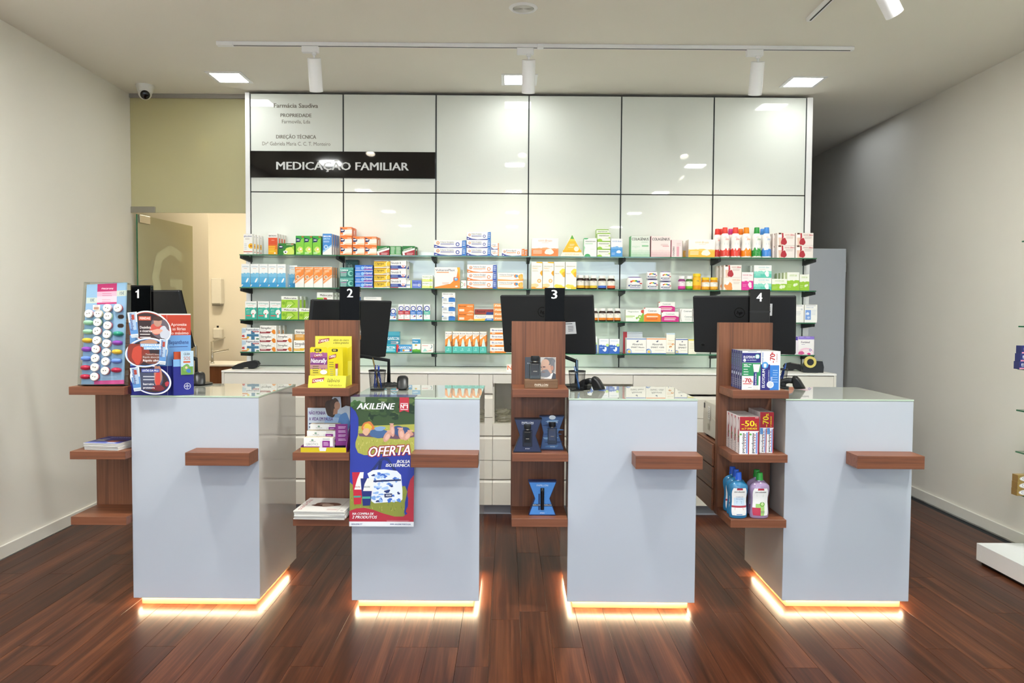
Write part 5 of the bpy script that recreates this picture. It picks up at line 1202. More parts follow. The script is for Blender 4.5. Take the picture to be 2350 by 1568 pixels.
magazines(-1.953, 3.668, Z2, .175, .2, 6, .0058, -.12, '#8d93b8', '#2d3a86', 'blue magazine in the pile on the number 1 tower, %s', 'magazines on the first tower', cov1)
def cov2(a):
    a.R(0, 0, 1, 1, '#dcd8d2'); a.T('saúda', .1, .12, .86, .1, '#a03a44', '', True); a.B(.52, .5, .24, '#6f4a3c', .18, seed=4); a.B(.5, .46, .15, '#c9b0a0', .12, seed=9); a.B(.34, .44, .12, '#5a3a30', .07, seed=5); a.R(.84, .0, .86, 1, '#c9c4bd'); a.L(.62, .16, .84, '#b0666a', 2, .05, .016); a.L(.9, .1, .97, '#8a8680', 2, .04)
magazines(-.889, 3.606, Z3, .245, .26, 6, .0068, -.04, '#e2dfda', '#dcd8d2', 'white magazine in the pile on the number 2 tower, %s', 'magazines on the second tower', cov2)

# ---- cardboard wound care stand on the first counter
bp = thing('cardboard_stand', 'red and blue cardboard wound care stand with three oval pictures on the first counter', 'display stand', (-1.72, 3.712, CZ + .0003))
zc = lambda py: atY(340, py, 3.72).z - CZ
xl = lambda px, y: atY(px, 850, y).x + 1.72
Ht = zc(720)
xa, xb_ = xl(299, 3.707), xl(384, 3.707); xc = xl(438, 3.77)
def board(name, x0, y0, x1, y1, draw):
    w = math.hypot(x1 - x0, y1 - y0); an = math.atan2(y1 - y0, x1 - x0)
    o = MB().box(0, w, 0, .004, 0, Ht, 0, '#eceae6').obj(name, INK, bp, (x0, y0, 0), an)
    ar = Art(w, Ht); draw(ar); link('print', ar.build(front(w, 0, 0, 0), 'print'), o); return o
def bands(a): a.R(0, .0, 1, .36, '#2a2f86'); a.R(0, .36, 1, .735, '#6f9fd4'); a.R(0, .735, 1, .985, '#bf4430')
board('left_board', xa, -.005, xb_, -.005, bands)
def rb(a):
    bands(a); a.T('Aproveite', .16, .85, .82, .036, '#efe0da', 'm'); a.T('as férias', .22, .797, .78, .036, '#efe0da', 'm'); a.T('ao máximo', .1, .746, .9, .034, '#efe0da', 'm')
    a.T('Bepanthene', .06, .625, .9, .05, '#2a3f7c', 'm'); a.R(.08, .59, .86, .597, '#2a3f7c')
board('right_board', xb_ + .001, -.005, xc, .062, rb)
# leaflet pocket
pw_ = .094; an = math.atan2(.067, xc - xb_)
px_ = xl(397, 3.72); pk = link('leaflet_pocket', MB().box(0, pw_, -.024, -.0005, .001, Ht * .44, 0, '#2a2f86', faces={'t': (0, '#8fb2dc')}).mesh('leaflet_pocket', INK), bp, (px_, -.003, 0), an)
ar = Art(pw_, Ht * .44); ar.R(0, .8, 1, 1, '#7fb0dc'); ar.E(.68, .24, .17, '#dfe2ee'); ar.E(.68, .24, .145, '#2a2f86'); ar.T('BAYER', .56, .225, .8, .035, '#dfe2ee'); ar.T('BAYER', .17, .695, .31, .05, '#dfe2ee', 'b', True)
link('print', ar.build(lambda u, v, d: (u, -.0242 - d, .001 + v), 'print'), pk)
lf = thing('leaflet', 'small first aid leaflet in the pocket of the cardboard stand', 'leaflet', (bp.location.x + px_ + .002, 3.7095, CZ + .06), an)
lh = Ht * .545 - .06
MB().box(.004, .052, -.016, -.006, 0, lh - .004, 0, '#c4532f').obj('orange_leaflets', INK, lf)
MB().box(.032, .090, -.0295, -.0255, .04, lh, 0, '#e8ecec').obj('front_leaflet', INK, lf)
ar = Art(.058, lh - .04); ar.R(.0, 0, 1, 1, '#bcd5e4'); ar.R(0, .0, .96, .34, '#6f9a4a'); ar.B(.4, .3, .26, '#7fae5a', .3, seed=2); ar.B(.6, .16, .2, '#4a7fbf', .16, seed=5); ar.E(.42, .3, .1, '#e6c8ac'); ar.T('GUIA', .22, .82, .72, .1, '#5a6478'); ar.T('SOS', .22, .62, .74, .14, '#c8643c', 'm'); ar.R(.18, .5, .74, .57, '#d9683f')
link('print', ar.build(lambda u, v, d: (.032 + u, -.0297 - d, .04 + v), 'print'), lf)
# the ovals
def oval(cx, cy, rx, ry, rot, yy, draw, ring):
    k = 3.67 / FPX; c0 = atY(cx, cy, yy); ca, sa = math.cos(rot), math.sin(rot); A_, B_ = rx * k, ry * k
    W_ = 2 * math.hypot(A_ * ca, B_ * sa); H_ = 2 * math.hypot(A_ * sa, B_ * ca)
    o = MB().prism([(A_ * math.cos(t) * ca - B_ * math.sin(t) * sa, A_ * math.cos(t) * sa + B_ * math.sin(t) * ca) for t in [2 * math.pi * i / 40 for i in range(40)]], 1, 0, .003, 0, '#eef0f2').obj('oval_card', INK, bp)
    o.location = (c0.x + 1.72, yy - 3.712, c0.z - CZ)
    ar = Art(W_, H_); f_ = A_ / W_; g_ = B_ / W_
    ar.E(.5, .5, f_ * .93, ring, g_ * .92, 40, rot); ar.E(.5, .5, f_ * .89, '#3a2c30', g_ * .87, 40, rot); draw(ar)
    link('print', ar.build(front(W_, 0, -H_ / 2), 'print'), o); return o
def ov1(a):
    a.B(.72, .5, .2, '#6a5f68', .26, seed=4); a.B(.66, .46, .16, '#c9564a', .14, seed=7); a.E(.68, .68, .1, '#b98d7c', .12); a.B(.68, .77, .11, '#4a3530', .06, seed=3); a.B(.84, .36, .12, '#c4c8d2', .16, seed=9); a.B(.66, .4, .13, '#d8a08c', .06, seed=2)
    a.R(.22, .72, .52, .84, '#c8502f'); a.T('FERIDAS', .25, .745, .5, .07, '#f2e8e4'); a.T('Desinfeta', .25, .48, .52, .075, '#ece6e4'); a.T('e cicatriza', .25, .38, .54, .07, '#ece6e4'); a.L(.25, .3, .52, '#c9c0be', 2, .09, .03)
def ov2(a):
    a.B(.3, .46, .24, '#8a3a30', .28, seed=4); a.B(.28, .42, .13, '#c44a3a', .2, seed=6); a.B(.55, .8, .2, '#b98a72', .1, seed=2); a.B(.62, .3, .2, '#7a4a3e', .14, seed=8)
    a.R(.36, .7, .84, .8, '#7fb0e0'); a.R(.44, .6, .84, .7, '#7fb0e0'); a.T('QUEIMADURAS', .38, .715, .82, .065, '#f2f4f6'); a.T('E IRRITAÇÕES', .46, .615, .82, .06, '#f2f4f6'); a.T('Textura suave', .48, .42, .82, .05, '#d9d0cc', ''); a.T('Rápida absorção', .42, .32, .82, .055, '#e4dcd8', ''); a.T('Rápido alívio', .42, .2, .82, .07, '#f2ecea')
def ov3(a):
    a.B(.45, .48, .36, '#4a4f66', .24, seed=1, amp=.05); a.B(.68, .62, .09, '#b9806c', .3, seed=4); a.B(.68, .5, .07, '#cf4a40', .2, seed=6); a.B(.68, .22, .14, '#7a2c34', .08, seed=3); a.B(.9, .36, .05, '#b03a44', .06, seed=2)
    a.R(.28, .74, .72, .86, '#2a3f96'); a.T('LESÕES DA PELE', .3, .765, .7, .065, '#f2f4f6'); a.L(.32, .58, .62, '#c4c6d0', 2, .1, .035); a.T('barreira', .32, .32, .58, .065, '#f2f2f4'); a.T('protetora', .32, .2, .6, .065, '#f2f2f4')
oval(345, 753, 49, 37, -.42, 3.6695, ov1, '#b0402e'); oval(336, 809.5, 49, 33.5, .16, 3.6655, ov2, '#6fa0dc'); oval(345.5, 871.5, 48, 33, -.3, 3.6695, ov3, '#2a3f96')
def tube_card(cx, cy, w, h, rot, yy):
    c0 = atY(cx, cy, yy); k = 3.70 / FPX; w *= k; h *= k
    o = MB().prism([(-w * .5, h / 2), (w * .5, h / 2), (w * .4, -h * .42), (w * .36, -h / 2), (-w * .36, -h / 2), (-w * .4, -h * .42)], 1, 0, .003, 0, '#dfe6ec').obj('tube_card', INK, bp)
    o.location = (c0.x + 1.72, yy - 3.712, c0.z - CZ); o.rotation_euler = (0, -rot, 0)
    ar = Art(w, h); ar.P([(.08, .14), (.92, .14), (.96, .6), (.04, .6)], '#5f92cc'); ar.P([(.2, .3), (.8, .3), (.85, .98), (.16, .98)], '#a9bfd6'); ar.T('Bepanthene', .3, .45, .95, .3, '#2f3f86', 'b', True); ar.R(.14, .02, .86, .1, '#c3ccd4'); ar.R(.4, .7, .7, .9, '#b0483a')
    link('print', ar.build(front(w, 0, -h / 2), 'print'), o)
tube_card(306, 746, 21, 58, .1, 3.6655); tube_card(374, 808, 18, 58, -.07, 3.6615); tube_card(312, 871, 21, 54, .12, 3.6655)

# ---- second tower, top shelf: lip balm display
def fr(px0, px1, y): return atY(px0, 850, y).x, atY(px1, 850, y).x
cx0, cx1 = fr(707.5, 793.5, 3.668)
cm = thing('balm_display', 'yellow card lip balm display on the number 2 tower', 'display stand', (cx0, 3.66, Z1))
lw = cx1 - cx0
tray = MB(); tray.box(.006, lw - .006, .02, .15, 0, .003, 0, '#d9cf3a'); tray.box(.006, .009, .02, .15, .003, .05, 0, '#c9bf34'); tray.box(lw - .009, lw - .006, .02, .15, .003, .05, 0, '#c9bf34'); tray.obj('tray', INK, cm)
lip = MB(); lip.prism([(0, 0), (.0025, 0), (.0205, .056), (.018, .056)], 0, 0, lw, 0, '#d8cf3c'); lip.obj('front_lip', INK, cm)
LB = math.hypot(.018, .056); ar = Art(lw, LB); ar.R(0, 0, 1, 1, '#d9d03e'); ar.P([(.1, .34), (.41, .62), (.42, .86), (.1, .72)], '#9c2f2c'); ar.T('CARMEX', .12, .46, .4, .2, '#f3efe8', 'b', sl=.06); ar.T('lábios', .5, .46, .84, .32, '#26231c', 'i'); ar.T('hidratados', .54, .12, .9, .18, '#26231c', 'i')
link('print', ar.build(lambda u, v, d: (u, v / LB * .018 - d - .0002, v / LB * .056 + d * .3), 'print'), cm)
ex0, ex1 = fr(724, 807.5, 3.815); bh = atY(765, 771.6, 3.815).z - Z1
MB().box(ex0 - cx0, ex1 - cx0, .152, .155, .003, bh, 0, '#dcd24a').obj('header_card', INK, cm)
ar = Art(ex1 - ex0, bh); ar.R(0, 0, 1, 1, '#dcd24a'); ar.P([(.0, .4), (1, .5), (1, .8), (.6, .6)], '#d3c21e'); ar.P([(.08, .84), (.38, .905), (.39, .96), (.1, .93)], '#9c2f2c'); ar.T('CARMEX', .1, .87, .37, .05, '#f3efe8', 'b', sl=.1)
ar.T('alívio do cieiro', .5, .90, .92, .04, '#26231c', 'i'); ar.T('e lábios gretados', .5, .845, .92, .04, '#26231c', 'i')
link('print', ar.build(front(ex1 - ex0, .1518, 0, ex0 - cx0), 'print'), cm)
def balm(px0, px1, yy, label, purple):
    x0, x1 = fr(px0, px1, yy); w = x1 - x0; z0 = Z1 + .0035; h = atY(750, 797, yy).z - z0
    t = thing('balm_card', label, 'lip balm', ((x0 + x1) / 2, yy, z0), 0, 'hanging lip balm cards')
    MB().prism([(-w / 2 + .006, 0), (w / 2 - .006, 0), (w / 2, .006), (w / 2, h - .006), (w / 2 - .006, h), (-w / 2 + .006, h), (-w / 2, h - .006), (-w / 2, .006)], 1, 0, .0015, 0, '#dccb14').obj('backing_card', INK, t)
    ar = Art(w, h); ar.R(.01, .02, .99, .98, '#e0cf12')
    if purple: ar.wave(.42, .86, '#a05a8c', 3, amp=.02, x0=.01, x1=.99); ar.R(.01, .55, .99, .74, '#7d3a7a'); ar.R(.01, .46, .99, .55, '#b98a86'); ar.wave(.02, .44, '#d6c63a', 8, amp=.02, x0=.01, x1=.99)
    ar.RR(.26, .885, .66, .955, .004, '#1d1b12'); ar.RR(.32, .905, .56, .94, .003, '#c9b84a')
    if purple:
        ar.P([(.2, .72), (.72, .77), (.74, .84), (.22, .79)], '#9c2f3a'); ar.T('CARMEX', .24, .755, .72, .05, '#f6f0ec', 'b', sl=.1); ar.T('Naturally', .04, .6, .95, .11, '#f6f2f0', 'bi'); ar.E(.78, .36, .2, '#f2f0f2', .13); ar.L(.16, .5, .54, '#6a5f2a', 4, .055, .018); ar.E(.1, .26, .05, '#a8423a'); ar.E(.2, .26, .05, '#b34a3c'); ar.E(.27, .26, .04, '#2f2a44')
    else:
        ar.P([(.06, .68), (.54, .74), (.55, .83), (.08, .78)], '#9c2f2c'); ar.T('CARMEX', .1, .725, .52, .06, '#f6f0ec', 'b', sl=.12); ar.L(.08, .6, .42, '#8f8a2a', 3, .055, .02); ar.L(.14, .42, .36, '#a9a06a', 4, .05, .018)
    pr = link('print', ar.build(front(w), 'print'), t)
    if purple: MB().cyl((-w * .36, -.006, h * .12), (w * .1, -.006, h * .12), .0055, n=12, c='#dcc43a').cyl((w * .1, -.006, h * .12), (w * .34, -.006, h * .12), .0058, n=12, c='#5f9ccc').obj('balm_stick', PLAS, t)
    else: MB().cyl((w * .1, -.006, h * .1), (w * .1, -.006, h * .46), .0056, n=12, c='#e6dcc0').cyl((w * .1, -.006, h * .46), (w * .1, -.006, h * .58), .0062, n=12, c='#9c2f44').obj('balm_stick', PLAS, t)
    return t
balm(711.5, 751.5, 3.70, 'purple and yellow lip balm card, left of the display', True)
for k in range(5): balm(752.6 + 2.75 * k, 787 + 2.75 * k, 3.70 + .0165 * k, 'yellow lip balm card in the right pile, ' + ('frontmost', 'second from front', 'third from front', 'fourth from front', 'rearmost')[k], False)
# ---- second tower, middle shelf: supplement tray
qx0, qx1 = fr(690, 794.7, 3.655)
qt_ = thing('supplement_tray', 'purple and yellow cardboard tray with a woman on its header card', 'display stand', (qx0, 3.648, Z2)); qw = qx1 - qx0
b = MB(); b.box(.0, qw, .003, .19, 0, .003, 0, '#7a2a78'); b.box(0, .003, .003, .19, .003, .03, 0, '#7a2a78'); b.obj('tray', INK, qt_)
b = MB(); b.box(0, qw, 0, .0028, 0, .023, 0, '#cdb71c'); b.obj('front_lip', INK, qt_); ar = Art(qw, .023); ar.R(0, 0, 1, .82, '#d2bc1e'); ar.P([(.42, .25), (.55, .25), (.57, 1), (.4, 1)], '#e9e7e4'); link('print', ar.build(front(qw, 0, 0, 0), 'print'), qt_)
b = MB(); b.prism([(.003, .003), (.16, .003), (.17, .13), (.12, .13), (.003, .022)], 0, qw - .0035, qw - .0005, 0, '#7a2a78'); b.obj('side_panel', INK, qt_)
wing = MB().box(0, .058, 0, .0025, .023, .128, 0, '#7f2d7c').obj('wing_panel', INK, qt_, (qw - .064, .055, 0), .16)
ar = Art(.058, .105); ar.R(0, 0, 1, 1, '#85327f'); [ar.L(.24, .86 - .19 * k, .9, '#d9b8d6', 2, .06, .025) for k in range(4)]; link('print', ar.build(front(.058, 0, .023, 0), 'print'), wing)
hx0, hx1 = fr(706.5, 803.5, 3.845); hh = atY(750, 936, 3.845).z - Z2; hw = hx1 - hx0; tip = min(1.041 - Z2, atY(778, 911, 3.845).z - Z2)
b = MB(); b.prism([(0, .003), (hw, .003), (hw, hh * 1.04), (hw * .9, hh * 1.06), (hw * .8, hh), (hw * .78, tip), (hw * .6, tip * 1.0), (hw * .47, hh * 1.04), (hw * .45, hh), (0, hh)], 1, 0, .003, 0, '#dfe6ee'); ho = b.obj('header_card', INK, qt_, (hx0 - qx0, .19, 0))
ar = Art(hw, hh); ar.RR(0.01, .02, .99, .99, .006, '#d6dfe8'); ar.B(.72, .42, .3, '#8fb8e0', .36, seed=5); ar.B(.6, .5, .2, '#b6d2ee', .3, seed=7); ar.B(.86, .62, .13, '#6f9fd8', .24, seed=3); ar.B(.56, 1.0, .13, '#4f3a2c', .24, seed=8); ar.B(.63, 1.08, .1, '#5a4434', .16, seed=2); ar.E(.7, 1.06, .07, '#c99a7c', .1); ar.P([(.6, .82), (.7, .84), (.72, 1.0), (.62, .98)], '#c08f72')
ar.T('NÃO PONHA', .03, .82, .42, .09, '#6a3a8c'); ar.T('A VIDA EM PAUSA', .03, .66, .6, .09, '#6a3a8c'); ar.L(.03, .56, .52, '#4a4a68', 2, .09, .035)
link('print', ar.build(front(hw, 0, 0, 0), 'print', cut=False), ho)
@art('biotic', '#efede9', '#dcd8d4', '#d9c9a8')
def _(a):
    a.R(0, .12, 1, .24, '#d7c23a'); a.R(0, .24, .55, .34, '#8a3a8c'); a.R(.86, .24, 1, .34, '#8a3a8c'); a.T('QBIOTICS', .08, .44, .5, .15, '#8a8784', ''); a.E(.3, .82, .04, '#7fa08a', .03); a.T('AQUILEA', .2, .68, .42, .07, '#9a9792'); a.RR(.56, .1, .72, .75, .004, '#e3e1de'); a.RR(.64, .04, .9, .78, .003, '#8c2f8a'); a.L(.68, .62, .86, '#d9b0d6', 3, .1, .05); a.R(.66, .86, .9, .95, '#c9c6c2')
ccx = (fr(694, 761, 3.67)[0] + fr(694, 761, 3.67)[1]) / 2; cw = fr(694, 761, 3.67)[1] - fr(694, 761, 3.67)[0]
for k, nm in enumerate(('front', 'middle', 'rear')):
    yy = 3.664 + .048 * k; put('biotic', ccx + .006 + .004 * k, yy, Z2 + .0035 + .026 * k, cw * (1 + .01 * k), .064, .042, 'white and purple probiotic carton in the tray, %s one' % nm, group='probiotic cartons in the tray')
b = MB(); b.box(.012, cw * .9, .06, .105, .003, .029, 0, '#cfcac0'); b.box(.012, cw * .9, .108, .155, .003, .055, 0, '#cfcac0'); b.obj('riser', INK, qt_)

# ---- poster hung over the front of the second counter
tl = atY(804.5, 911, 3.668); tr_ = atY(951.7, 912.5, 3.668); bl = atY(801.8, 1208, 3.632); PWD_ = tr_.x - tl.x; PHT = tl.z - bl.z
po = thing('poster', 'tall foot care offer poster hung on the second counter', 'poster', (tl.x, 3.668, bl.z))
lean = .036 / PHT
b = MB(); n = 6
out = [(.008, 0), (PWD_ - .008, 0)] + [(PWD_ - .008 + .008 * math.sin(t), .008 - .008 * math.cos(t)) for t in (.4, .8, 1.2, 1.57)] + [(PWD_, PHT), (0, PHT)] + [(.008 - .008 * math.sin(t), .008 - .008 * math.cos(t)) for t in (1.57, 1.2, .8, .4)]
py_ = lambda z: -.036 * (1 - z / PHT)
i0 = len(b.v)
for dy in (0, .002): b.v += [(x, py_(z) + dy, z) for x, z in out]
m = len(out); b.face([i0 + k for k in range(m)], 0, '#e9ebee'); b.face([i0 + m + k for k in range(m)][::-1], 0, '#d9dbde')
for k in range(m): j = (k + 1) % m; b.face([i0 + j, i0 + k, i0 + m + k, i0 + m + j], 0, '#d9dbde')
b.obj('sheet', INKG, po)
fl = MB().box(0.0, PWD_, .0035, .11, CZ + .0006 - bl.z, CZ + .0018 - bl.z, 0, '#4a4a72').box(0, PWD_, .001, .0036, PHT - .004, CZ + .0018 - bl.z, 0, '#2c3f2a'); fl.obj('top_flap', INKG, po)
ar = Art(PWD_, PHT); U = lambda x: (x - 688) / 698; V = lambda y: (1510 - y) / 1410
def PP(pts, c): ar.P([(U(x), V(y)) for x, y in pts], c)
def EE(x, y, rx, ry, c, rot=0.0, n=20): ar.E(U(x) , V(y), rx / 698, c, ry / 698, n, rot)
def BB(x, y, rx, ry, c, seed, amp=.18): ar.B(U(x), V(y), rx / 698, c, ry / 698, seed, amp)
def TT(t, x0, x1, y, cap, c, st='b', sl=0.0): ar.T(t, U(x0), V(y), U(x1), cap / 1410, c, st, sl=sl)
rr = random.Random(5)
ar.R(.0, V(1458), 1, 1, '#2c3a9c')
PP([(690, 100), (1388, 100), (1388, 470), (780, 470), (775, 330), (745, 260), (690, 205)], '#3a4f2c')
PP([(690, 100), (850, 100), (850, 160), (690, 170)], '#8f9a86')
for k in range(46): BB(rr.uniform(840, 1385), rr.uniform(120, 340), rr.uniform(28, 60), rr.uniform(18, 34), rr.choice(('#2f4426', '#4a6334', '#3a512b', '#24371f', '#5a6f3a')), k, .3)
for k in range(8): BB(rr.uniform(700, 800), rr.uniform(150, 205), 34, 22, rr.choice(('#3a5a2c', '#4a6f38')), k + 60, .3)
PP([(778, 420), (1388, 395), (1388, 720), (1250, 700), (900, 735), (800, 735), (750, 680), (745, 600), (772, 520)], '#a9a84a')
for k in range(120):
    x, y = rr.uniform(760, 1380), rr.uniform(425, 700); h_ = rr.uniform(14, 34)
    ar._a([(U(x - 3), V(y)), (U(x + 3), V(y)), (U(x + rr.uniform(-9, 9)), V(y - h_))], rr.choice(('#8f9a3a', '#c4bd62', '#b3b04e', '#7f8c34', '#d4ca78')))
ar.nx()
PP([(775, 500), (1388, 480), (1388, 535), (1200, 560), (790, 530)], '#6a4a5a')
BB(880, 425, 62, 60, '#c9743a', 3); BB(878, 440, 48, 46, '#d8a06a', 5); BB(880, 425, 40, 34, '#d6b83a', 9); BB(860, 480, 40, 36, '#d9a98a', 6)
BB(1000, 500, 96, 52, '#46648f', 4); BB(1240, 470, 90, 60, '#3a4f7c', 7); BB(1010, 445, 60, 24, '#7f9cc4', 2); BB(1330, 500, 40, 30, '#c98f7a', 3)
for x, y, rx, ry, ro in ((1145, 460, 26, 74, .1), (1090, 530, 34, 66, -.5), (1245, 500, 34, 66, .2), (1310, 520, 32, 60, -.6)):
    EE(x, y, rx, ry, '#cf9a86', ro); EE(x + 3, y + 6, rx * .6, ry * .55, '#dcae9c', ro)
    for k in range(4): EE(x - rx * .7 + k * rx * .45 - ry * math.sin(ro) * .9, y - ry * .92, rx * .2, rx * .24, '#d9a592')
for k in range(60):
    x, y = rr.uniform(780, 1370), rr.uniform(575, 720); h_ = rr.uniform(18, 44)
    ar._a([(U(x - 3), V(y)), (U(x + 3), V(y)), (U(x + rr.uniform(-10, 10)), V(y - h_))], rr.choice(('#9fa645', '#d2c96f', '#b9b552', '#8c9639')))
ar.nx()
PP([(690, 205), (745, 260), (776, 330), (778, 430), (750, 560), (745, 640), (775, 710), (850, 738), (950, 735), (1388, 715), (1388, 1080), (690, 1080)], '#2c3a9c')
PP([(690, 1030), (740, 1075), (900, 1110), (1180, 1080), (1290, 1070), (1315, 1130), (1290, 1250), (1290, 1400), (690, 1420)], '#8a8f3a')
for k in range(110):
    x, y = rr.uniform(692, 1280), rr.uniform(1080, 1370); h_ = rr.uniform(16, 40)
    ar._a([(U(x - 3), V(y)), (U(x + 3), V(y)), (U(x + rr.uniform(-10, 10)), V(y - h_))], rr.choice(('#6f7c2c', '#a9a84a', '#c2b95c', '#5f6f28')))
ar.nx()
PP([(1388, 945), (1345, 1000), (1318, 1100), (1318, 1250), (1300, 1350), (1388, 1440)], '#b02f3c'); PP([(1295, 1255), (1325, 1180), (1322, 1290), (1280, 1380)], '#2c3a9c')
PP([(684, 1458), (684, 1345), (760, 1315), (850, 1308), (950, 1330), (1060, 1370), (1180, 1402), (1270, 1402), (1330, 1360), (1388, 1290), (1388, 1458)], '#b32e3d')
ar.R(.0, .0, 1, V(1458), '#eceef0')
# bag
PP([(915, 905), (1010, 780), (1060, 745), (1110, 770), (1200, 905), (1165, 905), (1095, 800), (1060, 785), (1020, 810), (950, 905)], '#26306a'); PP([(990, 905), (1005, 800), (1040, 800), (1020, 910)], '#1f2858')
PP([(880, 935), (940, 898), (1060, 888), (1200, 905), (1245, 950), (1262, 1120), (1262, 1215), (1240, 1235), (960, 1258), (925, 1235), (918, 1110), (905, 1000)], '#e6ebf2')
for k in range(34):
    x, y = rr.uniform(935, 1240), rr.uniform(915, 1235); BB(x, y, rr.uniform(14, 34), rr.uniform(10, 22), rr.choice(('#7fa6e0', '#5a84d0', '#a9c6ee', '#3f6ac4', '#8fb2e4', '#2a3a74')), k, .35)
PP([(945, 1010), (1245, 995), (1246, 1012), (946, 1028)], '#232c5c'); PP([(1065, 1155), (1150, 1150), (1152, 1190), (1068, 1195)], '#232c5c'); TT('AKILEÏNE', 1080, 1145, 1181, 18, '#e8ecf4', 'bi')
# tubes
PP([(714, 922), (840, 920), (815, 1268), (738, 1272)], '#c2273a'); PP([(800, 922), (840, 920), (825, 1110), (740, 1110), (770, 1000)], '#eceae6'); PP([(734, 1178), (812, 1176), (811, 1196), (735, 1198)], '#4a9a86')
PP([(806, 988), (948, 985), (912, 1282), (834, 1286)], '#252f74'); PP([(880, 986), (948, 985), (940, 1125), (835, 1125), (850, 1050)], '#e9e8e4'); PP([(828, 1186), (916, 1184), (914, 1208), (829, 1210)], '#4aa58e')
TT('AKILEÏNE', 744, 806, 1088, 14, '#a33', 'bi'); TT('AKILEÏNE', 842, 912, 1088, 16, '#345', 'bi')
# ribbon and words
PP([(1222, 103), (1325, 103), (1325, 265), (1273, 245), (1222, 265)], '#b8303c'); TT('Nº', 1233, 1292, 223, 44, '#f2eeee'); PP([(1303, 223), (1314, 223), (1314, 179), (1305, 179), (1296, 188), (1296, 195), (1303, 193)], '#f2eeee'); ar.R(U(1233), V(172), U(1314), V(166), '#f2eeee'); ar.R(U(1233), V(238), U(1314), V(232), '#f2eeee')
TT('AKILEÏNE', 755, 1175, 234, 66, '#f4f4f2', 'bi')
for dx, dy in ((-9, 0), (9, 0), (0, -9), (0, 9), (-7, -7), (7, 7), (-7, 7), (7, -7)): TT('OFERTA', 890 + dx, 1345 + dx, 752 + dy, 104, '#b32e3d', 'bi', .06); ar.k -= 1
ar.nx(); TT('OFERTA', 890, 1345, 752, 104, '#f6f4f2', 'bi', .06)
TT('BOLSA', 1198, 1338, 818, 32, '#f4f4f2', 'bi'); TT('ISOTÉRMICA', 1077, 1338, 860, 32, '#f4f4f2', 'bi'); TT('NA COMPRA DE', 720, 954, 1384, 24, '#f4f0f0', 'bi'); TT('2 PRODUTOS', 718, 990, 1424, 30, '#f4f0f0', 'bi')
TT('AKILEINE.PT', 708, 832, 1492, 14, '#2c3a7c', 'bi'); TT('AKILEINE PORTUGAL', 1176, 1358, 1492, 14, '#2c3a7c', 'bi'); [ar.E(U(1138 + 14 * k), V(1484), .008, '#2c3a7c') for k in range(3)]; ar.L(U(1095), V(1446), U(1360), '#d99aa0', 2, .006, .002)
lift = lambda u, v, d: (u, py_(v) - d - .0001, v)
link('print', ar.build(lift, 'print', INKG, .00002, True), po)

# ---- third tower: perfume sets
fx0, fx1 = fr(1204.4, 1280.7, 3.68); fw_ = fx1 - fx0
ft = thing('tester_stand', 'wooden tester block with a portrait card on the number 3 tower', 'display stand', (fx0, 3.68, Z1))
MB().box(0, fw_, 0, .085, 0, .0415, bev=.002).obj('block', wood('oak_block', '#4f3a24', '#73553a', '#8a6846', 0, .5, 20), ft)
ar = Art(fw_, .0415); ar.T('PAPILLON', .3, .3, .7, .24, '#e6ddc8', 'm'); ar.R(.3, .2, .7, .235, '#cfc4ac'); link('lettering', ar.build(front(fw_, 0, 0, 0), 'lettering'), ft)
kx0, kx1 = fr(1204.4, 1275.5, 3.74); kh = atY(1240, 820, 3.74).z - Z1; kw = kx1 - kx0
MB().box(kx0 - fx0, kx1 - fx0, .06, .063, .0418, kh, 0, '#3a3d42').obj('portrait_card', INK, ft)
ar = Art(kw, kh - .0418); ar.R(0, 0, .5, 1, '#3d4147'); ar.R(0.02, 0, .2, 1, '#484d54'); ar.T('PAPILLON', .08, .68, .46, .06, '#aab0b8', 'm'); ar.R(.5, 0, 1, 1, '#c3beb8')
ar.R(.86, .3, .98, 1, '#a9a49e'); ar.P([(.6, 0), (1, 0), (1, .22), (.9, .3), (.72, .1)], '#4a4d55'); ar.P([(.6, .0), (.92, .3), (.86, .0)], '#e6e4e2'); ar.P([(.68, .08), (.9, .3), (.86, .5), (.66, .3)], '#b98672'); ar.E(.72, .58, .2, '#c79f8a', .27); ar.B(.78, .82, .17, '#6f6f72', .13, seed=4); ar.B(.9, .6, .07, '#77777b', .2, seed=6); ar.E(.66, .74, .13, '#cba590', .12); ar.E(.88, .5, .045, '#b98672', .08)
ar.B(.66, .24, .15, '#7d7f86', .14, seed=3); ar.P([(.52, .46), (.58, .5), (.56, .36)], '#bd927d'); ar.E(.62, .55, .05, '#4a4046', .016); ar.E(.53, .54, .022, '#4a4046', .014); ar.E(.6, .31, .06, '#8f6a62', .014)
link('print', ar.build(front(kw, .0598, .0418, kx0 - fx0), 'print'), ft)
def perfume(parent, cx, y, z, w, h, dark, d=.022):
    g = MB().box(cx - w / 2, cx + w / 2, y, y + d, z, z + h * .74, bev=.003).obj('bottle_glass', M_BOTGLASS, parent)
    MB().box(cx - w * .36, cx + w * .36, y + .003, y + d - .003, z + h * .16, z + h * .72, 0, dark, bev=.002).obj('scent', PLAS, parent)
    MB().lathe([(w * .22, h * .742), (w * .22, h * .79)], cx, y + d / 2, z, 14).obj('collar', M_STEEL, parent)
    MB().lathe([(w * .37, h * .792), (w * .38, h * .8), (w * .38, h * .985), (w * .36, h)], cx, y + d / 2, z, 20).obj('cap', M_BLKM, parent)
    ar = Art(w * .72, h * .56); ar.T('PAPILLON', .1, .82, .9, .07, '#8f8579', ''); ar.T('ARTISAN', .26, .3, .74, .06, '#d6cbbb', 'm'); link('lettering', ar.build(front(w * .72, y - .0002, z + h * .16, cx - w * .36), 'lettering'), parent)
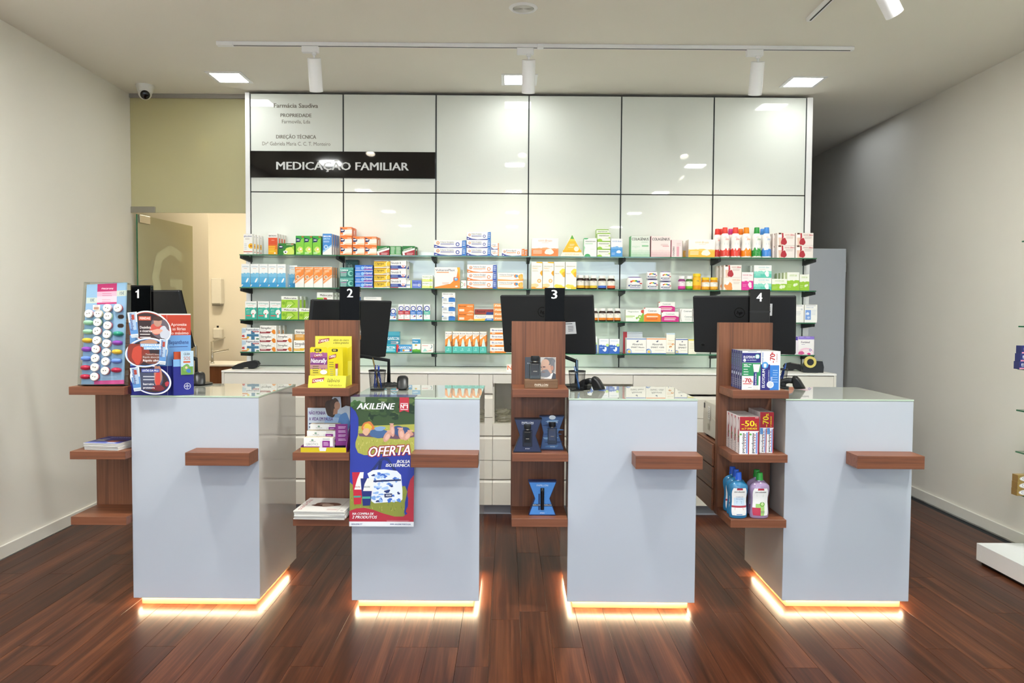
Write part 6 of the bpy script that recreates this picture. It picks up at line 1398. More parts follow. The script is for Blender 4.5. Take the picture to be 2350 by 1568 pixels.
bt = thing('perfume_bottle', 'square perfume bottle with black cap before the portrait card', 'bottle', (0, 0, 0)); ax0, ax1 = fr(1215.3, 1241.2, 3.70); bt.location = ((ax0 + ax1) / 2, 3.70, Z1 + .042)
perfume(bt, 0, 0, 0, ax1 - ax0, atY(1228, 817.5, 3.70).z - Z1 - .042, '#2a1c18')
def hourglass(pts, y, d, col, edge, label, draw, rz=0.0, z=Z2, bottle=None):
    """pts: top left, top right, waist left, waist right, bottom left, bottom right in pixels"""
    P3 = [atY(px, py, y) for px, py in pts]; cx = (P3[4].x + P3[5].x) / 2; zb = P3[4].z
    L_ = [(p.x - cx, p.z - zb) for p in P3]; t = thing('gift_box', label, 'gift box', (cx, y, z + .0004), rz, 'butterfly shaped gift boxes')
    poly = [L_[4], L_[5], L_[3], L_[1], L_[0], L_[2]]
    MB().prism(poly, 1, 0, d, 0, edge).obj('carton', INK, t)
    w = max(L_[5][0], L_[1][0]) * 2; h = L_[0][1]
    ar = Art(w, h); q_ = [((p[0] * .94 + w / 2) / w, (h * .03 + p[1] * .94) / h) for p in poly]; ar.P(q_, col); draw(ar)
    link('print', ar.build(front(w), 'print'), t)
    if bottle: perfume(t, *bottle)
    return t
def navy(a): a.T('PAPILLON', .3, .86, .7, .055, '#d9dbe2', 'm'); a.R(.3, .84, .7, .848, '#b9bcc6'); a.RR(.33, .17, .67, .62, .002, '#20263f'); a.T('ARTISAN', .42, .1, .58, .03, '#cfd2da', 'm')
hourglass([(1180.4, 959.5), (1244, 959.5), (1192.8, 998.5), (1229.4, 998.5), (1177.5, 1036.5), (1243, 1036.5)], 3.668, .05, '#2b3350', '#141826', 'navy hourglass gift box holding a perfume, front one on the middle shelf', navy, .0, Z2, (0, -.0045, .03, .045, .108, '#241a18', .006))
def marble(a):
    for k in range(7): a.B(.5 + .1 * math.sin(k * 2.1), .1 + k * .125, .3, ('#4f79a8', '#2a3f66', '#7fa3c6', '#35507c')[k % 4], .05, k, .35)
    a.RR(.32, .14, .7, .66, .003, '#3a4a6c'); a.E(.5, .97, .14, '#c9d2da', .09); a.T('PAPILLON', .3, .8, .72, .055, '#c9d2dc', 'm'); a.T('NOCTURNE', .42, .08, .62, .03, '#cfd2da', 'm')
hourglass([(1238, 956), (1295, 955.5), (1247, 995), (1281, 995), (1240, 1032.5), (1294, 1033)], 3.745, .05, '#44608c', '#26385c', 'marbled blue hourglass gift box holding a perfume, right one behind', marble, -.04, Z2, (0, -.0045, .03, .046, .108, '#7f93cc', .006))
def sky(a):
    rr = random.Random(3)
    for k in range(90): a._a([(x_ + q[0], y_ + q[1]) for x_, y_ in [(rr.uniform(.3, .7), rr.uniform(.05, .95))] for q in ((0, 0), (.03, 0), (.015, .01))], rr.choice(('#5f9ade', '#3f78c0')))
    a.nx(); a.T('PAPILLON', .3, .86, .7, .05, '#cfe0f4', 'm'); a.RR(.36, .16, .42, .64, .002, '#26406c'); a.R(.14, .27, .86, .34, '#1d2740'); a.T('PAPILLON', .17, .29, .43, .035, '#dfe3ea', 'm'); a.T('PAPILLON', .57, .29, .83, .035, '#dfe3ea', 'm'); a.T('ARTISAN', .42, .06, .58, .03, '#dfe6f2', 'm')
gb = hourglass([(1212.5, 1104), (1277.5, 1104), (1227.5, 1143.5), (1261.5, 1143.5), (1213, 1182), (1275.5, 1182)], 3.70, .05, '#4c8ad2', '#1f2f5c', 'bright blue hourglass gift box with a dark ribbon on the bottom shelf', sky, 0, Z3)
MB().lathe([(.009, .03), (.0095, .12), (.0095, .135), (.008, .137)], 0, -.004, 0, 16).obj('spray_tube', M_BLKG, gb)

# ---- fourth tower: toothpaste and mouthwash
@art('elgreen', '#f0efeb', '#2f3a74', '#9a9a92')
def _(a):
    a.R(0, .7, 1, .95, '#2f2f7c'); a.R(0, .96, 1, 1, '#f0efeb'); a.R(0, .36, 1, .695, '#2f8f5a'); a.T('ELGYDIUM', .07, .81, .68, .065, '#f0f0f4'); a.E(.82, .86, .13, '#5fb0a4', .13); a.P([(.74, .82), (.79, .8), (.82, .84), (.86, .8), (.9, .83), (.9, .9), (.74, .9)], '#eef2f2'); a.E(.13, .76, .08, '#e3e6ee'); a.T('GEL DENTÍFRICO', .26, .75, .76, .028, '#cfd0e4'); a.L(.3, .98, .8, '#6a7a9a', 1, .1, .01)
    a.T('98%', .08, .62, .3, .045, '#f0f2ee'); a.L(.34, .64, .52, '#cfe6d8', 1); a.L(.08, .59, .5, '#dff0e4', 1, .1, .02); a.L(.08, .52, .36, '#cfe6d8', 3, .065, .02); a.P([(.58, .66), (.98, .66), (.9, .46), (.64, .46)], '#e6e6e2'); a.P([(.64, .46), (.9, .46), (.9, .12), (.62, .12)], '#2f2f7c'); a.P([(.8, .46), (.9, .46), (.9, .12), (.82, .12)], '#2f8f5a'); a.R(.62, .02, .9, .12, '#e4e4e0'); a.T('ELGYDIUM', .14, .78, .42, .07, '#f0f0f4', 'b', True)
    a.T('-70', .03, .19, .5, .11, '#c0282f'); a.T('%', .5, .19, .58, .05, '#c0282f'); a.L(.06, .15, .56, '#cf5a5a', 1, .1, .02); a.L(.34, .06, .55, '#9a9aa2', 1, .1, .012)
@art('elblue', '#efeeea', '#3a4a8c', '#9a9a92')
def _(a):
    a.R(0, 0, .48, .66, '#2f2f7c'); a.R(.48, 0, .94, .64, '#3a80d0'); a.E(.22, .64, .17, '#4a9ad8'); a.P([(.15, .6), (.21, .57), (.29, .6), (.29, .68), (.15, .68)], '#eef2f6'); a.T('ELGYDIUM', .06, .22, .54, .14, '#f0f0f4', 'b', True); a.T('PROTEÇÃO GENGIVAS', .7, .13, .97, .07, '#4a7ac4', 'b', True); a.T('-70', .7, .72, .94, .26, '#c0282f', 'b', True); a.T('%', .92, .62, .99, .1, '#c0282f', 'b', True); a.T('2ª UNIDADE', .72, .84, .94, .05, '#b0484c', 'b', True)
    a.T('PASTA DENTÍFRICA', .22, .44, .52, .05, '#c9d2ea', 'b', True); a.T('55%', .24, .6, .34, .08, '#e6eef8', 'b', True); a.L(.62, .5, .9, '#a9ccf0', 6, .06, .014); a.E(.5, .14, .18, '#e3e6ec'); a.E(.5, .14, .13, '#cfd6de')
def side_print(o, w, d, h, draw):
    ar = Art(d, h); draw(ar); link('side_print', ar.build(lambda u, v, k: (-w / 2 - .00008 - k, d - u, v), 'side_print', cut=True), o)
def side_el(a): a.R(.04, .28, .96, .97, '#2b3068'); a.T('ELGYDIUM', .5, .62, .9, .3, '#9aa0c8', 'b', True); a.E(.5, .4, .22, '#c9d2e6'); a.L(.2, .24, .8, '#9a9a94', 4, .05, .015); a.R(.02, .6, .1, .95, '#2f8f5a')
def side_par(a):
    a.R(.5, .3, .72, .98, '#a8303c'); a.E(.62, .78, .34, '#8f8f96', .5); a.E(.62, .78, .29, '#e6dede', .45); a.R(.68, .5, .78, .98, '#a8303c'); a.E(.8, .46, .12, '#5fae4a'); a.T('parodontax', .03, .9, .5, .22, '#33333c', 'b', True); a.L(.1, .4, .4, '#b9b4b0', 6, .06, .015)
ta = fr(1703, 1745.3, 3.66); tb = fr(1746, 1791, 3.66); th_ = atY(1745, 806, 3.66).z - Z1
dep = ('front', 'second from front', 'third from front', 'fourth from front', 'rearmost')
for k in range(5):
    o = put('elgreen', (ta[0] + ta[1]) / 2, 3.66 + .0358 * k, Z1 + .0004, ta[1] - ta[0], th_, .0353, 'green and navy toothpaste carton, left pile on the number 4 tower, %s' % dep[k], 'toothpaste', 'toothpaste_carton', 'navy toothpaste cartons')
    side_print(o, ta[1] - ta[0], .0353, th_, side_el)
    put('elblue', (tb[0] + tb[1]) / 2, 3.662 + .0358 * k, Z1 + .0004, tb[1] - tb[0], th_ - .001, .0353, 'white and blue toothpaste carton, right pile on the number 4 tower, %s' % dep[k], 'toothpaste', 'toothpaste_carton', 'blue toothpaste cartons')
def parod(pct, col, rot):
    def f(a):
        a.R(0, 0, 1, 1, '#f0efee'); a.R(0, .62, 1, 1, '#a8232f')
        for k in (0, .5):
            a.R(k + .44, 0, k + .5, .6, '#b02a3a'); a.R(k + .34, .02, k + .42, .58, '#7f9ad8'); a.T('parodontax', .03, k + .25, .57, .13, '#26262e', 'b', True); a.L(k + .26, .5, k + .33, '#c9707a', 6, .07, .03); a.E(k + .06, .53, .06, '#5fae4a', .05)
        if not rot: a.T(pct, .08, .745, .76, .15, '#f0d62c'); a.T('%', .76, .74, .88, .08, '#f0d62c'); a.T('na 2ª UNIDADE', .1, .66, .9, .05, '#f0d62c'); a.L(.78, .965, .98, '#e6c6c8', 1, .1, .015)
        else: a.T(pct, .64, .62, .9, .42, '#f0d62c', 'b', True); a.T('%', .9, .62, .97, .2, '#f0d62c', 'b', True); a.T('2ª UNIDADE', .64, .84, .9, .09, '#f0d62c', 'b', True); a.R(.02, .46, .22, .61, '#5f93d0'); a.R(.52, .46, .72, .61, '#5f93d0')
    return f
ARTS['par50'] = (('#f0efee', '#ded2d2', '#cfcac8'), parod('-50', 0, False)); ARTS['par70'] = (('#f0efee', '#d9ced0', '#c4c0c0'), parod('-70', 0, True))
pa_ = fr(1700, 1744.6, 3.652); pb_ = fr(1746.5, 1778, 3.69); h1 = atY(1720, 957, 3.652).z - Z2; h2 = atY(1760, 946.5, 3.69).z - Z2
d4 = ('front', 'second from front', 'third from front', 'rearmost')
for k in range(4):
    o = put('par50', (pa_[0] + pa_[1]) / 2, 3.652 + .0555 * k, Z2 + .0004, pa_[1] - pa_[0], h1, .055, 'twin toothpaste pack with red discount band, left row, %s' % d4[k], 'toothpaste', 'toothpaste_pack', 'twin toothpaste packs')
    side_print(o, pa_[1] - pa_[0], .055, h1, side_par)
    put('par70', (pb_[0] + pb_[1]) / 2, 3.69 + .0455 * k, Z2 + .0004, pb_[1] - pb_[0], h2, .045, 'tall twin toothpaste pack with red band, right row, %s' % d4[k], 'toothpaste', 'toothpaste_pack', 'tall twin toothpaste packs')
M_BLUEL = mat('blue_mouthwash', '#2f86b8', .06, coat=.4, trans=.25); M_PURL = mat('lilac_mouthwash', '#b39ac0', .06, coat=.4, trans=.25)
def mouthwash(px0, px1, top, y, liq, capc, label, purple, dx=0.0):
    x0, x1 = fr(px0, px1, y); r = (x1 - x0) / 2; h = atY((px0 + px1) / 2, top, y).z - Z3
    t = thing('mouthwash_bottle', label, 'mouthwash', ((x0 + x1) / 2 + dx, y + .03, Z3 + .0004), 0, 'mouthwash bottles'); sy = .028 / r
    P = [(.78, 0), (.9, .02), (.95, .1), (.9, .22), (.84, .36), (.86, .46), (.97, .58), (1, .66), (.94, .72), (.7, .775), (.34, .81), (.3, .84)]
    MB().lathe([(p * r, q_ * h) for p, q_ in P], n=28, sy=sy).obj('bottle', liq, t)
    MB().lathe([(.36 * r, .842 * h, capc), (.33 * r, .86 * h, capc), (.29 * r, .99 * h, capc), (.26 * r, h, capc)], n=20).obj('cap', PLAS, t)
    def rad(q_):
        for (p0, q0), (p1, q1) in zip(P, P[1:]):
            if q_ <= q1: return (p0 + (p1 - p0) * (q_ - q0) / (q1 - q0)) * r
        return r
    # label wrapped over the front half, in small patches that follow the bottle
    ar = Art(1, 1, True); fn = lambda u, v, d: (lambda th, R: (R * math.sin(th), -(R * math.cos(th)) * sy, v * h))((u - .5) * 2.2, rad(v) + .0009 + d * 4)
    lb = MB(); nu, nv = 14, 14
    for i in range(nv + 1):
        v = .07 + .6 * i / nv; half = .45 * (1 - .42 * (abs(i / nv - .45) * 1.7) ** 3.2)
        for j in range(nu + 1): lb.v.append(fn(.5 + half * (2 * j / nu - 1), v, 0))
    for i in range(nv):
        for j in range(nu):
            v = (i + .5) / nv; u_ = (j + .5) / nu
            if purple: c = '#c8405a' if v < .26 and u_ < .5 else ('#a9d27a' if v < .42 and .2 < u_ < .75 else '#f2f1ee')
            else: c = '#b03a4a' if .28 < v < .34 else ('#cfe3f2' if .36 < v < .66 and .15 < u_ < .85 else '#f2f1ee')
            if v > .93 and .25 < u_ < .75: c = '#b02a3a'
            k = i * (nu + 1) + j; lb.face([k, k + 1, k + nu + 2, k + nu + 1], 0, c, True)
    lo = lb.obj('paper_label', INK, t)
    ar.T('parodontax', .24, .575, .76, .034, '#2a2a30'); 
    if purple: ar.L(.3, .52, .7, '#8fbf7a', 2, .03, .012); ar.E(.58, .32, .13, '#6fae3c', .05); ar.E(.58, .32, .08, '#c6e09a', .03); ar.L(.5, .16, .72, '#6a6a70', 2, .03, .01)
    else: ar.T('COMPLETE', .3, .46, .7, .026, '#5a78a8', 'm'); ar.T('PROTECTION', .32, .42, .68, .02, '#5a78a8', 'm'); ar.L(.34, .37, .66, '#6f8ab4', 2, .03, .01); ar.L(.26, .22, .74, '#c97a84', 2, .03, .012); ar.R(.36, .085, .64, .1, '#3a7cc0')
    link('lettering', ar.build(fn, 'lettering'), lo)
mouthwash(1681, 1726, 1087, 3.652, M_BLUEL, '#2a5fd0', 'blue mouthwash bottle on the bottom shelf, front one', False)
mouthwash(1675.5, 1719.5, 1080, 3.716, M_BLUEL, '#2a5fd0', 'blue mouthwash bottle on the bottom shelf, middle one', False)
mouthwash(1667, 1711, 1074, 3.78, M_BLUEL, '#2a5fd0', 'blue mouthwash bottle on the bottom shelf, rear one', False)
mouthwash(1729, 1776, 1088, 3.652, M_PURL, '#2f9a3c', 'lilac mouthwash bottle with green cap, front one', True)
mouthwash(1722.5, 1768.5, 1081, 3.716, M_PURL, '#2f9a3c', 'lilac mouthwash bottle with green cap, behind the front one', True)

# ================================================================== on the counters
def monitor(x, y, z, yaw, tilt, label, sticker=None, counter_i=1):
    t = link('computer_monitor', None); W_, H_ = .54, .325
    Rm = Matrix.Rotation(yaw, 4, 'Z') @ Matrix.Rotation(tilt, 4, 'X'); Rm.translation = Vector((x, y, z)); t.matrix_world = Rm
    tag(t, label, 'monitor', 'counter monitors')
    # the back faces -Y: a shallow shell with chamfered rim, vents and an arm plate
    MB().box(-W_ / 2, W_ / 2, 0, .022, -H_ / 2, H_ / 2, bev=.006).obj('back_shell', M_BLKM, t)
    MB().box(-W_ / 2 + .004, W_ / 2 - .004, .0222, .026, -H_ / 2 + .004, H_ / 2 - .004).obj('screen', mat('dark_screen', '#0a0b0d', .12), t)
    MB().box(-.075, .055, -.004, -.0003, -.085, -.025, bev=.0015).obj('cable_door', M_BLKG, t)
    MB().box(-.05, .05, -.03, -.0045, -.14, -.03, bev=.005).obj('mount_plate', M_BLKM, t)
    lg = MB(); n = 36
    for r0, r1 in ((.0255, .0275),):
        for k in range(n):
            a, b_ = 2 * math.pi * k / n, 2 * math.pi * (k + 1) / n
            lg.quad([(r0 * math.cos(a), -.0006, r0 * math.sin(a)), (r1 * math.cos(a), -.0006, r1 * math.sin(a)), (r1 * math.cos(b_), -.0006, r1 * math.sin(b_)), (r0 * math.cos(b_), -.0006, r0 * math.sin(b_))])
    lo = lg.obj('logo', M_BLKG, t, (-.02, 0, .07)); lo['label'] = 'gloss round logo'
    ar = Art(.032, .034); ar.T('hp', .04, .25, .96, .55, '#0b0b0c', 'i'); link('logo_letters', ar.build(front(.032, -.0006, -.017), 'logo_letters', M_BLKG), lo)
    ring = MB(); ring.lathe([(.009, 0), (.0105, .0012), (.012, 0)], n=20); ring.tf(Matrix.Translation((-W_ / 2 + .05, -.0004, -H_ / 2 + .045)) @ Matrix.Rotation(math.radians(90), 4, 'X')); ring.obj('lock_ring', M_BLKM, t)
    if sticker:
        sx, sz, rot, w_, h_ = sticker
        o = MB().box(-w_ / 2, w_ / 2, -.0009, -.0003, -h_ / 2, h_ / 2, 0, '#c9cacc').obj('paper_sticker', INK, t, (sx, 0, sz)); o.rotation_euler = (0, rot, 0); o['label'] = 'pale paper sticker'
        ar = Art(w_, h_); ar.L(.06, .84, .94, '#55585c', 1, .1, .06); ar.L(.42, .62, .86, '#6a6d70', 4, .13, .05); link('print', ar.build(front(w_, -.001, -h_ / 2), 'print'), o)
    # pole and foot of the stand behind
    R3 = Rm.to_3x3(); p = R3 @ Vector((0, -.02, -.1)); back = R3 @ Vector((0, -.035, -.1))
    cxn = CT[counter_i][0] + .09
    foot = Vector((cxn, 4.26, CZ + .0005)); inv = Rm.inverted()
    st_ = MB(); st_.lathe([(.085, 0), (.085, .008), (.03, .014), (.016, .018)], foot.x, foot.y, foot.z, 24)
    st_.tf(inv); st_.obj('stand_foot', M_BLKM, t)
    pl = MB().tube([foot + Vector((0, 0, .015)), foot + Vector((0, 0, .14)), Vector((x, y, z)) + R3 @ Vector((0, -.035, -.12)) + Vector((0, 0, -.01)), Vector((x, y, z)) + back], .011, 8); pl.tf(inv); pl.obj('stand_arm', M_BLKM, t)
monitor(-1.9784, 4.2168, 1.3961, -.3884, .2822, 'black monitor turned away behind the number 1 sign', None, 0)
monitor(-.8467, 4.160, 1.3468, .8735, .1686, 'black monitor turned sharply, behind the number 2 tower', None, 1)
monitor(.2158, 4.1829, 1.3818, -.4123, .1896, 'black monitor behind the number 3 sign with a large paper sticker', (.128, -.018, -.06, .078, .065), 2)
monitor(1.2928, 4.1796, 1.3854, -.4041, .2321, 'black monitor behind the number 4 sign with a sticker at its upper right', (.125, .088, .03, .05, .066), 3)

# mesh pen cups
def cup_meshes():
    rb_, rt, h = .036, .0445, .104; wm = MB(); nseg = 34; nh = 9
    R_ = lambda z: rb_ + (rt - rb_) * z / h
    for s_ in (1, -1):
        for k in range(nseg):
            a0 = 2 * math.pi * k / nseg; pts = []
            for j in range(nh + 1):
                z = .004 + (h - .008) * j / nh; a = a0 + s_ * 1.25 * j / nh; pts.append((R_(z) * math.cos(a), R_(z) * math.sin(a), z))
            wm.tube(pts, .00055, 3)
    rim = MB(); ro = [(rt - .0018, h - .004), (rt + .0012, h - .004), (rt + .0018, h), (rt + .0006, h + .002), (rt - .0018, h + .001), (rt - .0018, h - .004)]
    rim.lathe(ro, n=32); base = MB().lathe([(rb_ - .002, 0), (rb_ + .001, 0), (rb_ + .0014, .005), (rb_ - .0005, .006), (.001, .0015)], n=28)
    return [('mesh_wall', wm.mesh('mesh_wall', M_BLK)), ('rim', rim.mesh('rim', M_BLK)), ('base', base.mesh('base', M_BLK))]
CUP = cup_meshes()
def pen_cup(px, py, label):
    p = atZ(px, py, CZ + .0004); t = thing('pen_cup', label, 'pen cup', p, 0, 'mesh pen cups')
    for nm, me in CUP: link(nm, me, t)
    return p
def pen(p, dx, dy, top, ang, barrel, clipc, label, L_=.142):
    """a pen leaning in a cup: foot offset dx,dy, tilt ang towards +x"""
    t = thing('pen', label, 'pen', (p.x + dx, p.y + dy, CZ + .008), 0, 'pens in the cups'); t.rotation_euler = (.08, ang, 0)
    MB().lathe([(.0008, 0), (.0022, .008), (.0040, .02), (.0043, L_ * .72), (.0040, L_ * .96), (.0026, L_)], n=12).obj('barrel', barrel, t)
    MB().cyl((0, 0, L_), (0, 0, L_ + .008), .0022, n=10).obj('push_button', clipc, t)
    MB().box(-.0016, .0016, -.0062, -.0046, L_ * .66, L_ * .97, bev=.0004).obj('clip', clipc, t)
M_PENB = mat('blue_pen', '#2445a8', .25); M_PENL = mat('light_blue_pen', '#4f86d4', .25); M_PENT = mat('teal_pen', '#1f5f86', .3); M_GOLD = mat('brass_pen', '#8f7a4a', .3, .8)
p = pen_cup(866, 895.5, 'black mesh pen cup with blue pens on the second counter')
pen(p, .012, -.006, 0, -.2, M_GOLD, M_GOLD, 'brass coloured pen in the second counter cup', .16); pen(p, -.014, -.004, 0, .06, M_PENB, M_PENB, 'blue pen in the second counter cup, left', .118); pen(p, .022, 0, 0, -.14, M_PENB, M_PENB, 'blue pen in the second counter cup, right', .118); pen(p, -.01, .014, 0, .16, M_PENB, M_PENB, 'blue pen at the back of the second counter cup', .115)
p = pen_cup(1324, 896.5, 'black mesh pen cup with two raised pens on the third counter')
pen(p, .014, -.004, 0, -.24, M_PENL, M_WHITEB, 'light blue and white pen in the third counter cup', .125); pen(p, .006, .006, 0, -.06, M_PENT, M_CHROME, 'tall teal pen in the third counter cup', .155)
p = pen_cup(1788, 889.5, 'black mesh pen cup beside toothpaste boxes on the fourth counter')
pen(p, .006, 0, 0, .2, M_PENB, M_PENL, 'blue pen leaning right in the fourth counter cup', .125); pen(p, -.006, .008, 0, .3, M_PENB, M_PENB, 'blue pen behind in the fourth counter cup', .115)

# handheld scanners lying in their cradles
def scanner_meshes():
    pr = [(0, 0), (.033, .002), (.0577, .005), (.056, .011), (.042, .034), (.0296, .054), (.0156, .069), (0, .0752), (-.010, .069), (-.0125, .05), (-.008, .018)]
    hd = MB(); sl = [(-.029, .62), (-.024, .86), (-.012, .98), (0, 1.0), (.012, .98), (.024, .86), (.029, .62)]
    cx, cz = .018, .032; n = len(pr)
    for yy, s_ in sl:
        for x, z in pr: hd.v.append((cx + (x - cx) * s_, yy, max(0, cz + (z - cz) * s_) if s_ < 1 else z))
    for i in range(len(sl) - 1):
        for k in range(n): j = (k + 1) % n; hd.face([i * n + k, i * n + j, (i + 1) * n + j, (i + 1) * n + k], 0, None, True)
    hd.face(list(range(n))[::-1]); hd.face([(len(sl) - 1) * n + k for k in range(n)])
    hn = MB().tube([(-.002, 0, .045), (-.03, 0, .047), (-.06, 0, .038), (-.085, 0, .022)], .0165, 12)
    cr = MB().box(-.1, -.03, -.026, .026, 0, .012, bev=.004).box(-.07, -.045, -.016, .016, .0122, .03, bev=.003)
    wn = MB(); wn.quad([(.0435, -.014, .0365), (.0435, .014, .0365), (.0245, .014, .0645), (.0245, -.014, .0645)])
    return [('head', hd.mesh('head', M_BLK)), ('handle', hn.mesh('handle', M_BLK)), ('cradle', cr.mesh('cradle', M_BLKM))]
SCN = scanner_meshes()
def scanner(px, py, rz, label):
    p = atZ(px, py, CZ + .0004); t = thing('barcode_scanner', label, 'scanner', p, rz, 'barcode scanners')
    for nm, me in SCN: link(nm, me, t)
    return p
scanner(458, 884, -1.15, 'black barcode scanner beside the cardboard stand on the first counter')
p = scanner(924.5, 894, -1.50, 'black barcode scanner right of the pen cup on the second counter')
scanner(1364, 895.2, -.5, 'black barcode scanner pointing right on the third counter')
scanner(1823, 893.2, -.5, 'black barcode scanner pointing right on the fourth counter')
cbl = MB().tube([Vector((-.012, .09, .006)), Vector((-.03, .10, .02)), Vector((-.06, .09, .03)), Vector((-.085, .06, .012)), Vector((-.1, .02, .004)), Vector((-.098, -.0, .004))], .0022, 6).obj('scanner_cable', M_BLK, None, (p.x, p.y, CZ + .0004)); tag(cbl, 'black scanner cable looping behind the second counter pen cup', 'cable')

# card terminals on the long worktop
def term_meshes():
    pr = [(-.007, .014), (.028, .033), (.077, .048), (.142, .060), (.171, .054), (.183, .035), (.171, .010), (.150, .003), (.114, .004), (.106, .013), (.085, .011), (.059, 0), (0, .0)]
    b = MB().prism(pr, 1, -.038, .038, 0, None)
    k = MB()
    al = math.atan2(.015, .049)
    sc = MB(); sc.box(0, .052, -.027, .027, .0003, .0012)
    sc.tf(Matrix.Translation((.080, 0, .0485)) @ Matrix.Rotation(-math.atan2(.012, .065), 4, 'Y'))
    for i in range(4):
        for j in range(3): k.box(.004 + i * .0115, .0125 + i * .0115, -.025 + j * .0175, -.010 + j * .0175, .0003, .0022, bev=.0006)
    k.tf(Matrix.Translation((.028, 0, .0335)) @ Matrix.Rotation(-al, 4, 'Y'))
    return [('housing', b.mesh('housing', M_BLKM)), ('screen', sc.mesh('screen', mat('dull_screen', '#6a4a52', .15))), ('keypad', k.mesh('keypad', mat('grey_keys', '#4a484a', .5)))]
TRM = term_meshes()
def terminal(px, py, y, rz, label):
    p = atZ(px, py, BZ + .0004); t = thing('card_terminal', label, 'card terminal', (p.x, p.y, BZ + .0004), rz, 'card terminals')
    for nm, me in TRM: link(nm, me, t)
    return t
terminal(536, 846.5, 5.5, .12, 'black card terminal at the left end of the long worktop')
terminal(1858, 852.6, 5.5, 2.62, 'black card terminal at the right end of the long worktop, beside the tape')
tpz = atY(1845, 850, 5.47); tp = thing('tape_dispenser', 'black tape dispenser with yellow tape at the right end of the long worktop', 'tape dispenser', (tpz.x, tpz.y + .03, BZ + .0004), -.12)
MB().prism([(0, 0), (.142, 0), (.145, .04), (.136, .082), (.094, .084), (.092, .05), (.075, .032), (.055, .06), (.03, .078), (.004, .06), (-.004, .03)], 1, -.016, .016).obj('body', M_BLK, tp)
MB().prism([(0, 0), (.1, 0), (.075, .05), (.045, .08), (.02, .08), (-.002, .045)], 1, -.03, -.0165).prism([(0, 0), (.1, 0), (.075, .05), (.045, .08), (.02, .08), (-.002, .045)], 1, .0165, .03).obj('cheek', M_BLK, tp)
rl = MB().lathe([(.024, -.0125), (.041, -.0125), (.041, .0125), (.024, .0125), (.024, -.0125)], n=30); rl.tf(Matrix.Translation((.04, -.046, .078)) @ Matrix.Rotation(math.radians(90), 4, 'X')); rl.obj('tape_roll', mat('yellow_tape', '#d8c76a', .3), tp)
MB().cyl((.04, -.062, .078), (.04, -.0305, .078), .022, n=18).obj('hub', M_BLK, tp)
MB().box(.094, .137, -.017, .017, .0845, .088).obj('cutter', M_STEEL, tp)
# printer on the low drawer unit
pr = thing('printer', 'beige receipt printer on the low walnut drawer unit behind the number 4 tower', 'printer', (1.098, 3.958, .7755))
MB().prism([(0, .012), (.29, .012), (.29, .10), (.275, .175), (.26, .19), (.03, .19), (0, .15)], 0, 0, .22).obj('housing', paint('beige_plastic', '#d6d0c2', .5, .02, 400), pr)
MB().prism([(-.004, .02), (.12, .02), (.12, .09), (.1, .12), (-.004, .10)], 0, -.003, -.0003).obj('side_cover', mat('beige_plastic', '#d6d0c2'), pr)
ar = Art(.2, .16); ar.R(.1, .5, .34, .95, '#e2dfd8'); ar.L(.13, .86, .3, '#77746c', 6, .06, .02); ar.R(.1, .14, .26, .36, '#b9b4a2'); ar.L(.12, .3, .24, '#6f6a5c', 4, .05, .02)
link('side_label', ar.build(lambda u, v, d: (-.0034 - d, .2 - u, .02 + v), 'side_label'), pr)
MB().box(-.0012, -.0002, .25, .275, .15, .178).obj('port', M_BLK, pr)
for yy in (.03, .24): MB().box(.01, .03, yy, yy + .02, .0003, .0118).box(.19, .21, yy, yy + .02, .0003, .0118).obj('foot', M_BLK, pr)

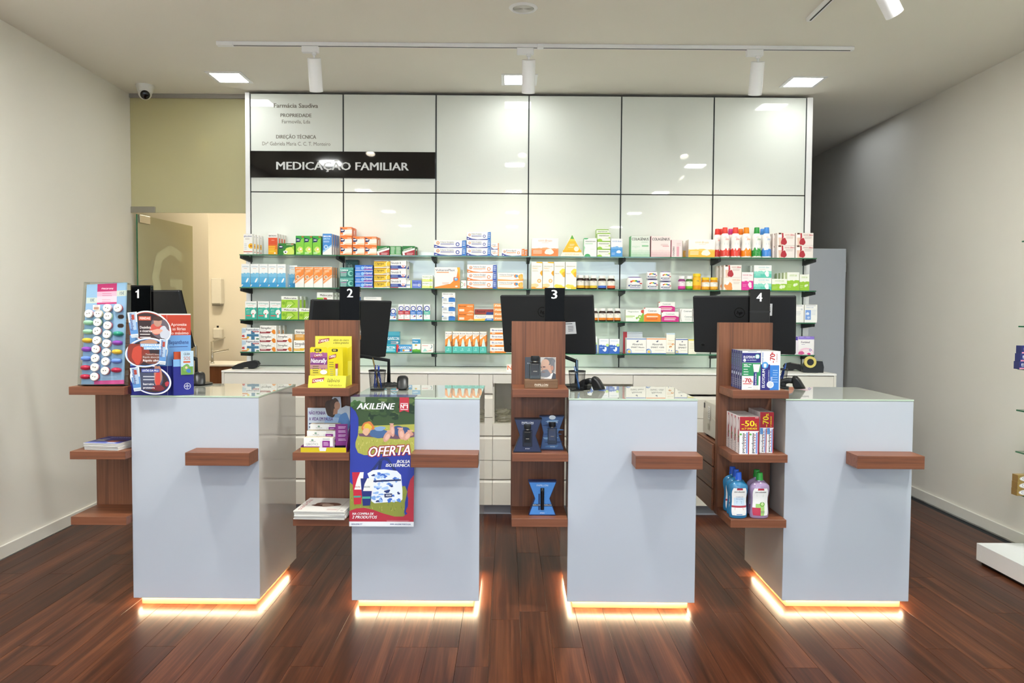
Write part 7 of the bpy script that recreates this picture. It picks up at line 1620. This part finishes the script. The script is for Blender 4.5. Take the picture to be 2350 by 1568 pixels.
# ================================================================== fittings at the right wall
pf = thing('display_plinth', 'low white display plinth on the floor along the right wall', 'plinth', (0, 0, 0))
MB().box(2.752, XR - .0145, 1.4, 4.366, .018, .1165, bev=.001).obj('body', M_WHITE, pf)
MB().box(2.752, XR - .0145, 4.3665, 4.405, .018, .1165, bev=.001).obj('end_cap', M_WHITE, pf)
MB().box(2.77, XR - .03, 1.42, 4.38, .0008, .0178).obj('base', M_DARK, pf)
ru = MB(); 
uo = thing('shelf_upright', 'black slotted upright on the right wall carrying glass shelves', 'upright', (XR - .0006, 4.12, 0))
MB().box(-.02, 0, -.012, .012, .2, 2.3).obj('rail', M_GAP, uo)
zr = []
for px, py, nm in ((2345, 553, 'top'), (2337, 748, 'second'), (2335, 845, 'third'), (2332, 940, 'fourth'), (2330, 1035, 'fifth'), (2325, 1129, 'lowest')):
    a = atY(px, py, 4.3); zr.append(a)
    o = MB().box(a.x, XR - .022, 1.6, 4.3, a.z - .008, a.z, 0, faces={k: (1, None) for k in 'fblr'}).obj('wall_glass_shelf', [M_SHELFG, M_GEDGE])
    tag(o, 'clear glass shelf on the right wall, %s of six' % nm, 'shelf', 'glass shelves on the right wall')
    MB().prism([(-.0205, a.z - .0086), (a.x + .025 - XR, a.z - .0086), (a.x + .025 - XR, a.z - .022), (-.0205, a.z - .045)], 1, -.012, .012).obj('arm', M_BLKM, uo)
@art('navypink', '#2c3276', '#2a2f6a', '#3a3f7c')
def _(a): a.R(0, 0, 1, .2, '#dc8fae'); a.T('ELGYDIUM', .06, .45, .7, .3, '#eceef4'); a.L(.06, .32, .5, '#aab0d8', 1, .1, .06)
@art('gold', '#9a7a42', '#8f6f3c', '#a88a52')
def _(a): a.E(.42, .5, .36, '#ece6e0', .11); a.E(.42, .5, .34, '#6a4a86', .095); a.E(.42, .5, .33, '#f0ecea', .088); a.T('COREGA', .16, .38, .68, .3, '#5a3a7c'); a.R(.85, 0, 1, 1, '#b9975a')
for k, nm in enumerate(('lowest', 'middle', 'uppermost')):
    z = zr[2].z + .0002 + k * .0436; x0 = atY(2341 + k * 2.2, 800, 4.2).x
    put('navypink', x0 + .09, 4.2, z, .18, .0432, .05, 'navy and pink toothpaste carton on the right wall shelf, %s' % nm, 'toothpaste', 'toothpaste_carton', 'navy and pink cartons on the right wall')
    z = zr[5].z + .0002 + k * .0386; x0 = atY(2335 + .6 * k, 1100, 4.2).x
    put('gold', x0 + .075, 4.2, z, .15, .0382, .05, 'gold denture cream carton on the right wall shelf, %s' % nm, 'box', 'cream_carton', 'gold cartons on the right wall')
# a small white and orange card standing on the worktop behind the third tower
a = atY(1172.5, 850, 5.45); cdp = MB().box(-.03, .012, 0, .002, 0, .05, 0, '#efe6dc').obj('shelf_card', INK, None, (a.x, 5.45, BZ + .0003)); tag(cdp, 'small white and orange card on the worktop beside the number 3 tower', 'card')
ar = Art(.042, .05); ar.R(.0, .1, 1, .9, '#f0e9e2'); ar.T('N', .1, .2, .9, .6, '#e0764a'); link('print', ar.build(front(.042, 0, 0, -.03), 'print'), cdp)
